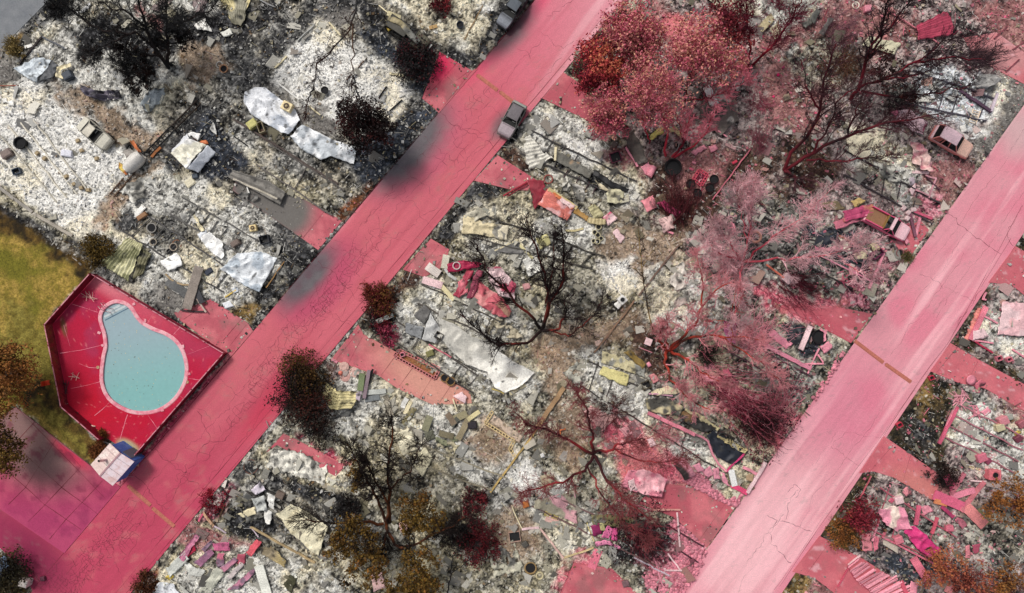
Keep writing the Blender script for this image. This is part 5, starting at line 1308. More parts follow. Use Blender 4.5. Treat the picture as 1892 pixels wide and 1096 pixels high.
pot('brown dry pot plant right of the block planter, left one',822,698,.42,.3,(140,108,70)); pot('brown dry pot plant right of the block planter, right one',833,704,.46,.32,(146,112,70))
for x, y, c_, l in ((613,677,(120,96,90),'dark round paver in the front yard by the big bush'),(636,678,(206,170,160),'pale round paver right of the dark one'),(655,688,(214,176,166),'pale round paver nearest the long driveway'),(638,696,(206,160,152),'pale round paver closest to the cream corrugated sheet')):
 c = W(x, y, .12); b = MB(); b.lathe((0,0,0),[(.52,0),(.52,.1),(.46,.12),(.4,.08),(.36,.12),(.16,.12),(.12,.08),(.001,.1)], 18,0, pal(c_)); o = b.build('round_paver', M_STONE); o.location = (c[0], c[1], .1); tag(o, l, 'paver','round pavers in the front yard')
c = W(630,689,.1); b = MB(); b.lathe((0,0,0),[(.001,0),(.2,.03),(.25,.18),(.16,.34),(.001,.38)], 12,0, pal('salmon')); o = b.build('garden_ball', M_STONE); o.location = (c[0], c[1], .1); tag(o, 'small salmon ball among the round pavers','ball')
box('pink bundle at the road corner of the round paver yard',618,667,.75,.28,.2,-28,'pink','bundle','small_bundle')
sheet('curled cream corrugated sheet right of the big dark bush',[(605,706),(625,721),(668,724)],[(596,731),(612,757),(651,753)],(218,206,156), rib=.07, ribpitch=.34, ribaxis='v', amp=.28, z=.65, soot=.35, curl=.3, name='corrugated_sheet')
piece('pinkish flap at the upper right corner of the curled corrugated sheet',(657,726),(669,724),(665,741),(657,738),'lav', z=.85); quad('dark curved sheet under the curled corrugated sheet',(606,774),(640,760),(653,755),(646,768),(96,96,94), amp=.1)
beam('green painted post at the end of the paver yard',(669,690),(665,722), .6,.2,(128,140,104),'post','post',.5); beam('long lavender post beside the green post',(682,684),(673,736), .35,.25,(136,118,126),'post','post',.6); beam('black post beside the lavender post',(688,682),(679,712), .2,.2,'black','post','post',.5)
beam('grey folded trim right of the lavender post, upper one',(675,726),(713,723), .5,.12,'tin','trim','bent_trim',.45); beam('grey folded trim right of the lavender post, lower one',(674,738),(701,734), .55,.12,(130,134,136),'trim','bent_trim',.35)
sheet('grey brown draped panel below the folded trims',[(703,733),(713,750),(712,767)],[(718,729),(722,750),(729,769)],(158,150,134), rib=.05, ribpitch=.3, amp=.2, z=.4)
beam('white board beside the dusty end of the long driveway',(752,736),(743,753), .5,.12,'white','board','fallen_board'); beam('cream board with a flared end next to the white board',(759,742),(748,765), .4,.12,'cream','board','fallen_board'); quad('olive plank panel below the cream flared board',(741,782),(760,752),(771,756),(749,786),(150,140,104), rib=.04, ribpitch=.3, amp=.1)
for p, q, w, c_, l in (((795,769),(785,796), .75,(134,132,108),'upright olive plank at the left of the plank heap'),((830,778),(863,764), .7,(146,138,110),'slanting olive plank at the top of the plank heap'),((826,764),(840,784), .6,(132,116,98),'brown plank crossing at the top of the plank heap'),((868,768),(846,812), .6,(150,138,112),'long tan plank on the right of the plank heap'),
     ((886,760),(864,776), .45,(206,194,150),'cream curled plank at the far right of the plank heap'),((811,800),(838,807), .6,(124,116,94),'dark olive plank in the middle of the plank heap'),((834,788),(846,772), .5,(92,92,84),'charred plank leaning in the plank heap')):
 beam(l, p, q, w, .14, c_, 'plank','wide_plank',.5)
quad('square dark olive panel at the left of the plank heap',(783,799),(798,794),(806,808),(790,817),(112,112,96), amp=.1, z=.4); sheet('curved olive sheet under the plank heap',[(806,806),(826,814),(842,806)],[(806,816),(826,825),(846,814)],(146,148,118), amp=.12, z=.4)
box('black box with a pink dot beside the plank heap',873,785,.9,.7,.6,10,(52,46,52),'box','charred_box'); quad('pale pink slab at the end of the long dusty driveway',(836,731),(853,724),(862,733),(858,746),'palepink', amp=.06, soot=.05); beam('thin cream leg below the pale pink slab',(837,737),(844,760), .14,.1,'cream','post','thin_post')
quad('white sheet under the bare branches in the lower middle lot',(728,800),(760,792),(772,830),(744,842),(224,216,190), amp=.15, soot=.2); quad('cream folded sheet right of the bare branches',(756,850),(786,826),(800,846),(780,880),(226,218,186), amp=.2, soot=.2, z=.4); tyre('grey tyre ring in the ash right of the cream folded sheet',848,844,.5,.25,(140,136,124))
block_line('cream pierced block border zigzagging by the lot fence',[(910,760),(897,781),(950,814),(942,829),(954,846)],(222,198,150), False, None, 'block_border','block border',.32)
quad('pinkish brown concrete slab right of the block border',(905,778),(914,766),(966,806),(958,818),(206,184,164), amp=.02, soot=.1, z=.12, name='patio_slab', cat='slab')
beam('wide tan fence board leaning along the lot line',(1042,716),(992,790), .45,.14,(170,138,104),'fence board','fence_board',.35); beam('long thin yellow fence rail down the lot line',(1000,782),(906,910), .18,.12,(190,162,104),'fence rail','fence_rail',.3); beam('dark fence rail beside the thin yellow rail',(990,792),(945,860), .12,.1,(90,74,58),'fence rail','fence_rail',.25)
beam('long straight pole from the washing machine down the lot line',(1254,452),(1180,546), .14,.12,(128,104,92),'pole','long_pole',.3); beam('long straight pole continuing below the washing machine',(1172,556),(1098,652), .16,.12,(140,112,92),'pole','long_pole',.3)
piece('lavender white rag at the top of the white bundle',(463,906),(482,889),(493,905),(472,914),(226,216,226), z=.6, amp=.25); piece('silver crumpled rag at the heart of the white bundle',(468,920),(490,914),(495,942),(476,944),(190,192,188), z=.55, amp=.35, soot=.4); piece('white upright rag on the right of the white bundle',(495,909),(510,917),(507,942),(497,936),'white', z=.6, amp=.25); piece('white tail hanging from the bottom of the white bundle',(485,938),(504,944),(499,969),(491,966),'white', z=.5, amp=.25); piece('cream rag at the left of the white bundle',(440,949),(470,936),(475,950),(448,957),'cream', z=.4, amp=.2)
sheet('large cream tarp like sheet left of the olive tree',[(536,931),(565,944),(607,973)],[(511,950),(540,986),(588,1029)],(232,224,194), amp=.14, z=.45, soot=.12, second=(206,196,164), curl=.2)
quad('dark grey slab at the lower corner of the large cream sheet',(584,1028),(600,1016),(610,1028),(598,1038),(110,106,102), amp=.05, z=.2); tyre('thin rusty wire hoop by the lower road edge',464,862,.75,.07,(120,80,66),'hoop','rusty_hoop'); box('brown scorched box right of the white bundle',519,914,.85,.7,.5,-25,(120,104,94),'box','charred_box')
for p, q, w, c_, l in (((375,948),(395,972), .25,(206,166,134),'tan board leaning at the road corner of the bottom lot'),((375,949),(367,963), .18,(206,96,122),'pink stick at the road corner of the bottom lot'),((396,972),(418,985), .14,'lav','lavender stick continuing from the tan board'),((405,956),(415,932), .14,'brown','dark brown stick at the left side of the bottom lot'),
     ((462,973),(582,1040), .22,(170,148,112),'long tan rail crossing the bottom lot'),((461,972),(478,992), .1,'lav','thin lavender wire at the end of the long tan rail'),((424,912),(400,952), .16,(50,44,44),'black rail at the road side of the bottom lot'),((428,908),(452,922), .12,(120,116,110),'grey rail behind the white bundle')):
 beam(l, p, q, w, .12, c_, 'rail','loose_rail',.3)
sheet('white ribbed sheet at the left of the pink shingle heap',[(306,1052),(343,1017)],[(315,1067),(348,1034)],(220,222,214), rib=.06, ribpitch=.3, amp=.12, z=.5, soot=.15); sheet('lavender strip along the pink driveway edge of the bottom heap',[(361,987),(330,1030)],[(369,990),(339,1037)],(206,130,158), rib=.05, ribpitch=.25, amp=.1, z=.5, soot=.1)
for k, (a, b_, c_, d, co, l) in enumerate((((343,1016),(357,1004),(361,1017),(346,1032),(196,42,76),'deep red ribbed piece at the left of the bottom heap'),((371,1016),(389,997),(396,1001),(378,1022),(222,96,140),'magenta ribbed piece near the top of the bottom heap'),((394,1003),(425,1002),(424,1019),(395,1019),(214,110,150),'broad rosy ribbed piece at the top centre of the bottom heap'),
  ((358,1040),(388,1014),(397,1022),(372,1048),(176,120,150),'mauve ribbed piece in the left middle of the bottom heap'),((366,1094),(400,1047),(417,1055),(390,1096),(206,206,190),'large grey cream ribbed piece at the bottom edge'),((399,1049),(402,1022),(415,1022),(413,1047),(216,120,146),'upright rosy piece in the middle of the bottom heap'),
  ((418,1066),(443,1039),(452,1043),(427,1071),(228,214,212),'white tipped pink piece right of the middle of the bottom heap'),((408,1048),(433,1029),(440,1035),(416,1058),(222,150,174),'soft pink ribbed piece above the white tipped piece'),((436,1041),(440,1024),(456,1020),(452,1042),(200,96,116),'dusky pink piece at the right of the bottom heap'),((420,1090),(471,1047),(471,1059),(440,1090),(222,150,176),'long pink and grey piece low in the bottom heap'),((455,1020),(474,996),(484,1002),(466,1028),(222,96,108),'coral panel strip at the upper right of the bottom heap'))):
 quad(l, a, b_, c_, d, co, rib=.05, ribpitch=.26, amp=.16, z=.35 + .05 * (k % 4), soot=.22, second=(150,120,140) if k % 2 else None, cat='shingle sheet', name='ribbed_sheet')
sheet('white trough shaped sheet under the bottom heap',[(341,1033),(358,1046),(379,1054)],[(343,1050),(352,1063),(373,1067)],(222,222,214), amp=.15, z=.4, rib=.04, ribpitch=.3); beam('tall white siding plank at the bottom edge',(478,1045),(494,1100), .95,.12,(224,224,214),'plank','siding_plank',.45); sheet('brown grey bent siding right of the tall white plank',[(480,1010),(505,1012),(529,1036)],[(484,1024),(505,1037),(527,1049)],(150,136,110), rib=.05, ribpitch=.3, amp=.15, z=.45, grad=(176,158,112))
quad('white domed sheet in the lower left corner of the bottom heap',(279,1100),(294,1075),(321,1079),(338,1104),(222,224,228), amp=.25, z=.4, soot=.3); piece('small yellow flap beside the white ribbed sheet',(306,1066),(316,1060),(322,1066),(312,1073),'yellow', z=.4); quad('dark olive ribbed scrap right of the tall white plank',(524,1080),(536,1062),(548,1068),(540,1098),(84,82,60), rib=.05, ribpitch=.25, amp=.15); quad('pink white slab under the olive tree',(684,1062),(706,1056),(712,1086),(690,1094),(232,190,186), amp=.15, soot=.2); quad('pinkish slab beside the olive tree trunk',(736,968),(750,960),(756,978),(742,984),(222,178,170), amp=.06)
chassis('dark frame rails of the burnt home with the long white roof',(736,590),(900,700),(872,730),(716,626), 2,6,(76,70,66), miss=.4); chassis('dark frame rails of the burnt home under the crimson wreckage',(780,520),(950,600),(930,640),(770,566), 2,6,(80,74,68), miss=.4); chassis('dark frame rails of the burnt home above the bottom heap',(470,880),(660,990),(640,1030),(440,936), 3,7,(64,60,58), miss=.4)
chassis('pale frame rails of the burnt home below the plank heap',(690,780),(940,880),(905,910),(680,830), 2,6,(150,142,122), miss=.4); chassis('dark frame rails of the burnt home beside the burnt grey car',(985,235),(1180,330),(1150,376),(960,290), 2,8,(60,56,56), miss=.3); chassis('dark frame rails of the burnt home below the red awning',(880,385),(1120,470),(1090,500),(850,440), 2,7,(70,66,60), miss=.4)
# =========== middle block, right part
wm = box('white front loading washing machine with a black door hole',1149,554,.78,.8,.85,42,(232,230,226),'washing machine','washing_machine','hole'); piece('white washing machine side panel lying below the machine',(1134,562),(1144,556),(1152,562),(1142,572),'white', z=.5, soot=.1)
tb = empty('garden_table', W(1196,631), R(-20),'small square pink table standing on the dark soil','table'); b = MB(); b.box((0,0,.55),(.72,.72,.06), col=pal('palepink') * .95, bev=.02); b.build('table_top', M_METAL, tb)
for x in (-.3,.3):
 for y in (-.3,.3):
  b = MB(); b.bar((x, y, 0),(x, y, .53), .06,.06, col=pal('salmon')); b.build('leg', M_WOOD, tb)
beam('thin pink rod under the square pink table',(1182,642),(1206,652), .07,.07,'pink','rod','thin_rod',.1)
box('pale pink stone slab beside the long pole',1105,634,.6,.55,.2,20,(222,190,176),'slab','stone_slab')
sheet('smooth cream yellow sheet in the middle lot',[(1113,676),(1163,692)],[(1107,692),(1157,714)],(220,210,146), amp=.1, z=.5, soot=.06); sheet('long cream and grey ceiling sheet above the cream yellow one',[(1114,648),(1150,660),(1191,678)],[(1110,670),(1150,683),(1191,697)],(206,196,156), amp=.14, z=.4, second=(150,150,142), secpos=(.46,.56)); quad('ochre brown panel on the cream ceiling sheet',(1152,652),(1165,647),(1194,672),(1188,681),(140,116,62), amp=.08, z=.5)
box('dark coil spring box right of the cream ceiling sheet',1193,711,.9,.8,.6,20,(84,74,58),'box','charred_box','open'); sheet('cream wing shaped scrap beside the dark tarp roof',[(1202,724),(1230,713),(1259,721)],[(1206,729),(1232,730),(1256,726)], 'cream', amp=.15, z=.4); beam('thin lavender rail beside the cream wing scrap',(1199,727),(1243,731), .14,.1,(200,150,170),'rail','loose_rail',.4)
piece('small pink tile below the square pink table',(1194,671),(1200,669),(1203,676),(1197,679),'pink'); piece('pink board on the dark soil below the small pink tile',(1199,694),(1208,689),(1219,703),(1208,709),(216,140,142)); piece('bright pink panel near the crossing red branches',(1299,678),(1314,671),(1323,680),(1308,687),'pink'); piece('rosy panel at the head of the deep pink ground',(1337,684),(1346,681),(1354,694),(1340,699),'dpink'); piece('pink strip with a white edge under the red branches',(1300,694),(1325,698),(1322,705),(1301,705),'pink')
quad('pale pink tarp beside the red tree trunk in the lower middle',(1078,760),(1092,749),(1139,772),(1112,797),(232,180,176), amp=.08, soot=.1, z=.25); box('small white cube on the brown soil',1002,841,.4,.38,.35,25,'snow','cube','small_cube'); beam('curved orange trim on the brown soil',(1034,804),(1044,792), .16,.1,'orange','trim','bent_trim',.2, bend=.25); piece('tan board at the edge of the white ash patch',(1000,881),(1016,876),(1039,892),(1002,906),(176,160,134), soot=.3)
sheet('dark tarp roof with cream rim, left part',[(1192,738),(1225,733),(1263,750)],[(1198,761),(1230,765),(1256,769)],(84,82,76),'roof','burnt_tarp_roof',.5,.2, second=(190,178,142), secpos=(.52,.6)); sheet('dark tarp roof with cream rim, middle part',[(1268,756),(1300,774),(1326,793)],[(1251,767),(1280,791),(1306,799)],(66,64,62),'roof','burnt_tarp_roof',.5,.16, second=(150,116,78), secpos=(.56,.64)); sheet('black slate coloured tarp roof at the lower right end',[(1316,796),(1345,811),(1377,835)],[(1305,806),(1325,846),(1360,860)],(40,44,54),'roof','burnt_tarp_roof',.45,.18, soot=.3)
sheet('ragged cream edge along the middle tarp roof',[(1268,754),(1296,768),(1330,792)],[(1266,759),(1292,775),(1326,796)],(214,200,156), amp=.25, z=.65, rag=.1); sheet('ragged cream edge along the lower tarp roof',[(1326,803),(1350,814),(1380,830)],[(1324,809),(1346,822),(1374,838)],(206,190,140), amp=.25, z=.6, rag=.1)
beam('long pink beam running beside the dark tarp roof',(1197,763),(1284,803), .36,.2,(214,130,146),'beam','fallen_beam',.6)
b = MB(); P = [W(*p, .6) for p in ((1285,803),(1298,808),(1308,815),(1316,838),(1328,858),(1342,871))]; b.tube(P, .13,6, col=pal('pink')); c = P[3]; tag(b.build('bent_pipe', M_METAL, None, (c[0], c[1], 0)),'bent pink pipe hooking round the end of the tarp roof','pipe'); beam('magenta bar closing the end of the slate tarp roof',(1342,871),(1376,837), .16,.14,(206,70,120),'bar','loose_bar',.5)
quad('pink corrugated panel with a black burn beside the pebble bed',(1246,860),(1264,844),(1285,876),(1266,888),(70,58,56), rib=.06, ribpitch=.3, amp=.06, z=.45, grad=(226,150,166))
for k, (a, b_, c_, d, l) in enumerate((((1280,862),(1292,854),(1301,870),(1290,873),'first pink wall fragment above the pebble bed'),((1299,873),(1312,861),(1318,878),(1308,884),'tapered pink wall fragment above the pebble bed'),((1316,866),(1327,863),(1331,887),(1319,885),'upright pink wall fragment above the pebble bed'),((1330,874),(1338,875),(1349,899),(1336,893),'pink wall fragment nearest the white plank'))): piece(l, a, b_, c_, d, (228,150,168), z=.45, amp=.1, soot=.1, cat='wall fragment', name='wall_fragment')
beam('short white plank at the end of the pebble bed',(1350,868),(1357,898), .6,.16,'snow','plank','wide_plank',.5); beam('pale pink corner rail beside the pale road',(1381,911),(1414,854), .34,.2,'palepink','rail','corner_rail',.45); beam('deep pink rail at the foot of the corner rail',(1352,896),(1381,911), .5,.18,(222,80,120),'rail','corner_rail',.4); beam('pink brace inside the corner rails',(1373,863),(1398,876), .3,.14,'pink','brace','brace',.5); quad('tan panel inside the corner rails',(1378,878),(1393,873),(1391,890),(1380,889),'tan', amp=.05, z=.5)
sheet('large crumpled pink sheet at the head of the pebble edged driveway',[(1160,868),(1195,867),(1232,884)],[(1160,905),(1190,913),(1221,918)],(226,136,154), amp=.3, z=.5, second=(236,176,184), soot=.1, curl=.2); piece('tilted pink board at the left of the crumpled pink sheet',(1147,899),(1160,871),(1172,876),(1160,903),(230,146,164), z=.6); piece('pale pink board in front of the crumpled pink sheet',(1160,888),(1172,884),(1177,905),(1164,909),'palepink', z=.65)
quad('pink box lid with round holes near the lower red tree',(1143,792),(1160,788),(1170,802),(1156,808),(226,160,166), amp=.06, z=.4); piece('white and pink paper like scrap right of the red tree',(1194,812),(1206,806),(1212,822),(1200,826),'palepink', amp=.15)
sheet('big grey tan sheet with a pink corner in the bottom middle lot',[(987,925),(1030,914),(1063,907)],[(987,938),(1040,956),(1067,971)],(176,168,146), amp=.14, z=.4, second=(222,168,174), secpos=(.54,.6), soot=.3); box('rust orange crate in the bottom middle lot',971,931,.65,.62,.5,20,(186,110,56),'crate','rusty_crate')
for p, q, w, c_, l in (((945,934),(964,977), .1,'cream','thin cream pole at the left of the bottom middle lot'),((964,978),(996,975), .22,'palepink','short pale pipe joining the thin cream pole'),((998,977),(1041,1031), .2,(216,180,170),'pinkish pipe slanting through the bottom middle lot'),((1041,1031),(1097,1012), .16,(206,184,140),'cream pipe closing the corner of the bottom middle lot'),((1019,940),(1013,974), .22,'palepink','short pale stick across the yellow plank'),((1084,966),(1098,1000), .1,(206,190,130),'thin yellow rod by the magenta crumple'),((1006,948),(1031,955), .5,(206,186,116),'yellow plank under the big grey tan sheet'),((1008,958),(1032,966), .5,(222,180,170),'pink plank below the yellow plank')):
 beam(l, p, q, w, .12, c_, 'pole' if w < .15 else 'plank','thin_pole' if w < .15 else 'thin_plank',.3)
box('pinkish square hearth block with a hole',951,991,1.15,1.05,.35,8,(196,160,144),'hearth','hearth_block','open'); box('dark small box right of the hearth block',970,1005,.6,.55,.4,30,(90,86,80),'box','charred_box'); pot('tan round stump pot on the brown soil',980,1047,.62,.35,(150,124,84)); tyre('cream ring at the bottom of the brown soil',997,1062,.42,.16,(206,194,156),'ring','stone_ring')
for a, b_, c_, d, co, l in (((1091,972),(1108,967),(1113,988),(1098,992),(150,44,96),'dark magenta bowl shaped scrap'),((1111,991),(1122,971),(1131,977),(1126,997),(226,116,162),'upright pink petal shaped scrap'),((1128,976),(1140,975),(1141,999),(1130,997),(222,90,148),'tall magenta scrap on the right of the crumple'),((1102,968),(1116,965),(1119,980),(1108,979),(176,170,120),'olive scrap on top of the magenta crumple')): piece(l, a, b_, c_, d, co, z=.5, amp=.2)
sheet('long pink hem below the magenta crumple',[(1100,1002),(1120,997),(1147,1010)],[(1102,1009),(1122,1005),(1144,1016)],(230,140,176), amp=.15, z=.4); sheet('long dark grey tarp under the lower fallen branches',[(1092,951),(1140,951),(1193,962)],[(1094,968),(1140,973),(1189,977)],(96,94,84), amp=.2, z=.4, second=(130,122,84)); beam('pink board path across the bottom pink ground',(1106,1016),(1092,1050), .9,.05,(222,120,140),'board','fallen_board',.12)
for p, q, w, c_, l in (((1251,947),(1256,1010), .16,'palepink','upright pale pole beside the pebble bed'),((1139,924),(1204,943), .16,'pink','pink pole over the dark tarp'),((1203,942),(1257,942), .14,(222,160,150),'pink pole reaching the pebble edged driveway'),((1234,1023),(1258,1055), .14,'palepink','slanting side of the pale triangular frame'),((1229,1054),(1260,1054), .12,'palepink','flat side of the pale triangular frame'),((1172,1030),(1237,1064), .14,'lav','lavender pole at the foot of the dark fallen branches'),((1208,1030),(1224,1082), .14,'pink','pink pole crossing the lavender pole'),((1229,968),(1300,1010), .14,(80,44,54),'dark kerb board in the pebble bed, upper one'),((1259,1019),(1290,1040), .14,(70,40,50),'dark kerb board in the pebble bed, lower one')):
 beam(l, p, q, w, .12, c_, 'pole' if w > .12 else 'rail','thin_pole',.3)
tyre('small dark hoop in the pebble bed',1292,989,.36,.12,(110,50,66),'hoop','rusty_hoop'); box('small dark pink block in the lower pebble bed',1278,1035,.5,.4,.35,30,(130,70,84),'block','stone_block'); box('purple grey stone box at the bottom pebble bed',1156,1078,.7,.6,.4,15,(130,100,104),'block','stone_block')
b = MB(); b.tube([W(1208,308,.35), W(1199,326,.35)], .34,12, col=pal('pink')); c = W(1204,317,0); tag(b.build('rolled_carpet', M_METAL, None, (c[0], c[1], 0)),'rolled pink carpet beside the charred sheet','roll'); quad('pink corrugated board left of the rolled carpet',(1183,309),(1198,299),(1207,312),(1192,323),'pink', rib=.04, ribpitch=.25, amp=.05); sheet('dark charred leaning sheet below the red leaved trees',[(1152,249),(1160,275),(1178,305)],[(1170,243),(1186,270),(1197,300)],(92,84,78), amp=.2, z=.5); beam('pink edge strip of the dark charred sheet',(1156,272),(1178,308), .2,.1,'pink','trim','bent_trim',.4)
box('overturned plum coloured patio chair frame',1137,291,1.1,1.0,.5,20,(120,50,74),'chair','overturned_chair','open'); sheet('yellow curved moulding under the red leaved trees',[(1200,257),(1206,244),(1222,235)],[(1207,260),(1214,250),(1227,246)],(206,194,110), amp=.1, z=.5); sheet('cream curved moulding right of the yellow one',[(1233,238),(1247,233),(1263,250)],[(1235,246),(1246,243),(1256,256)],(200,190,140), amp=.1, z=.5)
sheet('big dark tarp with pale streaks beside the red trees',[(1292,203),(1297,186),(1325,172),(1356,188)],[(1300,226),(1310,236),(1331,252),(1364,222)],(110,100,94),'tarp','dark_tarp',.5,.2, second=(196,190,180), secpos=(.58,.64), soot=.25); quad('white peak of cloth at the top of the big dark tarp',(1299,163),(1311,156),(1327,192),(1314,197),'snow', amp=.2, z=.7, soot=.1); beam('pink edge pole of the big dark tarp',(1312,232),(1343,253), .12,.1,'pink','pole','thin_pole',.4)
piece('pink board right of the red trunk cluster',(1277,280),(1300,267),(1307,273),(1284,287),'pink', amp=.02); piece('short pink board further right of the red trunks',(1309,271),(1322,267),(1327,276),(1314,282),(222,140,156), amp=.02)
box('small pink brick upper one by the lattice planter',1282,301,.42,.26,.2,-30,'pink','brick','loose_brick'); box('small rosy brick lower one by the lattice planter',1277,313,.45,.26,.2,-25,'dpink','brick','loose_brick'); box('red cushion like block by the pink pole',1357,300,.55,.28,.25,30,(206,60,84),'cushion','cushion')
block_line('square pink lattice block planter among black pots',[(1291,315),(1306,324),(1295,343),(1280,332)],(214,90,110), True, (110,40,60),'planter','planter',.26)
for x, y, l in ((1274,341,'black round pot left of the lattice planter'),(1317,333,'black round pot right of the lattice planter'),(1309,348,'black round pot below right of the lattice planter'),(1286,358,'black round pot below the lattice planter')): pot(l, x, y, .46,.45,(30,24,26), group='four black pots round the lattice planter')
pot('largest black drum at the foot of the red trunk cluster',1240,312,.85,.9,(26,24,26),'drum','burnt_drum'); beam('long pink pole slanting across the brown yard',(1387,275),(1316,369), .12,.1,(196,110,124),'pole','long_pole',.3)
piece('bright pink crumple above the brown soil',(1184,372),(1206,360),(1214,384),(1196,392),(226,140,150), amp=.25, z=.5); quad('magenta ribbed sheet under the branches in the middle',(1212,376),(1226,370),(1258,392),(1248,402),(206,70,120), rib=.04, ribpitch=.25, amp=.1); piece('pink sheet on the brown soil near the jars',(1131,429),(1140,423),(1155,440),(1146,451),'palepink', amp=.05); piece('pale crumpled cloth below the magenta ribbed sheet',(1216,405),(1240,398),(1246,420),(1226,430),(216,180,176), amp=.25, z=.4); beam('pink bracket at the end of the long pole',(1226,424),(1244,432), .2,.14,'pink','bracket','bracket')
sheet('pink ribbed sheet stack lying into the pickup bed, upper one',[(1556,391),(1590,381),(1613,377)],[(1560,411),(1590,402),(1612,397)],(206,84,126), rib=.07, ribpitch=.28, ribaxis='v', amp=.14, z=1.0, soot=.15, second=(220,150,120)); sheet('pink ribbed sheet stack lying into the pickup bed, lower one',[(1537,411),(1560,402),(1602,396)],[(1545,425),(1570,415),(1607,405)],(222,130,150), rib=.07, ribpitch=.28, amp=.14, z=.8, soot=.15); piece('yellow curled scrap above the pink ribbed sheets',(1572,372),(1586,366),(1600,370),(1580,384),(206,176,116), amp=.15, z=.8)
sheet('slate black sheet in the middle of the pickup lot',[(1510,430),(1545,440)],[(1504,456),(1541,462)],(44,48,58), amp=.2, z=.35); sheet('pink strip below the slate black sheet',[(1504,454),(1530,458),(1557,451)],[(1505,463),(1530,464),(1559,461)], 'pink', amp=.1, z=.4); quad('cream white panel right of the slate black sheet',(1550,438),(1572,450),(1570,463),(1557,463),(228,222,200), amp=.1, z=.45); beam('brown peg on the cream white panel',(1551,435),(1572,447), .2,.14,(150,100,80),'bar','loose_bar',.55)
sheet('shredded cream sheet left of the plum open box',[(1576,470),(1602,461)],[(1580,479),(1602,478)], 'cream', amp=.25, z=.4, rib=.06, ribpitch=.3); quad('cream sheet below the pickup',(1606,450),(1618,447),(1627,460),(1614,465),(216,206,160), amp=.15, z=.5); box('plum coloured open cabinet below the pickup',1618,469,1.25,.75,.6,35,(110,44,78),'cabinet','burnt_cabinet','open'); box('pale pink cooler box with a leaning pole',1453,515,.95,.85,.7,-40,'palepink','box','cooler_box'); beam('orange pole leaning on the pale pink cooler box',(1416,489),(1448,514), .18,.16,(216,120,100),'pole','thin_pole',.8)
tyre('broken pink clay ring right of the thin red stems',1394,438,.68,.28,(216,160,140),'clay ring','broken_pot'); quad('olive dark sheet at the top of the pickup lot',(1512,376),(1545,371),(1563,386),(1530,389),(126,112,86), amp=.12); beam('long pink rail through the pickup lot',(1497,464),(1611,520), .14,.12,(206,130,150),'rail','loose_rail',.35); beam('pink sill along the road side of the pickup lot',(1633,468),(1606,533), .22,.2,(216,140,156),'sill','foundation_sill',.3); sticks('pink jumble of box frames at the lower end of the pickup lot',1560,520,.9,14,'dpink','frame_jumble','frames'); sticks('pink bricks and sticks beside the thin red stems',1352,421,.7,10,'pink','brick_jumble','bricks', w=.16)
for p, q, l in (((1512,370),(1510,404),'upright pink frame bar at the top of the pickup lot'),((1490,380),(1512,392),'short pink frame bar left of the upright one'),((1380,350),(1426,400),'dark branch like rail over the pale ash of the pickup lot')): beam(l, p, q, .12,.12,(190,110,130) if p[0] > 1400 else (50,40,42),'bar','loose_bar',.35)
for x, y, l in ((1668,385,'largest white rubble chunk by the pickup bonnet'),(1677,393,'pale chunk second from the top by the pickup bonnet'),(1675,404,'pinkish chunk by the pickup bonnet'),(1686,388,'flat pale chunk nearest the driveway wedge')): box(l, x, y, .5,.42,.35, x % 60,(232,204,204),'rubble','rubble_chunk')
beam('dark mauve wedge board on the pickup driveway',(1681,394),(1691,437), .3,.14,(130,84,100),'board','wedge_board',.25); beam('pink wedge board meeting the dark mauve one',(1700,401),(1692,436), .26,.14,'pink','board','wedge_board',.25); beam('dusky pink board behind the wedge boards',(1688,390),(1722,404), .26,.16,'dpink','board','fallen_board',.3); pot('round mossy stump below the pickup',1660,468,.4,.3,(130,84,84)); piece('long rosy sheet beyond the pickup cab',(1670,445),(1676,438),(1680,446),(1674,452),'pink')
quad('upright bundle of magenta and lavender slats',(1337,592),(1363,596),(1359,634),(1340,630),(196,110,150), rib=.08, ribpitch=.3, ribaxis='v', amp=.1, z=.5, soot=.35, second=(206,196,206)); quad('broad pink column lying in the lot of the black tarp',(1417,617),(1429,610),(1465,636),(1452,646),(222,140,160), amp=.15, z=.5, soot=.1); beam('long pink rail below the broad pink column',(1383,622),(1498,682), .4,.18,(206,130,150),'rail','loose_rail',.4); beam('pale pink post across the black tarp',(1497,603),(1479,646), .5,.2,'palepink','post','post',.7); pot('black gaping drum right of the black tarp',1509,622,.75,.6,(28,22,26),'drum','burnt_drum')
quad('pink panel beside the black gaping drum',(1516,641),(1532,630),(1539,642),(1522,654),'pink', amp=.06, z=.5); sheet('wrinkled black tarp by the left side of the pale road',[(1452,605),(1480,599),(1498,612)],[(1455,633),(1478,641),(1493,643)],(48,52,58),'tarp','dark_tarp',.4,.25, crease=2, soot=.2); sheet('pink curl hanging over the black gaping drum',[(1514,610),(1524,616),(1522,632)],[(1516,606),(1529,613),(1526,630)], 'pink', amp=.1, z=.8)
for p, q, l in (((1514,644),(1492,690),'long slanting pink strip below the black drum'),((1488,672),(1522,672),'flat pink strip crossing the slanting one'),((1511,655),(1521,670),'short pink strip closing the triangle')): beam(l, p, q, .14,.1,'pink','strip','loose_strip',.4)
chassis('dark frame rails of the burnt home beside the pickup',(1360,370),(1600,480),(1570,540),(1340,420), 2,8,(66,60,62), miss=.4); chassis('dark frame rails of the burnt home with the black tarp',(1330,600),(1500,690),(1480,730),(1320,640), 2,6,(90,60,70), miss=.4); chassis('dark frame rails of the burnt home under the dark tarp roof',(1090,660),(1360,800),(1330,880),(1070,720), 2,9,(66,60,56), miss=.4); chassis('pinkish frame rails of the burnt home in the bottom middle',(1000,900),(1230,1010),(1210,1050),(980,940), 2,7,(130,100,98), miss=.5)
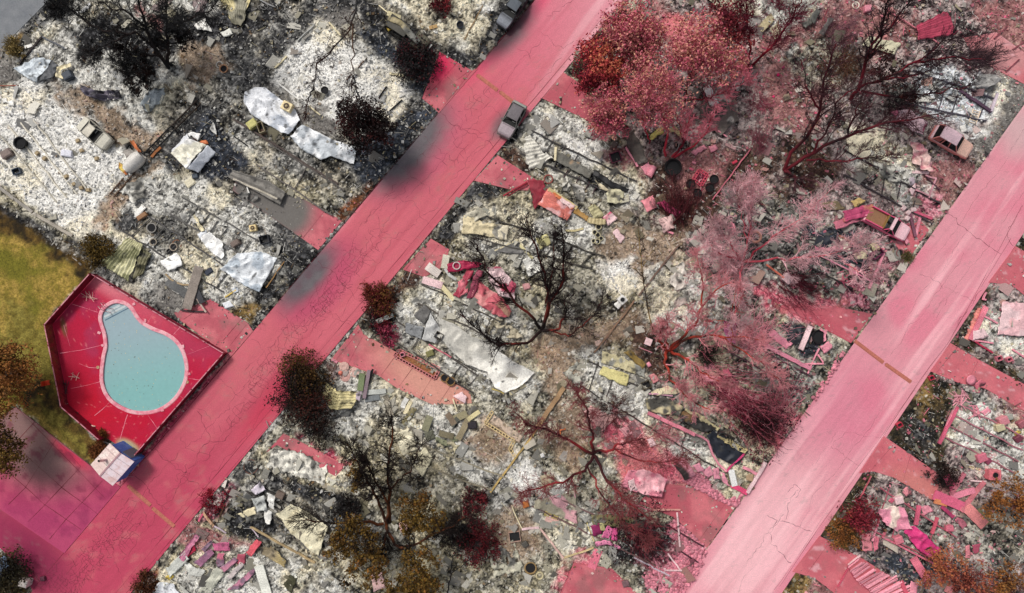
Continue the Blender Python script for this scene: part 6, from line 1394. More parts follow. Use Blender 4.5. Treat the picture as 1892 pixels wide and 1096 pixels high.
beam('dark purple frame rail at the head of the ladder',(1772,167),(1832,206), .28,.22,(84,62,80),'rail','frame_rail',.4); beam('pale frame rail at the end of the bluish ash lot',(1843,173),(1831,206), .24,.2,(206,190,200),'rail','frame_rail',.4); sheet('grey boulder like crumpled sheet at the corner of the bluish ash lot',[(1801,147),(1820,135),(1842,141)],[(1802,162),(1825,163),(1844,152)],(160,158,156), amp=.4, z=.6, crease=1.8); ladder('cream ladder lying in the bluish ash near the road',(1805,203),(1796,229), .75,6,(236,214,190))
piece('white slab below the cream ladder',(1773,234),(1784,229),(1788,242),(1776,246),'white', amp=.08); sheet('white splash of foam strip right of the burnt pink car',[(1790,254),(1800,254),(1808,244)],[(1791,257),(1801,257),(1810,246)], 'snow', amp=.05, z=.12); beam('pale strip along the roof side of the burnt pink car',(1766,242),(1788,256), .5,.1,(206,200,196),'board','fallen_board',.3)
sheet('pale pink crumpled sheet left of the burnt pink car',[(1645,205),(1680,204),(1713,228)],[(1660,223),(1690,246),(1706,248)],(222,190,198), amp=.25, z=.4, second=(170,90,116), soot=.3); sheet('large cream round sheet under the right hand bare tree',[(1562,250),(1590,244),(1613,255)],[(1569,283),(1590,293),(1607,290)],(226,216,190), amp=.15, z=.4, soot=.25); sheet('folded pink and cream sheet below the burnt pink car',[(1680,262),(1700,267),(1723,300)],[(1684,301),(1705,316),(1717,319)],(230,196,190), amp=.45, z=.5, second=(206,140,150), crease=1.6); beam('pale pink strip below the folded sheet',(1686,317),(1716,320), .28,.1,'palepink','strip','loose_strip')
piece('pale pink triangle by the wire frame',(1678,351),(1690,340),(1691,352),(1684,363),'palepink'); piece('lavender scrap above the pale pink triangle',(1679,330),(1688,327),(1690,340),(1680,343),'lav')
for p, q, l in (((1710,324),(1731,330),'top bar of the pink wire frame'),((1730,329),(1716,366),'right bar of the pink wire frame'),((1691,351),(1716,361),'bottom bar of the pink wire frame'),((1712,328),(1737,352),'dark diagonal bar behind the pink wire frame')): beam(l, p, q, .14,.12,(206,150,160) if 'pink' in l and 'dark' not in l else (84,56,66),'bar','frame_bar',.35)
quad('crimson ribbed sheet near the top right corner',(1692,48),(1750,20),(1767,64),(1696,74),(186,70,96), rib=.06, ribpitch=.3, amp=.15, z=.5, soot=.2, name='corrugated_sheet'); beam('long pink pole from the top edge to the crimson sheet',(1638,17),(1735,80), .12,.1,(196,120,130),'pole','long_pole',.3); sheet('cream sheet with black marks under the top right branches',[(1605,66),(1665,80)],[(1595,83),(1650,101)],(206,200,172), amp=.12, z=.4, soot=.35)
for p, q, l in (((1861,49),(1837,72),'purple stall bar at the top right, first from the top'),((1892,78),(1871,92),'purple stall bar at the right edge'),((1883,110),(1858,133),'purple stall bar nearest the bluish ash lot')): beam(l, p, q, .12,.12,(130,70,80),'stall bar','stall_bar',.1, group='bars on the pale parking pad')
for a, b_, c_, d, co, l in (((1496,36),(1508,14),(1516,20),(1504,46),(96,96,92),'dark upright slab in the black heap at the top'),((1512,62),(1530,33),(1541,35),(1521,66),(104,98,96),'bent dark sheet right of the black heap at the top'),((1480,40),(1496,30),(1502,42),(1488,52),(128,126,118),'grey slab left in the black heap at the top')): quad(l, a, b_, c_, d, co, amp=.15, z=.5, rib=.04, ribpitch=.3)
quad('cream curved shell beside the red forked stems',(1424,54),(1436,40),(1446,62),(1432,74),(206,196,166), amp=.3, z=.5); quad('tan ribbed sheet at the top by the red forked stems',(1398,50),(1424,24),(1432,36),(1408,62),(190,176,140), amp=.2, rib=.05, ribpitch=.3); tyre('white ring at the top edge among dark scraps',1580,11,.4,.14,(226,216,200),'ring','stone_ring'); box('pink cube near the white ring at the top',1602,17,.7,.65,.5,10,'pink','box','small_box'); quad('long grey roof sheet at the top behind the red trees',(1300,-10),(1380,-10),(1400,30),(1330,22),(190,182,160), amp=.2, z=.4); quad('tan slab by the dark scraps left of the bare trees',(1446,178),(1458,172),(1462,182),(1450,188),(150,130,110), amp=.03)
chassis('dark frame rails of the bluish ash home at the top right',(1690,120),(1840,176),(1820,230),(1670,200), 2,6,(74,70,80), miss=.4); chassis('dark frame rails of the burnt home below the pink car',(1560,270),(1740,370),(1720,420),(1560,330), 2,6,(70,62,66), miss=.4)
# =========== right block
quad('large pale pink roof sheet at the right edge',(1853,557),(1912,562),(1912,623),(1842,618),(238,190,194), amp=.14, z=.5, second='palepink', soot=.1, name='fallen_roof', cat='roof'); beam('pink plank beside the row of stones at the right',(1822,567),(1793,628), .5,.2,(226,130,146),'plank','wide_plank',.4); quad('pale pink panel at the foot of the pink plank',(1799,612),(1818,607),(1827,622),(1796,629),'palepink', amp=.06, z=.5)
for p, q, l in (((1817,584),(1842,598),'dark pink joist under the large pale pink roof'),((1796,628),(1835,634),'white trim below the pale pink panel'),((1822,540),(1816,554),'V shaped pink pipe on the dark yard, long arm'),((1816,553),(1822,554),'V shaped pink pipe on the dark yard, short arm'),((1870,646),(1896,662),'pink rail at the right edge below the roof sheet'),((1800,630),(1834,652),'crimson rail at the corner of the dark yard')): beam(l, p, q, .16,.14,'pink' if 'pink' in l else ('cream' if 'white' in l else 'crim'),'rail','loose_rail',.3)
for k in range(12):
 t = k / 11; x, y = 1808 - 22 * t, 572 + 54 * t; c = W(x, y, .1); b = MB(); r_ = .2 + .06 * ((k * 7) % 3); b.lathe((0,0,0),[(.001,-.05),(r_, .02),(r_ * .9,.16),(r_ * .4,.24),(.001,.25)], 8,0, pal((222,140,130)) * (.8 + .1 * (k % 4))); o = b.build('edging_stone', M_STONE); o.location = (c[0], c[1], .08); o.rotation_euler.z = k; tag(o, 'rounded pink edging stone in the row beside the pink plank','stone','row of pink edging stones')
for x, y, s_, l in ((1844,662,.6,'larger pink box of the pair below the roof sheet'),(1862,664,.55,'smaller pink box of the pair below the roof sheet')): box(l, x, y, s_, s_ * .8,.45,20,(222,130,146),'box','small_box','open')
c = W(1793,702,.3); b = MB(); b.lathe((0,0,0),[(.001,.05),(.25,.07),(.5,.2),(.52,.22),(.25,.12),(.001,.1)], 20,0, pal((226,140,156))); o = b.build('satellite_dish', M_METAL); o.location = (c[0], c[1], .25); tag(o, 'round pink dish lying on the streaked driveway','dish')
quad('square dark pink mat beside the round dish',(1800,712),(1812,700),(1822,708),(1806,722),(206,110,126), amp=.02, z=.12, name='door_mat', cat='mat'); sticks('white pink brush pile at the head of the right hand lot',1769,736,1.0,34,(230,160,172),'brush_pile','brush pile',.7,.07); beam('long pink fascia down the front of the right hand lot',(1769,752),(1735,820), .3,.2,(206,96,122),'board','fascia_board',.4); beam('second pink fascia beside the first, shorter',(1762,758),(1748,790), .2,.16,(226,140,156),'board','fascia_board',.4)
chassis('four long pink rails of the burnt home at the right edge',(1776,738),(1900,800),(1870,884),(1740,816), 4,0,(170,110,120), w=.14, z=.32); chassis('pink rails of the burnt home at the lower right',(1630,890),(1770,985),(1750,1056),(1600,985), 2,5,(190,100,116), miss=.4)
for x, y, s_, rz_, c_, k, l in ((1851,777,.95,25,(216,140,150),'lid','pink square chimney block in the right hand lot'),(1844,789,.85,20,(206,196,160),'lid','cream block below the pink chimney block'),(1811,845,.95,20,(216,120,140),'lid','pink box on the lowest long rail'),(1823,851,.6,40,(150,70,96),'lid','mauve box beside the pink box on the lowest rail'),(1833,876,1.2,0,(222,120,130),'hole','pink stove with a black hole'),(1861,770,.7,10,(170,170,160),'lid','grey stone block above the pink chimney block'),(1886,783,.8,30,(170,100,110),'lid','mauve block at the right edge'),
  (1661,785,.55,30,(190,60,80),'open','open red planter box in the dark front yard, lower one'),(1720,698,.5,20,(190,60,80),'open','open red planter box at the top of the dark front yard'),(1658,923,.85,15,'palepink','lid','pale pink cabinet near the corner of the lower right lot'),(1645,924,.5,50,'dpink','lid','dark pink stool beside the pale pink cabinet'),(1657,996,.85,20,(222,130,146),'lid','pink cabinet below the shiny pink sheet'),(1752,975,.72,0,(222,120,140),'lid','pink drum shaped box alone in the ash'),(1878,810,.7,35,(120,60,76),'lid','plum block near the right edge')):
 box(l, x, y, s_, s_ * .85, s_ * .7, rz_, c_, 'box','burnt_box', k)
for x, y in ((1782,786),(1820,809),(1794,863),(1806,866)): 
 c = W(x, y, .1); e = empty('cinder_block',(c[0], c[1], float(ground_z(c[0], c[1])) * .5), R(-25),'hollow cream cinder block standing in the ash between the long rails','cinder block','cinder blocks between the long rails'); b = MB()
 for cc, s_ in (((0,.12,.1),(.42,.05,.2)),((0,-.12,.1),(.42,.05,.2)),((-.19,0,.1),(.05,.2,.2)),((0,0,.1),(.05,.2,.2)),((.19,0,.1),(.05,.2,.2))): b.box(cc, s_, col=pal((226,206,170)))
 b.build('block', M_STONE, e)
quad('pink board in the upper right hand lot',(1812,762),(1824,752),(1832,760),(1820,770),'pink', amp=.04); sticks('pink splinters between the upper long rails',1800,757,.8,14,'pink','splinter_pile','splinters',.25,.12); piece('yellow flap near the right edge',(1874,800),(1884,794),(1888,800),(1876,806),'yellow')
sheet('shiny pale pink sheet with white patches in the lower right lot',[(1620,940),(1645,934),(1671,938)],[(1634,969),(1655,981),(1683,978)],(232,150,172), amp=.3, z=.6, second=(246,224,210), soot=.02, crease=.9); sheet('bright magenta crumpled sheet right of the shiny pink sheet',[(1691,971),(1715,994),(1741,1019)],[(1667,981),(1690,1009),(1718,1032)],(214,60,126), amp=.28, z=.55, second=(226,120,160), soot=.06)  # second colour mottles the pale pink sheet with near-white patches
quad('pink ribbed board pair beside the olive yard',(1592,985),(1610,986),(1612,1017),(1593,1018),(226,140,150), rib=.05, ribpitch=.3, amp=.05, z=.5); piece('pink torn wedge right of the ribbed board pair',(1614,990),(1626,992),(1622,1012),(1614,1020),(222,120,140), amp=.1); piece('pink slab at the edge of the dusty driveway',(1666,908),(1676,900),(1684,908),(1674,918),(222,140,150), amp=.02); piece('crumpled pink cloth in the middle of the lower right lot',(1700,936),(1714,934),(1724,944),(1708,952),'pink', amp=.2); beam('upright pink plank left of the pink drum shaped box',(1698,934),(1692,970), .4,.16,'dpink','plank','wide_plank',.4)
for p, q, w, c_, l in (((1726,914),(1780,937), 1.0,(212,100,130),'broad pink ribbed plank at the top of the beam pile'),((1800,905),(1757,919), .6,(216,130,150),'pink plank sloping right over the beam pile'),((1818,890),(1775,945), .45,(206,120,130),'long thin beam standing over the beam pile'),((1784,936),(1819,971), 1.1,(226,140,140),'wide salmon plank running down from the beam pile'),((1747,879),(1763,906), .75,(200,84,116),'dark pink plank at the head of the beam pile'),((1782,874),(1757,914), .4,(190,110,124),'narrow mauve plank crossing the head of the beam pile'),((1793,888),(1822,890), .12,'palepink','thin white rod at the top of the beam pile'),((1740,936),(1761,956), .35,(170,60,100),'curved magenta strip below the beam pile'),((1807,942),(1826,968), .45,(130,124,90),'olive plank right of the salmon plank'),((1726,926),(1750,932), .5,(206,130,90),'orange plank under the beam pile'),
     ((1687,1031),(1713,1071), .8,(222,120,140),'wide pink plank leaning by the black ash'),((1761,1070),(1751,1095), .7,(222,140,140),'pink post near the bottom edge on the right'),((1664,1074),(1675,1098), .4,(206,90,110),'thin pink plank at the bottom edge'),((1630,992),(1752,1055), .18,(206,110,130),'long pink rail through the lower right lot'),((1594,978),(1612,940), .16,'pink','thin pink pole at the front of the lower right lot'),((1612,1000),(1622,968), .16,'pink','second thin pink pole at the front of the lower right lot'),((1722,986),(1732,956), .3,(206,90,110),'pink strip beside the magenta crumpled sheet'),((1588,922),(1610,880), .08,(186,96,106),'thin curved wire in the dark corner yard')):
 beam(l, p, q, w, .16, c_, 'plank' if w > .2 else 'rail','wide_plank' if w > .2 else 'loose_rail',.45)
piece('pink board standing at the bottom edge on the right',(1682,1074),(1696,1079),(1693,1098),(1680,1098),'pink'); piece('upright pink card in the lower right ash',(1784,1009),(1792,1007),(1793,1031),(1784,1031),(226,140,150)); piece('dark pink card right of the upright pink card',(1796,1008),(1815,1003),(1806,1023),(1798,1021),(176,84,106)); piece('mauve slab under the salmon plank',(1764,960),(1776,954),(1788,972),(1778,978),(190,110,126))
sb_ = empty('collapsed_awning', W(1610,1068), 0,'collapsed pink slatted panel spread over the bottom driveway','slatted panel')
Lp = resamp([W(*p, .25) for p in ((1566,1046),(1580,1070),(1612,1096),(1640,1112))], 40); Rp = resamp([W(*p, .45) for p in ((1584,1030),(1612,1050),(1656,1070),(1690,1090))], 40)
rr = np.random.default_rng(4)
for k in range(40):
 b = MB(); j = rr.normal(size=3) * .12; b.bar(Lp[k] + j * .4, Rp[k] + j, .15,.03, col=pal((226,150,164)) * (.75 + .45 * rr.random()), roll=rr.normal() * .5); add_to(b.build('slat', M_WOOD), sb_)
b = MB()
for k in range(39): b.bar(Lp[k] - [0,0,.05], Lp[k + 1] - [0,0,.05], .1,.1, col=pal((170,70,90)))
add_to(b.build('frame_rail', M_WOOD), sb_)
beam('pale pole on the driveway left of the slatted panel',(1567,1044),(1590,1026), .16,.12,'palepink','pole','thin_pole',.2); beam('dark pink pole slanting off the slatted panel',(1567,1050),(1548,1084), .14,.12,(190,80,100),'pole','thin_pole',.2)
cb = box('white utility cabinet with a yellow top in the lower left corner',47,1076,.9,.7,.9,-15,(216,206,200),'cabinet','utility_cabinet'); piece('blue grey tarp at the lower left edge',(-12,1040),(8,1026),(16,1048),(-4,1066),(120,140,170), z=.8, amp=.2)
box('dark pink kerb box on the side road by the cabinet',79,1069,.5,.4,.3,10,(110,60,76),'box','kerb_box')

sheet('crusted white slab of ash board at the road edge of the bottom lot',[(504,828),(560,838),(604,860)],[(492,862),(556,880),(600,898)],(222,218,206), amp=.22, z=.2, soot=.7, crease=2, rag=.12, name='ash_board', cat='ash board')
for a, b_, c_, d, co, l in (((1228,500),(1262,486),(1284,520),(1246,538),(222,214,204),'ragged white board under the pale pink twigs'),((1286,562),(1312,548),(1330,566),(1300,588),(216,210,190),'white slatted board right of the red forked limb'),((1240,545),(1268,536),(1276,560),(1250,566),(196,180,172),'dusty grey board left of the red forked limb'),
  ((1394,352),(1440,370),(1472,398),(1428,412),(190,186,166),'cream grey crust in the lot above the long pink limb'),((1640,160),(1690,150),(1716,180),(1660,196),(176,180,182),'bluish white crust under the black twigged tree'),((1716,150),(1776,146),(1790,172),(1730,182),(160,166,172),'bluish grey sheet left of the dark purple frame rail'),((1612,300),(1652,306),(1668,340),(1630,332),(196,194,184),'grey white crust below the large cream round sheet'),
  ((880,590),(930,590),(968,622),(912,628),(186,176,152),'tan crust beside the tip of the red and black tree'),((1040,690),(1066,668),(1090,690),(1064,716),(178,176,164),'grey crust at the left of the cream yellow sheet'),((620,890),(668,880),(690,920),(640,930),(176,172,160),'grey crust under the left branches of the olive tree'),((440,930),(480,920),(500,950),(456,966),(86,84,80),'black sheet under the white bundle'),((816,800),(850,822),(830,850),(800,826),(206,196,164),'cream crust below the plank heap'),((900,1010),(950,1000),(966,1050),(914,1066),(196,192,172),'pale crust right of the lower maroon shrub'),
  ((216,350),(262,330),(300,350),(250,376),(214,212,204),'large white crust at the head of the lot above the pool'),((330,396),(366,384),(380,410),(346,424),(190,188,182),'grey white crust left of the wing shaped sheet'),((462,350),(420,372),(440,388),(478,366),(120,118,114),'dark grey slab at the head of the grey driveway'),((1400,690),(1446,700),(1430,730),(1392,716),(170,140,140),'dusty mauve crust under the crimson brush'),((1780,905),(1830,930),(1816,980),(1770,950),(150,130,120),'dusty crust right of the beam pile'),((1050,330),(1090,352),(1076,372),(1040,350),(196,192,184),'pale crust below the dark wall panel')):
 quad(l, a, b_, c_, d, co, amp=.3, z=.22, soot=.5, crease=1.8, rag=.14, second=(120,118,112), name='crust_sheet', cat='crust', hole=.5)
# ------------------------------------------------------------------ burnt-out vehicles
def car(label, front, rear, wid, kind, paint, side=None, hood=None, roof=None, cat='car', name='burnt_car', zbelt=.95, zroof=1.45, dark=.012):
 F, Rr = W(*front, .5), W(*rear, .5); d = F - Rr; L = np.linalg.norm(d[:2]); a = math.atan2(d[1], d[0]); c = (F + Rr) / 2
 e = empty(name, (c[0], c[1], .06 if kind != 'ash' else float(ground_z(c[0], c[1]))), a, label, cat)
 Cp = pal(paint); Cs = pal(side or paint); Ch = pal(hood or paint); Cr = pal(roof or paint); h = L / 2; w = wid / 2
 cab0, cab1 = {'suv': (-.47,.18),'sedan': (-.34,.2),'pickup': (-.05,.22),'ash': (-.3,.2),'hatch': (-.42,.18)}[kind]
 xs = np.array([-.5,-.49,-.44,-.3,0,.2,.34,.44,.485,.5]); ws = np.array([.8,.9,.97,1,1,.99,.97,.92,.82,.7]) * w
 tops = np.array([.7,.85,.95,1,1,1,.95,.9,.78,.62]) * zbelt
 if kind in ('sedan','ash'): tops[:3] *= .95
 V = []; C = []
 for x, hw, zt in zip(xs, ws, tops):
  V.append([(x * L, -hw * .92,.28),(x * L, -hw, .5),(x * L, -hw, zt * .82),(x * L, -hw * .86, zt),(x * L, 0, zt * 1.03),(x * L, hw * .86, zt),(x * L, hw, zt * .82),(x * L, hw, .5),(x * L, hw * .92,.28),(x * L, 0,.25)])
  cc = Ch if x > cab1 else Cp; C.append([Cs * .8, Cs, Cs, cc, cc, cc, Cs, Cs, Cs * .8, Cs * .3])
 b = MB(); V = np.array(V); b.grid(V[:, ::-1], 0, np.array(C)[:, ::-1], False, wrap=True)
 n = 10
 for k in (0,-1):
  b.add(V[k], None, [(0, i, i + 1) if k else (0, i + 1, i) for i in range(1, n - 1)], 0, Cs)
 b.build('body', M_PAINT, e)
 bl = np.array([dark] * 3)
 x0, x1 = cab0 * L, cab1 * L; xm0 = x0 + (.06 if kind in ('suv','hatch','pickup') else .13) * L; xm1 = x1 - .15 * L
 b = MB(); b.box(((x0 + x1) / 2,0, zbelt * 1.03),(x1 - x0, wid * .93,.03), col=bl)
 b.build('cabin_opening', M_PAINT, e)
 for s in (-1,1):
  b = MB(); sx = xm1 - .3; b.box((sx, s * w * .42, zbelt + .12),(.5,.5,.16), col=bl * 3 + .01, bev=.03); b.box((sx - .3, s * w * .42, zbelt + .24),(.12,.48,.4), col=bl * 4 + .02, bev=.03); b.build('seat_frame', M_PAINT, e)
 b = MB(); t = np.linspace(0,2 * math.pi, 13); b.tube(np.stack([xm1 + .12 + .03 * np.sin(t), w * .4 + .19 * np.cos(t), zbelt + .16 + .19 * np.sin(t) * .5], -1), .022,5, col=pal('grey')); b.build('steering_wheel', M_PAINT, e)
 nu, nv = 12,8; u = np.linspace(xm0, xm1, nu)[:, None]; v = np.linspace(-1,1, nv)[None, :] * w * .72
 z = zroof - .05 * (v / w) ** 2 - .03 * ((u - (xm0 + xm1) / 2) / L * 4) ** 2 + (fbm(u * 1.5 + L, v * 1.5 + 0 * u, 2, int(front[0])) - .5) * (.05 if kind != 'ash' else .1)
 G = np.stack(np.broadcast_arrays(u, v * (1 - .04 * ((u - (xm0 + xm1) / 2) / L * 4) ** 2), z), -1); b = MB()
 col = np.broadcast_to(Cr, G.shape) * (.85 + .3 * fbm(u * 2, v * 2 + 0 * u, 3, int(rear[0])))[..., None]
 b.grid(G, 0, col); G2 = G.copy(); G2[..., 2] -= .05; b.grid(G2[::-1], 0, col[::-1] * .3)
 for s in (0,-1): b.bar(G[0, s], G[-1, s], .06,.06, col=Cr * .7)
 b.bar(G[0,0], G[0,-1], .05,.06, col=Cr * .7); b.bar(G[-1,0], G[-1,-1], .05,.06, col=Cr * .7)
 b.build('roof', M_PAINT, e)
 for s in (-1,1):
  y0, y1 = s * w * .92, s * w * .7
  mids = [.5] if kind in ('sedan','hatch','ash') else ([.36,.66] if kind == 'suv' else [.42])
  for xa, xb, pw in [(x1 + .02, xm1,.07),(x0, xm0,.1)] + [((x0 * (1 - m_) + x1 * m_),(xm0 * (1 - m_) + xm1 * m_), .1) for m_ in mids]:
   b = MB(); b.bar((xa, y0, zbelt * .98),(xb, y1, zroof - .07), pw, .06, col=Cs); b.build('pillar', M_PAINT, e)
  if kind == 'suv':
   b = MB(); b.add([(x0 + .05, y0, zbelt),(x0 + .75, y0, zbelt),(x0 + .85, y1, zroof - .1),(xm0, y1, zroof - .1)],[(0,1,2,3),(3,2,1,0)], None, 0, Cs * .8); b.build('quarter_panel', M_PAINT, e)
  for xx in (.3,-.3):
   b = MB(); t = np.linspace(0,1,2)[:, None]; P = np.array([[xx * L, s * (w - .2), .3],[xx * L, s * (w + .02), .3]]); b.tube(P, .31,14, col=np.array([.02,.018,.02]), smooth=False)
   wh = b.build('wheel', M_PAINT, e); b = MB(); b.tube(np.array([[xx * L, s * (w + .02), .3],[xx * L, s * (w + .035), .3]]), .18,10, col=pal('dgrey') * .8, smooth=False); b.build('rim', M_PAINT, wh)
  b = MB(); b.box((.478 * L, s * w * .62, zbelt * .68),(.08,.3,.14), col=bl * 4, bev=.02); b.build('headlight', M_PAINT, e)
  b = MB(); b.box((xm1 + .35, s * (w + .08), zbelt + .03),(.14,.14,.12), col=Cs * .8, bev=.03); b.build('mirror', M_PAINT, e)
 b = MB(); b.box((cab1 * L + .09,0, zbelt * 1.03),(.12, wid * .74,.05), col=Ch * .7, bev=.02); b.build('cowl', M_PAINT, e)
 b = MB(); b.box((.5 * L, 0,.45),(.14, wid * .86,.2), col=Cs * .8, bev=.05); b.build('bumper', M_PAINT, e)
 b = MB(); b.box((-.5 * L, 0,.45),(.14, wid * .86,.2), col=Cs * .7, bev=.05); b.build('bumper', M_PAINT, e)
 if kind == 'pickup':
  bx0, bx1 = -.47 * L, -.08 * L; b = MB(); b.box(((bx0 + bx1) / 2,0, zbelt * 1.04),(bx1 - bx0, wid * .78,.02), col=lin(150,112,84)); 
  for s in (-1,1): b.bar((bx0, s * w * .84, zbelt + .16),(bx1, s * w * .84, zbelt + .16), .1,.36, col=Cs)
  b.bar((bx1,-w * .86, zbelt + .2),(bx1, w * .86, zbelt + .2), .08,.4, col=lin(150,120,70)); b.build('cargo_bed', M_PAINT, e)
 return e
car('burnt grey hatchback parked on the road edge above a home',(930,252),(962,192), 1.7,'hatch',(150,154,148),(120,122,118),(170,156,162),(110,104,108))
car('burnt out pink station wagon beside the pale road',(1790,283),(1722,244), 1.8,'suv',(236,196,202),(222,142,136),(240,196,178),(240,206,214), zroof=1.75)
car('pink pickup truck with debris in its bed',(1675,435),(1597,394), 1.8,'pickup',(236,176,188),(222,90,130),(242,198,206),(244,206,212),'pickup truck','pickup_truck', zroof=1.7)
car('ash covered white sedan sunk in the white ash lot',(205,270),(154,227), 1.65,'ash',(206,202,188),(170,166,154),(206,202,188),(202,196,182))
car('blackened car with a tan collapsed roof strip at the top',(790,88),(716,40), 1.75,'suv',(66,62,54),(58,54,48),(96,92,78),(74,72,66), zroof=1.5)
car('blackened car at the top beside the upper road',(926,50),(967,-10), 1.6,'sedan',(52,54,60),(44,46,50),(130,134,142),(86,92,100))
sheet('tan and grey strip draped along the blackened car at the top',[(719,28),(742,38),(764,60),(778,76)],[(716,38),(738,48),(756,70),(771,83)],(150,138,104), z=1.55, amp=.1, grad=(96,96,92), rag=.02)
beam('cream strip beyond the blackened car with the tan roof',(716,24),(740,33), .5,.1,(196,186,150),'strip','loose_strip',.9)
beam('white bumper fallen in front of the blackened car',(797,82),(783,100), .2,.16,'white','bumper','fallen_bumper',.4)
piece('mustard panel at the tail of the blackened car',(713,44),(724,39),(727,52),(716,58),(176,150,60), z=1.2)
# ------------------------------------------------------------------ trees and shrubs
def rs_line(P, k):
 P = np.array(P, float); s = np.concatenate([[0], np.cumsum(np.linalg.norm(np.diff(P, axis=0), axis=1))]); t = np.linspace(0, s[-1], k)
 return np.stack([np.interp(t, s, P[:, i]) for i in range(3)], -1)
def tubes(b, P, r, n, col):
 """batch of tapered tubes. P (N,k,3), r (N,k), col (N,k,3)"""
 N, k = P.shape[:2]
 T = np.gradient(P, axis=1); T /= np.linalg.norm(T, axis=2)[..., None] + 1e-9
 ref = np.where(np.abs(T[:, :1,2:3]) < .85, np.array([0,0,1.0]), np.array([1.0,0,0])); A = np.cross(T, np.broadcast_to(ref, T.shape)); A /= np.linalg.norm(A, axis=2)[..., None] + 1e-9; B_ = np.cross(T, A)
 th = np.arange(n) * 2 * math.pi / n
 V = P[:, :, None] + r[:, :, None, None] * (A[:, :, None] * np.cos(th)[:, None] + B_[:, :, None] * np.sin(th)[:, None])
 i = (np.arange(N)[:, None, None] * k + np.arange(k - 1)[None, :, None]) * n; j = np.arange(n)[None, None]; j2 = (j + 1) % n
 Q = np.stack(np.broadcast_arrays(i + j, i + j2, i + n + j2, i + n + j), -1).reshape(-1,4)
 b.add(V.reshape(-1,3), Q, None, 0, np.repeat(col.reshape(-1,3), n, 0), True)
def spawn(P, r, per, L, rng, ang=(.5,1.0), lift=.15, k=5, t0=.25, rs=.5, droop=0.0):
 N, kk = P.shape[:2]
 t = t0 + (1 - t0) * rng.random((N, per)) ** .8; x = t * (kk - 1); i = np.minimum(x.astype(int), kk - 2); f = (x - i)[..., None]; I = np.arange(N)[:, None]
 p = P[I, i] * (1 - f) + P[I, i + 1] * f; d = P[I, i + 1] - P[I, i]; d /= np.linalg.norm(d, axis=2)[..., None] + 1e-9; rad = (r[I, i] * (1 - f[..., 0]) + r[I, i + 1] * f[..., 0]) * rs
 p = p.reshape(-1,3); d = d.reshape(-1,3); rad = rad.ravel(); M_ = len(p)
 q = rng.normal(size=(M_, 3)); q -= (q * d).sum(1)[:, None] * d; q /= np.linalg.norm(q, axis=1)[:, None] + 1e-9
 a = ang[0] + (ang[1] - ang[0]) * rng.random(M_); d = d * np.cos(a)[:, None] + q * np.sin(a)[:, None]
 ln = L * (.45 + .8 * rng.random(M_)) * (1.15 - .6 * t.ravel()); out = [p]
 for s in range(k - 1):
  d = d + rng.normal(size=(M_, 3)) * .16 + np.array([0,0, lift - droop]); d /= np.linalg.norm(d, axis=1)[:, None]; p = p + d * (ln / (k - 1))[:, None]; out.append(p)
 C = np.stack(out, 1); C[..., 2] = np.maximum(C[..., 2], .08)
 return C, np.maximum(rad, .01)[:, None] * np.linspace(1,.35, k)[None]
def leafcloud(b, cen, rad, n, size, cols, rng, squash=.7):
 n = int(n * 1.7); rad = rad * 1.18
 """small leaves in clumps through the volume of a crown"""
 m = max(6, n // 45); g = rng.normal(size=(m, 3)); g /= np.linalg.norm(g, axis=1)[:, None]; g *= (rad * rng.random(m) ** .45)[:, None]; g[:, 2] *= squash
 P = cen + g[rng.integers(0, m, n)] + rng.normal(size=(n, 3)) * rad * .13; P[:, 2] = np.maximum(P[:, 2], .15)
 u = rng.normal(size=(n, 3)); u /= np.linalg.norm(u, axis=1)[:, None]; v = rng.normal(size=(n, 3)); v -= (v * u).sum(1)[:, None] * u; v /= np.linalg.norm(v, axis=1)[:, None]
 s = size * (.5 + rng.random(n))[:, None]; V = np.stack([P - u * s, P + v * s * .55, P + u * s, P - v * s * .55], 1)
 f = np.clip(fbm(P[:, 0] * .55 + P[:, 2], P[:, 1] * .55,3,7) * 1.6 - .3 + rng.normal(size=n) * .18,0,.999) * (len(cols) - 1); i = f.astype(int); C = np.array([pal(c) for c in cols]); c = C[i] * (1 - (f - i))[:, None] + C[np.minimum(i + 1, len(cols) - 1)] * (f - i)[:, None]
 b.add(V.reshape(-1,3), np.arange(n * 4).reshape(-1,4), None, 0, np.repeat(c, 4,0))
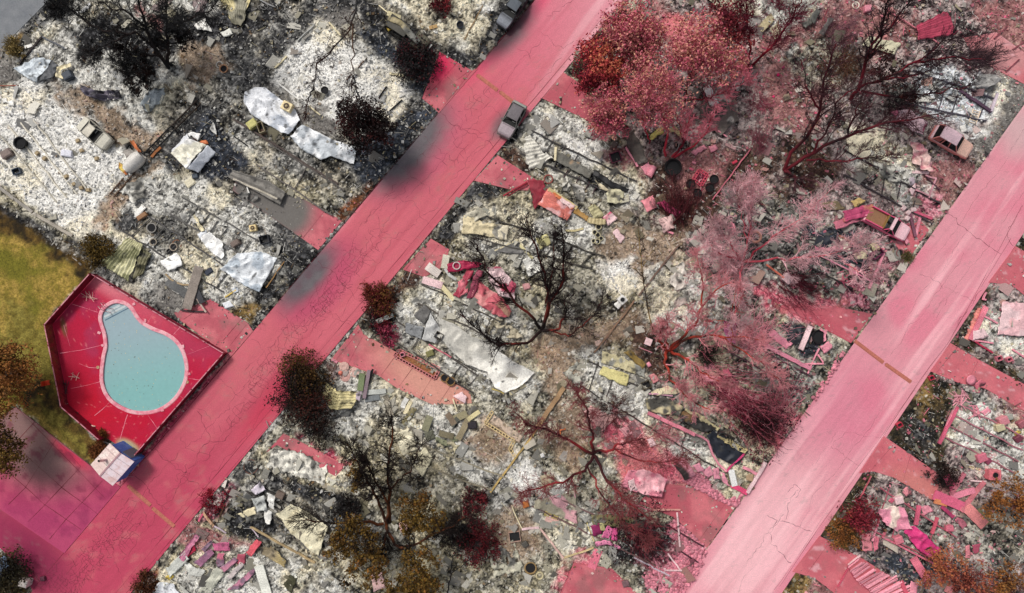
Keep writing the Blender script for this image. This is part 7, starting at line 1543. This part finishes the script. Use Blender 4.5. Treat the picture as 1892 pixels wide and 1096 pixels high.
def tree(label, limbs, r0=.22, bark=('black',(70,40,40)), twig=(3,2.0,5,.9,5,.4), twigcol=None, leaves=(), leafcols=None, lsize=.12, name='burnt_tree', cat='tree', group=None, lift=.12, ang=(.45,1.0), droop=0, seed=0):
 """limbs: lines of (px, py, height); twig = (per limb metre, length, per branch, length, per twig, length)"""
 rng = np.random.default_rng(seed + int(limbs[0][0][0]) + 77); base = W(limbs[0][0][0], limbs[0][0][1], 0); e = empty(name, (base[0], base[1], 0), 0, label, cat, group)
 c0, c1 = pal(bark[0]), pal(bark[1]); ct = pal(twigcol) if twigcol is not None else (c0 + c1) / 2
 def colr(P, fine): n = fbm(P[..., 0] * .9 + P[..., 2] * .5, P[..., 1] * .9,3,3); return mixc(np.broadcast_to(ct * .62 if fine else c0, P.shape), np.broadcast_to(c1 if not fine else ct, P.shape), sstep(.35,.62, n))
 T = MB(); Bm = MB(); l1 = []; r1 = []
 for li, l in enumerate(limbs):
  P = rs_line([W(*p) for p in l], 14); P[1:-1] += rng.normal(size=(12,3)) * .09; ln = np.linalg.norm(np.diff(P, axis=0), axis=1).sum()
  ra = .68 * (r0 if l[0][2] < .8 else r0 * .62) * np.linspace(1,.28,14); tubes(T, P[None], ra[None], 8, colr(P[None], False))
  l1 += [P] * max(1, int(round(twig[0] * ln / 6))); r1 += [ra] * max(1, int(round(twig[0] * ln / 6)))
 add_to(T.build('trunk', M_BARK), e)
 A, ra = spawn(np.array(l1), np.array(r1), 3, twig[1], rng, ang, lift, 7,.25,.55, droop); tubes(Bm, A, ra, 5, colr(A, True))
 A2, ra2 = spawn(A, ra, twig[2], twig[3], rng, ang, lift, 5,.2,.55, droop); tubes(Bm, A2, np.maximum(ra2,.017), 4, colr(A2, True))
 if twig[4]: A3, ra3 = spawn(A2, ra2, twig[4], twig[5], rng, ang, lift, 4,.2,.6, droop); tubes(Bm, A3, np.clip(ra3,.012,.017), 3, colr(A3, True))
 add_to(Bm.build('branches', M_BARK), e)
 if leaves:
  F = MB()
  for (x, y, z, rp, n) in leaves: leafcloud(F, W(x, y, z), rp / PXM, n, lsize, leafcols, rng)
  add_to(F.build('crown', M_LEAF), e)
 return e
def bush(label, px, py, rpx, n, cols, leaves=0, leafcols=None, name='burnt_shrub', h=.6, arc=None, twig=(7,.8), r0=.022, lsize=.1, seed=0, z0=.05):
 """shrub of stems fanning out from one root; arc = (from, to) degrees in the picture"""
 rng = np.random.default_rng(int(px * 3 + py) + seed); base = W(px, py, 0); e = empty(name, (base[0], base[1], 0), 0, label, 'shrub'); R_ = rpx / PXM
 a = rng.random(n) * 2 * math.pi if arc is None else R(arc[0]) + rng.random(n) * R(arc[1] - arc[0]); el = rng.random(n) * 1.2 * h + .05; k = 6; d = np.stack([np.cos(a) * np.cos(el), np.sin(a) * np.cos(el), np.sin(el)], -1); p = base + rng.normal(size=(n, 3)) * [R_ * .16, R_ * .16,0] + [0,0, z0]; out = [p]; ln = R_ * (.5 + .6 * rng.random(n))
 for s in range(k - 1): d = d + rng.normal(size=(n, 3)) * .2; d /= np.linalg.norm(d, axis=1)[:, None]; p = p + d * (ln / (k - 1))[:, None]; out.append(p)
 P = np.stack(out, 1); P[..., 2] = np.maximum(P[..., 2], .1); C = np.array([pal(c) for c in cols]); B_ = MB(); pick = C[rng.integers(0, len(C), n)]
 ra = np.broadcast_to(r0 * np.linspace(1,.4, k),(n, k)); tubes(B_, P, ra, 4, np.broadcast_to(pick[:, None], P.shape)); A, r2 = spawn(P, ra, twig[0], twig[1], rng, (.25,1.0), .05,5,.15,.6); tubes(B_, A, np.clip(r2,.011,.018), 3, np.broadcast_to(np.repeat(pick, twig[0], 0)[:, None], A.shape))
 add_to(B_.build('stems', M_BARK), e)
 if leaves: F = MB(); leafcloud(F, W(px, py, R_ * .45), R_ * .92, leaves, lsize, leafcols, rng, .6); add_to(F.build('foliage', M_LEAF), e)
 return e
BK = ('black',(44,34,32)); RD = ((70,24,34),(140,40,56)); RDK = ((34,20,24),(110,30,42)); PK = ((190,70,90),(216,104,120))
REDL = [(150,52,74),(194,92,112),(210,124,128),(216,164,132),(204,112,128),(176,72,94)]; MAR = [(40,14,18),(96,22,34),(128,40,44)]; OLV = [(24,18,12),(84,58,22),(126,98,38),(60,44,20),(136,90,34)]; CHL = ['black',(26,20,18),(50,30,24)]; ORN = [(56,36,20),(140,84,38),(160,108,54),(90,60,30)]
TW = (6,2.2,6,1.2,6,.6)
tree('large charred black tree in the upper left lot',[[(311,125,.2),(290,95,3),(270,55,5),(262,20,7),(250,-20,9)],[(312,122,.2),(308,60,4),(305,0,7)],[(285,85,3.5),(255,62,5),(215,60,6),(160,48,7),(120,5,8)],[(270,50,5),(230,20,7),(180,5,8)],[(308,50,4.5),(345,35,6),(390,20,7),(405,-5,8)],[(250,60,5),(200,80,6),(165,105,6.5)],[(300,105,2),(262,100,3.5),(228,118,4)],[(268,45,5.5),(300,28,6.5),(330,40,7)]], .3, BK, TW, 'black',[(x, y, 3,17,420) for x, y in ((225,92),(252,108),(236,128),(270,140),(205,62),(165,92),(330,62),(290,85),(345,75),(255,158))], CHL, .11, droop=.12)
tree('tall charred tree leaning in from the top edge with a drooping black crown',[[(657,-40,.3),(656,20,4),(650,50,5),(612,95,6.5),(582,120,7),(578,165,7)],[(652,45,5),(651,100,6),(652,140,6.5),(645,165,7),(642,205,6.5)],[(652,140,6.5),(662,185,7),(690,215,6.5)],[(578,160,7),(570,190,6.5),(562,205,6)]], .2,('black',(74,50,34)),(3,1.6,6,.9,5,.5),(52,24,22),[(672,232,5,42,3400),(655,215,5.5,30,900),(700,235,5,26,900)],[(10,6,6),(30,12,12),(72,26,24)], .11, droop=.25)
bush('black and maroon scorched shrub by the magenta driveway',770,112,42,60,['black',(60,16,20)], 2600,[(10,8,8),'black',(84,20,26)])
bush('maroon shrub at the top edge in the upper lot',812,8,24,40,[(70,14,20)], 700, MAR); bush('black scrub on the verge of the grey corner road',108,14,20,50,['black'], 700, CHL)
tree('red leaved tree with tan top nearest the upper road corner',[[(1140,150,.2),(1150,110,3),(1165,65,6)],[(1142,148,.2),(1180,105,4),(1195,70,5.5)],[(1150,110,3),(1130,80,5)]], .14, RD, TW, (190,90,106),[(1165,48,6,40,2600),(1190,62,5.5,34,1700),(1142,68,5,30,1400),(1180,95,4,34,1500)], REDL, .12,'red_leaved_tree')
tree('dark red leaved tree overhanging the pink driveway beside the road',[[(1140,160,.2),(1112,130,3.5),(1095,110,5)],[(1140,160,.2),(1105,155,3),(1085,160,4)]], .13, RD, TW, (160,60,80),[(1100,108,5,34,2200),(1092,148,4,26,1200),(1122,140,4,30,1400)],[(90,20,34),(150,40,56),(196,80,76),(212,134,96)], .12,'red_leaved_tree')
tree('rosy leaved tree above the pink roofed lot by the driveway',[[(1160,235,.2),(1130,215,3),(1105,190,5)],[(1160,235,.2),(1140,240,2.5),(1112,245,4)]], .12, RD, TW, (220,120,138),[(1112,190,4.5,28,1300),(1115,228,4,26,900),(1138,205,4,24,700)], REDL, .11,'red_leaved_tree')
tree('many stemmed red trunk cluster with rosy leaves above the black drum',[[(1230,288,.2),(1231,250,2),(1225,215,4),(1212,180,6),(1195,150,7)],[(1242,290,.2),(1262,270,1.5),(1270,240,3),(1275,215,4.5)],[(1262,265,1.8),(1255,230,3.5),(1248,212,4.5)],[(1246,291,.3),(1290,265,2.5),(1310,235,4),(1322,205,5)],[(1226,215,4),(1240,170,6),(1236,140,7)],[(1200,265,1.5),(1190,225,4),(1170,195,6)]], .2,((110,20,40),(196,56,72)),(6,2.2,6,1.0,5,.5),(224,130,146),[(1200,150,6.5,40,1500),(1240,175,6,36,1100),(1175,172,6,30,900),(1215,205,5,34,700)], REDL, .1,'red_leaved_tree')
tree('tan and red leaved tree behind the big dark tarp',[[(1266,188,.2),(1270,150,3),(1290,100,6)],[(1270,186,.3),(1310,180,2.5),(1345,165,4),(1390,145,6)],[(1275,140,3.5),(1320,110,6)]], .15, RD, TW, (220,124,140),[(1290,78,6,44,2300),(1318,105,5.5,40,1700),(1268,100,6,30,1100),(1350,120,5,28,700)], REDL, .12,'red_leaved_tree')
tree('maroon tree with bright red forked stems at the top',[[(1383,124,.2),(1386,70,3),(1380,20,6),(1376,-20,8)],[(1388,122,.3),(1430,82,3),(1462,40,5),(1482,-5,7)],[(1398,112,1),(1440,72,3.5),(1438,20,6)],[(1380,100,1.5),(1352,60,4),(1340,30,6)]], .2,((110,14,34),(170,30,50)), TW, (140,56,76),[(1345,32,6,34,1600),(1365,60,5,26,600)],[(66,20,28),(120,34,48),(160,70,66)], .11,'red_leaved_tree')
tree('wide bare dark red tree with its base in the brown yard',[[(1449,314,.2),(1465,278,2),(1500,245,4),(1515,200,6),(1520,160,8),(1545,80,10)],[(1452,313,.3),(1490,288,2),(1530,265,4),(1570,250,5),(1630,228,7),(1690,220,9),(1740,210,10)],[(1500,285,2.5),(1530,235,4.5),(1545,190,6.5),(1590,150,8)],[(1560,255,4.5),(1580,215,6),(1595,175,7.5)],[(1490,296,2),(1560,298,3),(1605,293,4),(1650,285,5)],[(1515,205,6),(1490,160,8),(1480,110,9)],[(1450,316,.3),(1475,330,.8),(1490,345,.5)]], .28, RDK, (5,2.5,5,1.2,5,.65),(84,46,54), name='bare_tree')
tree('black twigged bare tree with a cut red stump base at the upper right',[[(1572,183,.2),(1590,160,2.5),(1596,120,4),(1625,60,6.5),(1640,0,9),(1645,-30,10)],[(1590,160,2.5),(1630,150,4),(1690,115,7),(1740,80,9),(1800,60,11)],[(1600,110,4),(1650,40,7),(1690,-5,9)],[(1592,168,2),(1650,180,4),(1720,172,6),(1790,160,8)],[(1690,115,7),(1760,105,9),(1820,110,10)],[(1620,150,3.5),(1670,145,6),(1720,130,8)]], .3,((34,16,22),(120,26,42)),(6,2.4,5,1.2,5,.6),(60,38,46),[(1625,122,5,26,500),(1650,135,5,24,400),(1680,165,5,18,260)],[(24,12,12),(70,30,30),(96,44,40)], .1,'bare_tree')
tree('spreading red and orange tree in the centre right soil',[[(1231,648,.2),(1231,610,2.5),(1234,580,4)],[(1236,648,.2),(1255,632,1),(1286,598,3),(1296,564,4.5),(1323,533,6),(1352,522,7)],[(1296,564,4.5),(1301,524,6),(1288,478,8)],[(1240,646,.3),(1270,626,1.5),(1313,618,3),(1335,623,4),(1366,622,5),(1404,628,6)],[(1330,622,3.8),(1390,660,5),(1440,700,6)],[(1231,650,.3),(1228,670,2),(1240,705,4),(1275,740,6),(1312,757,7)],[(1240,650,.3),(1275,668,3),(1312,700,4),(1345,710,5)],[(1226,645,.3),(1218,620,2),(1222,595,3.5)]], .24,((70,32,26),(176,66,50)),(6,2.0,6,1.1,5,.6),(226,150,156), name='bare_tree')
tree('pale pink twigged tree with two long limbs reaching towards the pickup',[[(1372,484,.2),(1407,453,2),(1449,424,4),(1483,402,5.5),(1530,355,8)],[(1374,484,.2),(1412,481,2),(1464,478,3.5),(1522,474,5),(1560,462,6),(1600,450,7)],[(1374,478,.5),(1384,433,3),(1387,387,5),(1393,335,7)],[(1368,480,.3),(1330,470,3),(1300,440,5)],[(1368,480,.3),(1340,440,4),(1330,410,6)],[(1380,440,3),(1368,390,5),(1362,345,7)],[(1548,473,5.5),(1590,505,6),(1625,505,7)],[(1372,488,.3),(1362,530,2),(1358,600,4)]], .17,((176,64,80),(206,100,112)),(7,2.4,6,1.2,6,.7),(246,196,202), name='bare_tree')
bush('pale pink twiggy shrub fanning up beside the pink tree',1352,505,78,110,[(244,188,196),(232,156,168),(246,206,210)], arc=(60,178), h=.9, twig=(7,.9)); bush('rose pink twiggy shrub above the broad pink column',1380,640,82,130,[(240,168,180),(228,140,156),(242,190,198)], arc=(15,100), h=.9, twig=(7,.8))
bush('long dark crimson brush of fallen branches reaching the pale road',1318,700,150,110,[(186,96,112),(110,56,66),(226,150,162)], arc=(-42,-5), h=.35, twig=(6,.9)); bush('nearly black fallen crown at the edge of the pale road',1405,785,58,150,[(28,10,14),(60,14,26),(96,40,44)], 1500,[(14,6,8),(50,10,22),(110,14,44)], twig=(7,.9), h=.8)
tree('red barked bare tree near the centre bottom, five limbs',[[(1096,838,.2),(1093,800,2),(1085,765,3.5),(1075,735,5),(1058,712,6)],[(1098,836,.3),(1130,830,2),(1145,820,3),(1192,812,4.5)],[(1094,838,.3),(1050,815,2),(1005,792,4),(970,785,5),(955,765,6)],[(1099,842,.3),(1120,885,2),(1150,920,4),(1202,962,5)],[(1096,842,.3),(1080,870,2),(1040,890,4),(958,912,5)],[(1135,829,2),(1170,850,3),(1230,856,4.5),(1262,845,5)],[(1085,862,1.5),(1110,915,2.5),(1150,960,3),(1200,1000,3)]], .24,((56,20,24),(150,44,48)),(6,2.0,6,1.1,5,.6),(150,76,80), name='bare_tree')
bush('black and maroon fallen brush at the bottom centre',1165,985,74,120,[(40,12,18),(84,20,34),(150,50,70)], 900,[(16,6,8),(56,14,24)], arc=(-60,30), h=.4, twig=(7,.8))
tree('bare black and red tree in the middle lot below the red awning',[[(1001,609,.2),(1010,580,2),(1012,540,4),(1005,500,6),(985,450,8),(972,400,9.5)],[(1004,605,.3),(1016,560,3),(1040,520,5),(1045,460,7),(1036,415,8.5)],[(1003,611,.3),(1030,612,1.5),(1042,590,2.5),(1044,552,4)],[(1020,612,1),(1050,620,2.5),(1080,600,4),(1112,558,6)],[(997,606,.3),(980,585,2),(940,545,4),(900,500,6),(880,450,7.5)],[(999,612,.3),(975,635,2),(920,638,4),(880,610,5),(850,580,6)],[(1008,560,3.2),(1022,505,5.5),(1022,440,8)]], .24,((30,18,18),(120,44,36)),(6,2.0,6,1.1,5,.6),(40,22,24), name='bare_tree')
tree('half burnt olive and maroon leaved tree at the bottom',[[(714,968,.2),(700,930,2),(680,890,4),(660,850,6),(640,820,7.5)],[(716,966,.2),(712,925,2.5),(690,880,4.5),(668,840,6.5)],[(720,964,.2),(720,910,2.5),(716,860,4.5),(726,800,6.5),(722,760,8)],[(714,970,.2),(712,1005,1.5),(700,1040,3)],[(718,985,.5),(735,1010,2),(760,1013,3),(800,990,4),(860,955,5.5)],[(708,968,.5),(650,965,3),(600,965,4.5),(556,962,5.5)],[(720,905,2.8),(760,870,5),(775,820,7)]], .24,((30,20,18),(110,60,32)), TW, (36,24,22),[(x, y, 4.5, r_, n) for x, y, r_, n in ((650,985,30,900),(625,1010,24,600),(690,1030,28,800),(665,1060,26,500),(770,935,28,800),(790,965,26,700),(760,970,22,500),(770,1050,30,900),(790,1085,26,600),(730,1090,24,500),(655,880,22,420),(680,1000,24,500))], OLV, .12,'half_burnt_tree')
bush('maroon leaved shrub at the right of the olive tree, upper one',872,928,28,40,[(50,14,18)], 900, MAR); bush('maroon leaved shrub at the right of the olive tree, lower one',888,1000,40,60,[(50,14,18)], 1700, MAR); bush('black scorched crown below the upper maroon shrub',848,985,34,60,['black',(40,16,16)], 1200, CHL); bush('ochre leaved crown at the bottom edge',775,1092,36,50,[(60,36,18)], 1300, OLV); bush('black scorched clump under the tree left of the trunk',645,935,26,60,['black',(36,16,14)], 600, CHL)
tree('small black forked tree at the bottom edge',[[(826,1100,.2),(834,1050,2.5),(842,1010,4)],[(834,1060,2),(866,1035,3),(884,1010,4)]], .12, BK, (3,1.3,4,.7,3,.4),'black')
tree('slender leaning yellow barked tree in the brown centre soil',[[(1208,620,.2),(1196,560,2),(1186,500,4),(1180,440,6),(1182,400,7)],[(1186,500,4),(1200,470,5.5),(1222,450,6.5)],[(1188,510,3.6),(1165,490,5),(1148,492,5.5)]], .11,((60,48,36),(170,140,80)),(3,1.2,4,.7,3,.4),(50,40,36), name='bare_tree')
tree('thin red twin stemmed tree by the broken clay ring',[[(1384,437,.2),(1376,400,2),(1368,365,4),(1362,335,6)],[(1386,437,.2),(1388,380,3),(1394,335,6)]], .1, RD, (2,1.2,4,.8,3,.4),(150,50,66), name='bare_tree', seed=3)
tree('orange forked sapling left of the broad pink column',[[(1352,640,.2),(1352,585,2.5),(1362,530,5)],[(1354,590,2.3),(1372,545,4.5)],[(1353,600,2),(1320,590,3.5),(1296,590,4)]], .1,((150,54,50),(196,96,60)),(3,1.2,4,.8,3,.4),(190,84,96), name='bare_tree')
bush('big dark evergreen bush on the right edge of the upper road',562,735,52,110,[(40,26,16),'black'], 3600,[(14,10,8),(30,18,12),(84,30,20)], h=.8); bush('olive topped evergreen bush above the big dark bush',562,692,44,100,[(70,48,20),(40,28,14)], 2600,[(30,20,10),(84,58,22),(120,84,30)], h=1.0); bush('black scorched bush below the big dark bush',592,790,34,70,['black',(50,16,22)], 900, CHL)
bush('olive and dark red bush at the road edge in the middle',704,555,30,70,[(60,36,18),(90,20,24)], 1600,[(30,12,10),(90,22,24),(110,78,30)], h=.9); bush('antler like red shrub overhanging the upper road',688,540,20,22,[(120,24,36),(96,50,24)], 240,[(110,20,34),(130,60,36)], r0=.05)
bush('dark red brush of thin wands below the black drum',1258,405,84,170,[(84,30,38),(56,20,26),(120,54,60)], arc=(70,140), h=.5, twig=(5,.8)); bush('black wiry heap under the orange limb of the centre tree',1288,655,40,110,[(34,26,24),(70,60,54)], arc=(-40,60), h=.3); bush('dry brown shrub between the two bare trees',1556,120,46,90,[(110,76,60),(84,50,44)], 900,[(70,44,34),(120,84,58)], lsize=.07); bush('plum twiggy shrub at the top among the bare trees',1545,60,56,70,[(150,104,116),(120,76,88)], h=.8); bush('black wiry crown at the edge of the pale parking pad',1785,115,70,90,[(44,32,38),(84,62,68)], arc=(-40,60), h=.4); bush('plum twiggy shrub by the left of the wide bare tree',1405,190,42,50,[(176,90,108),(140,70,86)]); bush('plum shrub above the lower bare tree limbs',1400,280,46,60,[(166,96,110),(136,76,88)], arc=(60,140)); bush('dark twigs beside the lower bare trunk',1660,195,40,90,[(30,18,24),(60,24,36)], 300, CHL)
bush('crimson twiggy shrub in the black tarp lot',1440,760,74,70,[(190,100,116),(220,130,146)], arc=(60,150), h=.5); bush('pink and plum twigs over the pebble edged lot',1210,800,60,60,[(226,150,160),(180,104,112)], arc=(-60,60), h=.5); bush('brown red brush over the middle of the lower right lots',1130,760,50,80,[(96,40,40),(60,28,28)], h=.5)
bush('dark branch brush lying on the pink driveway by the pale road',1440,510,100,90,[(70,24,36),(110,30,50)], arc=(-45,-25), h=.2)
tree('rusty orange leaved tree at the left edge of the lawn',[[(-20,720,.2),(0,705,3),(20,690,5)],[(-20,722,.2),(5,735,4)]], .2, BK, (4,1.4,4,.7,3,.4),(60,40,24),[(20,685,4.5,40,2300),(-10,665,5,34,1300),(0,725,4,40,1900)], ORN, .12,'scorched_tree'); tree('olive yellow leaved tree at the left edge beside the concrete yard',[[(-30,860,.2),(0,845,3)]], .18, BK, (4,1.4,4,.7,3,.4),(60,40,24),[(0,840,4,36,2200),(-10,800,4,24,900)], OLV, .12,'scorched_tree', seed=2)
tree('rusty orange leaved tree at the right edge of the lower lot',[[(1890,950,.2),(1880,920,3)]], .16, RDK, TW, (120,60,50),[(1884,925,4,38,900),(1862,905,3.5,22,300),(1850,955,3,28,250)], ORN, .11,'scorched_tree'); tree('pinkish brown leaved tree at the bottom right',[[(1765,1090,.2),(1760,1060,3)],[(1765,1092,.2),(1800,1070,3.5)]], .16, RDK, TW, (130,60,56),[(1752,1058,3.5,38,700),(1790,1072,3.5,34,520),(1720,1075,3,26,260)],[(96,40,30),(160,84,66),(176,116,60)], .11,'scorched_tree'); tree('brown leaved tree at the bottom edge on the far right',[[(1870,1096,.2),(1862,1060,3)]], .14, RDK, TW, (110,60,40),[(1862,1062,3.5,34,480),(1840,1090,3,26,280)], ORN, .11,'scorched_tree')
bush('crimson shrub on the olive corner yard',1588,952,36,90,[(130,30,46),(96,24,36)], 1100,[(90,18,32),(150,44,60),(120,84,40)]); bush('olive scrub at the tip of the corner yard',1556,985,32,70,[(110,84,44)], 900, ORN); bush('dark clump at the corner of the dusty pink driveway',1742,876,26,70,[(40,28,28)], 500, CHL); bush('dry olive shrub between the lawn and the ash lot',182,462,30,80,[(70,54,22)], 1700,[(30,22,10),(84,66,24),(120,94,40)]); bush('small yellow brush beside the grey corner road',28,88,20,60,[(150,130,80),(110,94,56)], 300,[(150,130,80),(120,100,60)]); bush('round clipped brown shrub beside the pool shed',183,833,15,60,[(84,50,24)], 2400,[(90,50,24),(130,76,36),(110,64,30)], lsize=.07); bush('small rusty shrub inside the pool fence corner',189,806,12,40,[(110,64,26)], 500, ORN); bush('dark tree crown in the lower left corner',12,1060,44,60,['black',(40,34,18)], 2000,[(20,18,12),(50,44,20),(84,70,30)]); bush('rusty leafed verge shrub at the bottom road edge',272,1080,24,50,[(90,50,24)], 700,[(40,20,14),(120,66,30)]); bush('mossy tuft below the pickup',1672,476,10,40,[(110,100,60)], 160,[(110,100,60),(84,80,50)]); bush('dark red creeper in the crimson gutter of the bottom lot',400,925,26,50,[(110,14,30),(60,10,20)], 300,[(90,10,24),(160,30,50)]); bush('red spattered low shrub left of the block planter',718,620,22,60,[(176,60,90),(110,40,60)], 300,[(190,70,100),(90,40,50)]); bush('dark low scrub beside the gutter roll',705,590,20,50,[(60,20,22),'black'], 500, MAR)
# ------------------------------------------------------------------ uncountable rubble: chips of ash, plaster, tin and charcoal lying on the burnt lots
def rubble(name, label, n, smin, smax, kind, seed):
 rng = np.random.default_rng(seed); pts = []
 px = rng.random(n * 5) * 1960 - 30; py = rng.random(n * 5) * 1150 - 30; x, y = WX(px), WY(py)
 ok = np.ones(len(px), bool)
 for poly in ROADS + [SIDE, APRON, TOPLEFT, FENCE]: ok &= sdf_poly(px, py, poly) > 2
 if kind != 'chip':
  for poly in PADS.values(): ok &= sdf_poly(px, py, poly) > 2
 else:
  for poly in PADS.values(): ok &= sdf_poly(px, py, poly) > rng.random(len(px)) ** 3 * -30 + 1
 ok &= sdf_poly(px, py, [(-60,330),(60,425),(150,490),(178,505),(92,594),(124,752),(192,832),(176,866),(-60,900)]) > 0
 gc = ground_c(x, y); sat = gc.max(1) - gc.min(1); lum = gc.mean(1)
 i_ = np.clip(np.searchsorted(GX[:, 0], x), 0, GX.shape[0] - 1); j_ = np.clip(np.searchsorted(GY[0], y), 0, GX.shape[1] - 1)
 dens = np.clip(fbm(x * .5, y * .5,3,201) * 2.2 - .6,.04,1) * np.clip(GA[i_, j_] / .17,.03,1)
 if kind == 'plate': dens = dens * np.where(px * 894 + py * 760 < 880 * 894 + 128 * 760,.3,1); ok &= rng.random(len(px)) < dens
 x, y, gc, lum, px, py = [a[ok][:n] for a in (x, y, gc, lum, px, py)]; m = len(x); z = np.maximum(ground_z(x, y), .03)
 pink = sstep(.06,.22, gc[:, 0] - gc[:, 1]) * .8 * (rng.random(m) < .5) + sstep(1180,1330, px) * (rng.random(m) < .12) * .7
 base = np.array([lin(232,230,224), lin(196,192,184), lin(128,126,122), lin(52,50,50), lin(18,18,19), lin(150,120,84), lin(208,196,160)]); C = base[rng.choice(7, m, p=[.2,.17,.16,.17,.16,.06,.08])]
 C = mixc(C, np.clip(gc * 1.15,0,.8), .35 + .45 * rng.random(m)); C = mixc(C, lin(222,120,140) * (.5 + .7 * rng.random((m, 1))), pink)
 s = smin * (smax / smin) ** (rng.random(m) ** 2.0); a = rng.random(m) * 6.28
 if kind == 'stick': l, w, h = s * 4.5, np.full(m, .035) + s * .08, np.full(m, .03)
 else: l, w, h = s, s * (.4 + .6 * rng.random(m)), s * (.12 + .5 * rng.random(m) ** 2)
 if kind == 'plate': h = np.full(m, .03) + .03 * rng.random(m); C = mixc(C, np.array([lin(150,148,140), lin(206,202,190), lin(96,94,90), lin(130,124,100)])[rng.integers(0,4, m)], .6 * np.ones(m))
 if kind != 'chip':
  d0 = R(32); a = np.where(rng.random(m) < .5,-d0 + rng.normal(size=m) * .25, np.where(rng.random(m) < .5, math.pi / 2 - d0 + rng.normal(size=m) * .3, a))
 J = rng.random((m, 8,3)) * .5 + .75; K = np.array([(sx, sy, sz) for sz in (0,1) for sx, sy in ((-1,-1),(1,-1),(1,1),(-1,1))], float)
 V = K[None] * J * np.stack([l / 2, w / 2, h], -1)[:, None]; til = rng.normal(size=(m, 2)) * .35
 V[..., 2] += V[..., 0] * til[:, :1] + V[..., 1] * til[:, 1:] ; ca, sa = np.cos(a)[:, None], np.sin(a)[:, None]; X = V[..., 0] * ca - V[..., 1] * sa; Y = V[..., 0] * sa + V[..., 1] * ca
 V = np.stack([X + x[:, None], Y + y[:, None], V[..., 2] + z[:, None] + .02], -1); F = np.array([(4,5,6,7),(0,1,5,4),(1,2,6,5),(2,3,7,6),(3,0,4,7)])
 b = MB(); b.add(V.reshape(-1,3),(F[None] + np.arange(m)[:, None, None] * 8).reshape(-1,4), None, 0, np.repeat(C, 8,0)); tag(b.build(name, M_CHIP), label, 'rubble', kind='stuff')
rubble('ash_rubble','countless chips of ash, plaster and charcoal strewn over the burnt lots',74000,.045,.3,'chip',1)
rubble('sheet_fragments','torn scraps of tin, plasterboard and siding heaped through the burnt lots',2600,.3,1.5,'plate',3)
rubble('rubble_slivers','countless slivers of lath, wire and batten strewn over the burnt lots',9000,.08,.34,'stick',2)
def pebbles():
 rng = np.random.default_rng(8); b = MB()
 for poly, n in (([(1245,958),(1306,1012),(1300,1040),(1262,1096),(1240,1096),(1240,1040),(1270,1010),(1232,985)], 420),([(1262,888),(1290,870),(1310,890),(1340,925),(1372,912),(1360,938),(1330,925)], 330),([(1500,735),(1556,648),(1562,655),(1506,742)], 60),([(1185,1060),(1235,1040),(1245,1096),(1200,1096)], 160)):
  P = np.array(poly, float); k = 0
  while k < n:
   x, y = P[:, 0].min() + rng.random() * np.ptp(P[:, 0]), P[:, 1].min() + rng.random() * np.ptp(P[:, 1])
   if sdf_poly(np.array([x]), np.array([y]), poly)[0] > 0: continue
   k += 1; r_ = .1 + .12 * rng.random(); c = W(x, y, 0); b.lathe((c[0], c[1], .06),[(r_, 0),(r_ * .9, r_ * .5),(r_ * .4, r_ * .85),(.001, r_ * .9)], 7,0, pal((222,140,156)) * (.55 + .6 * rng.random()))
 tag(b.build('pebble_bed', M_STONE),'beds of rounded pink stained pebbles beside the driveways','pebbles', kind='stuff')
pebbles()
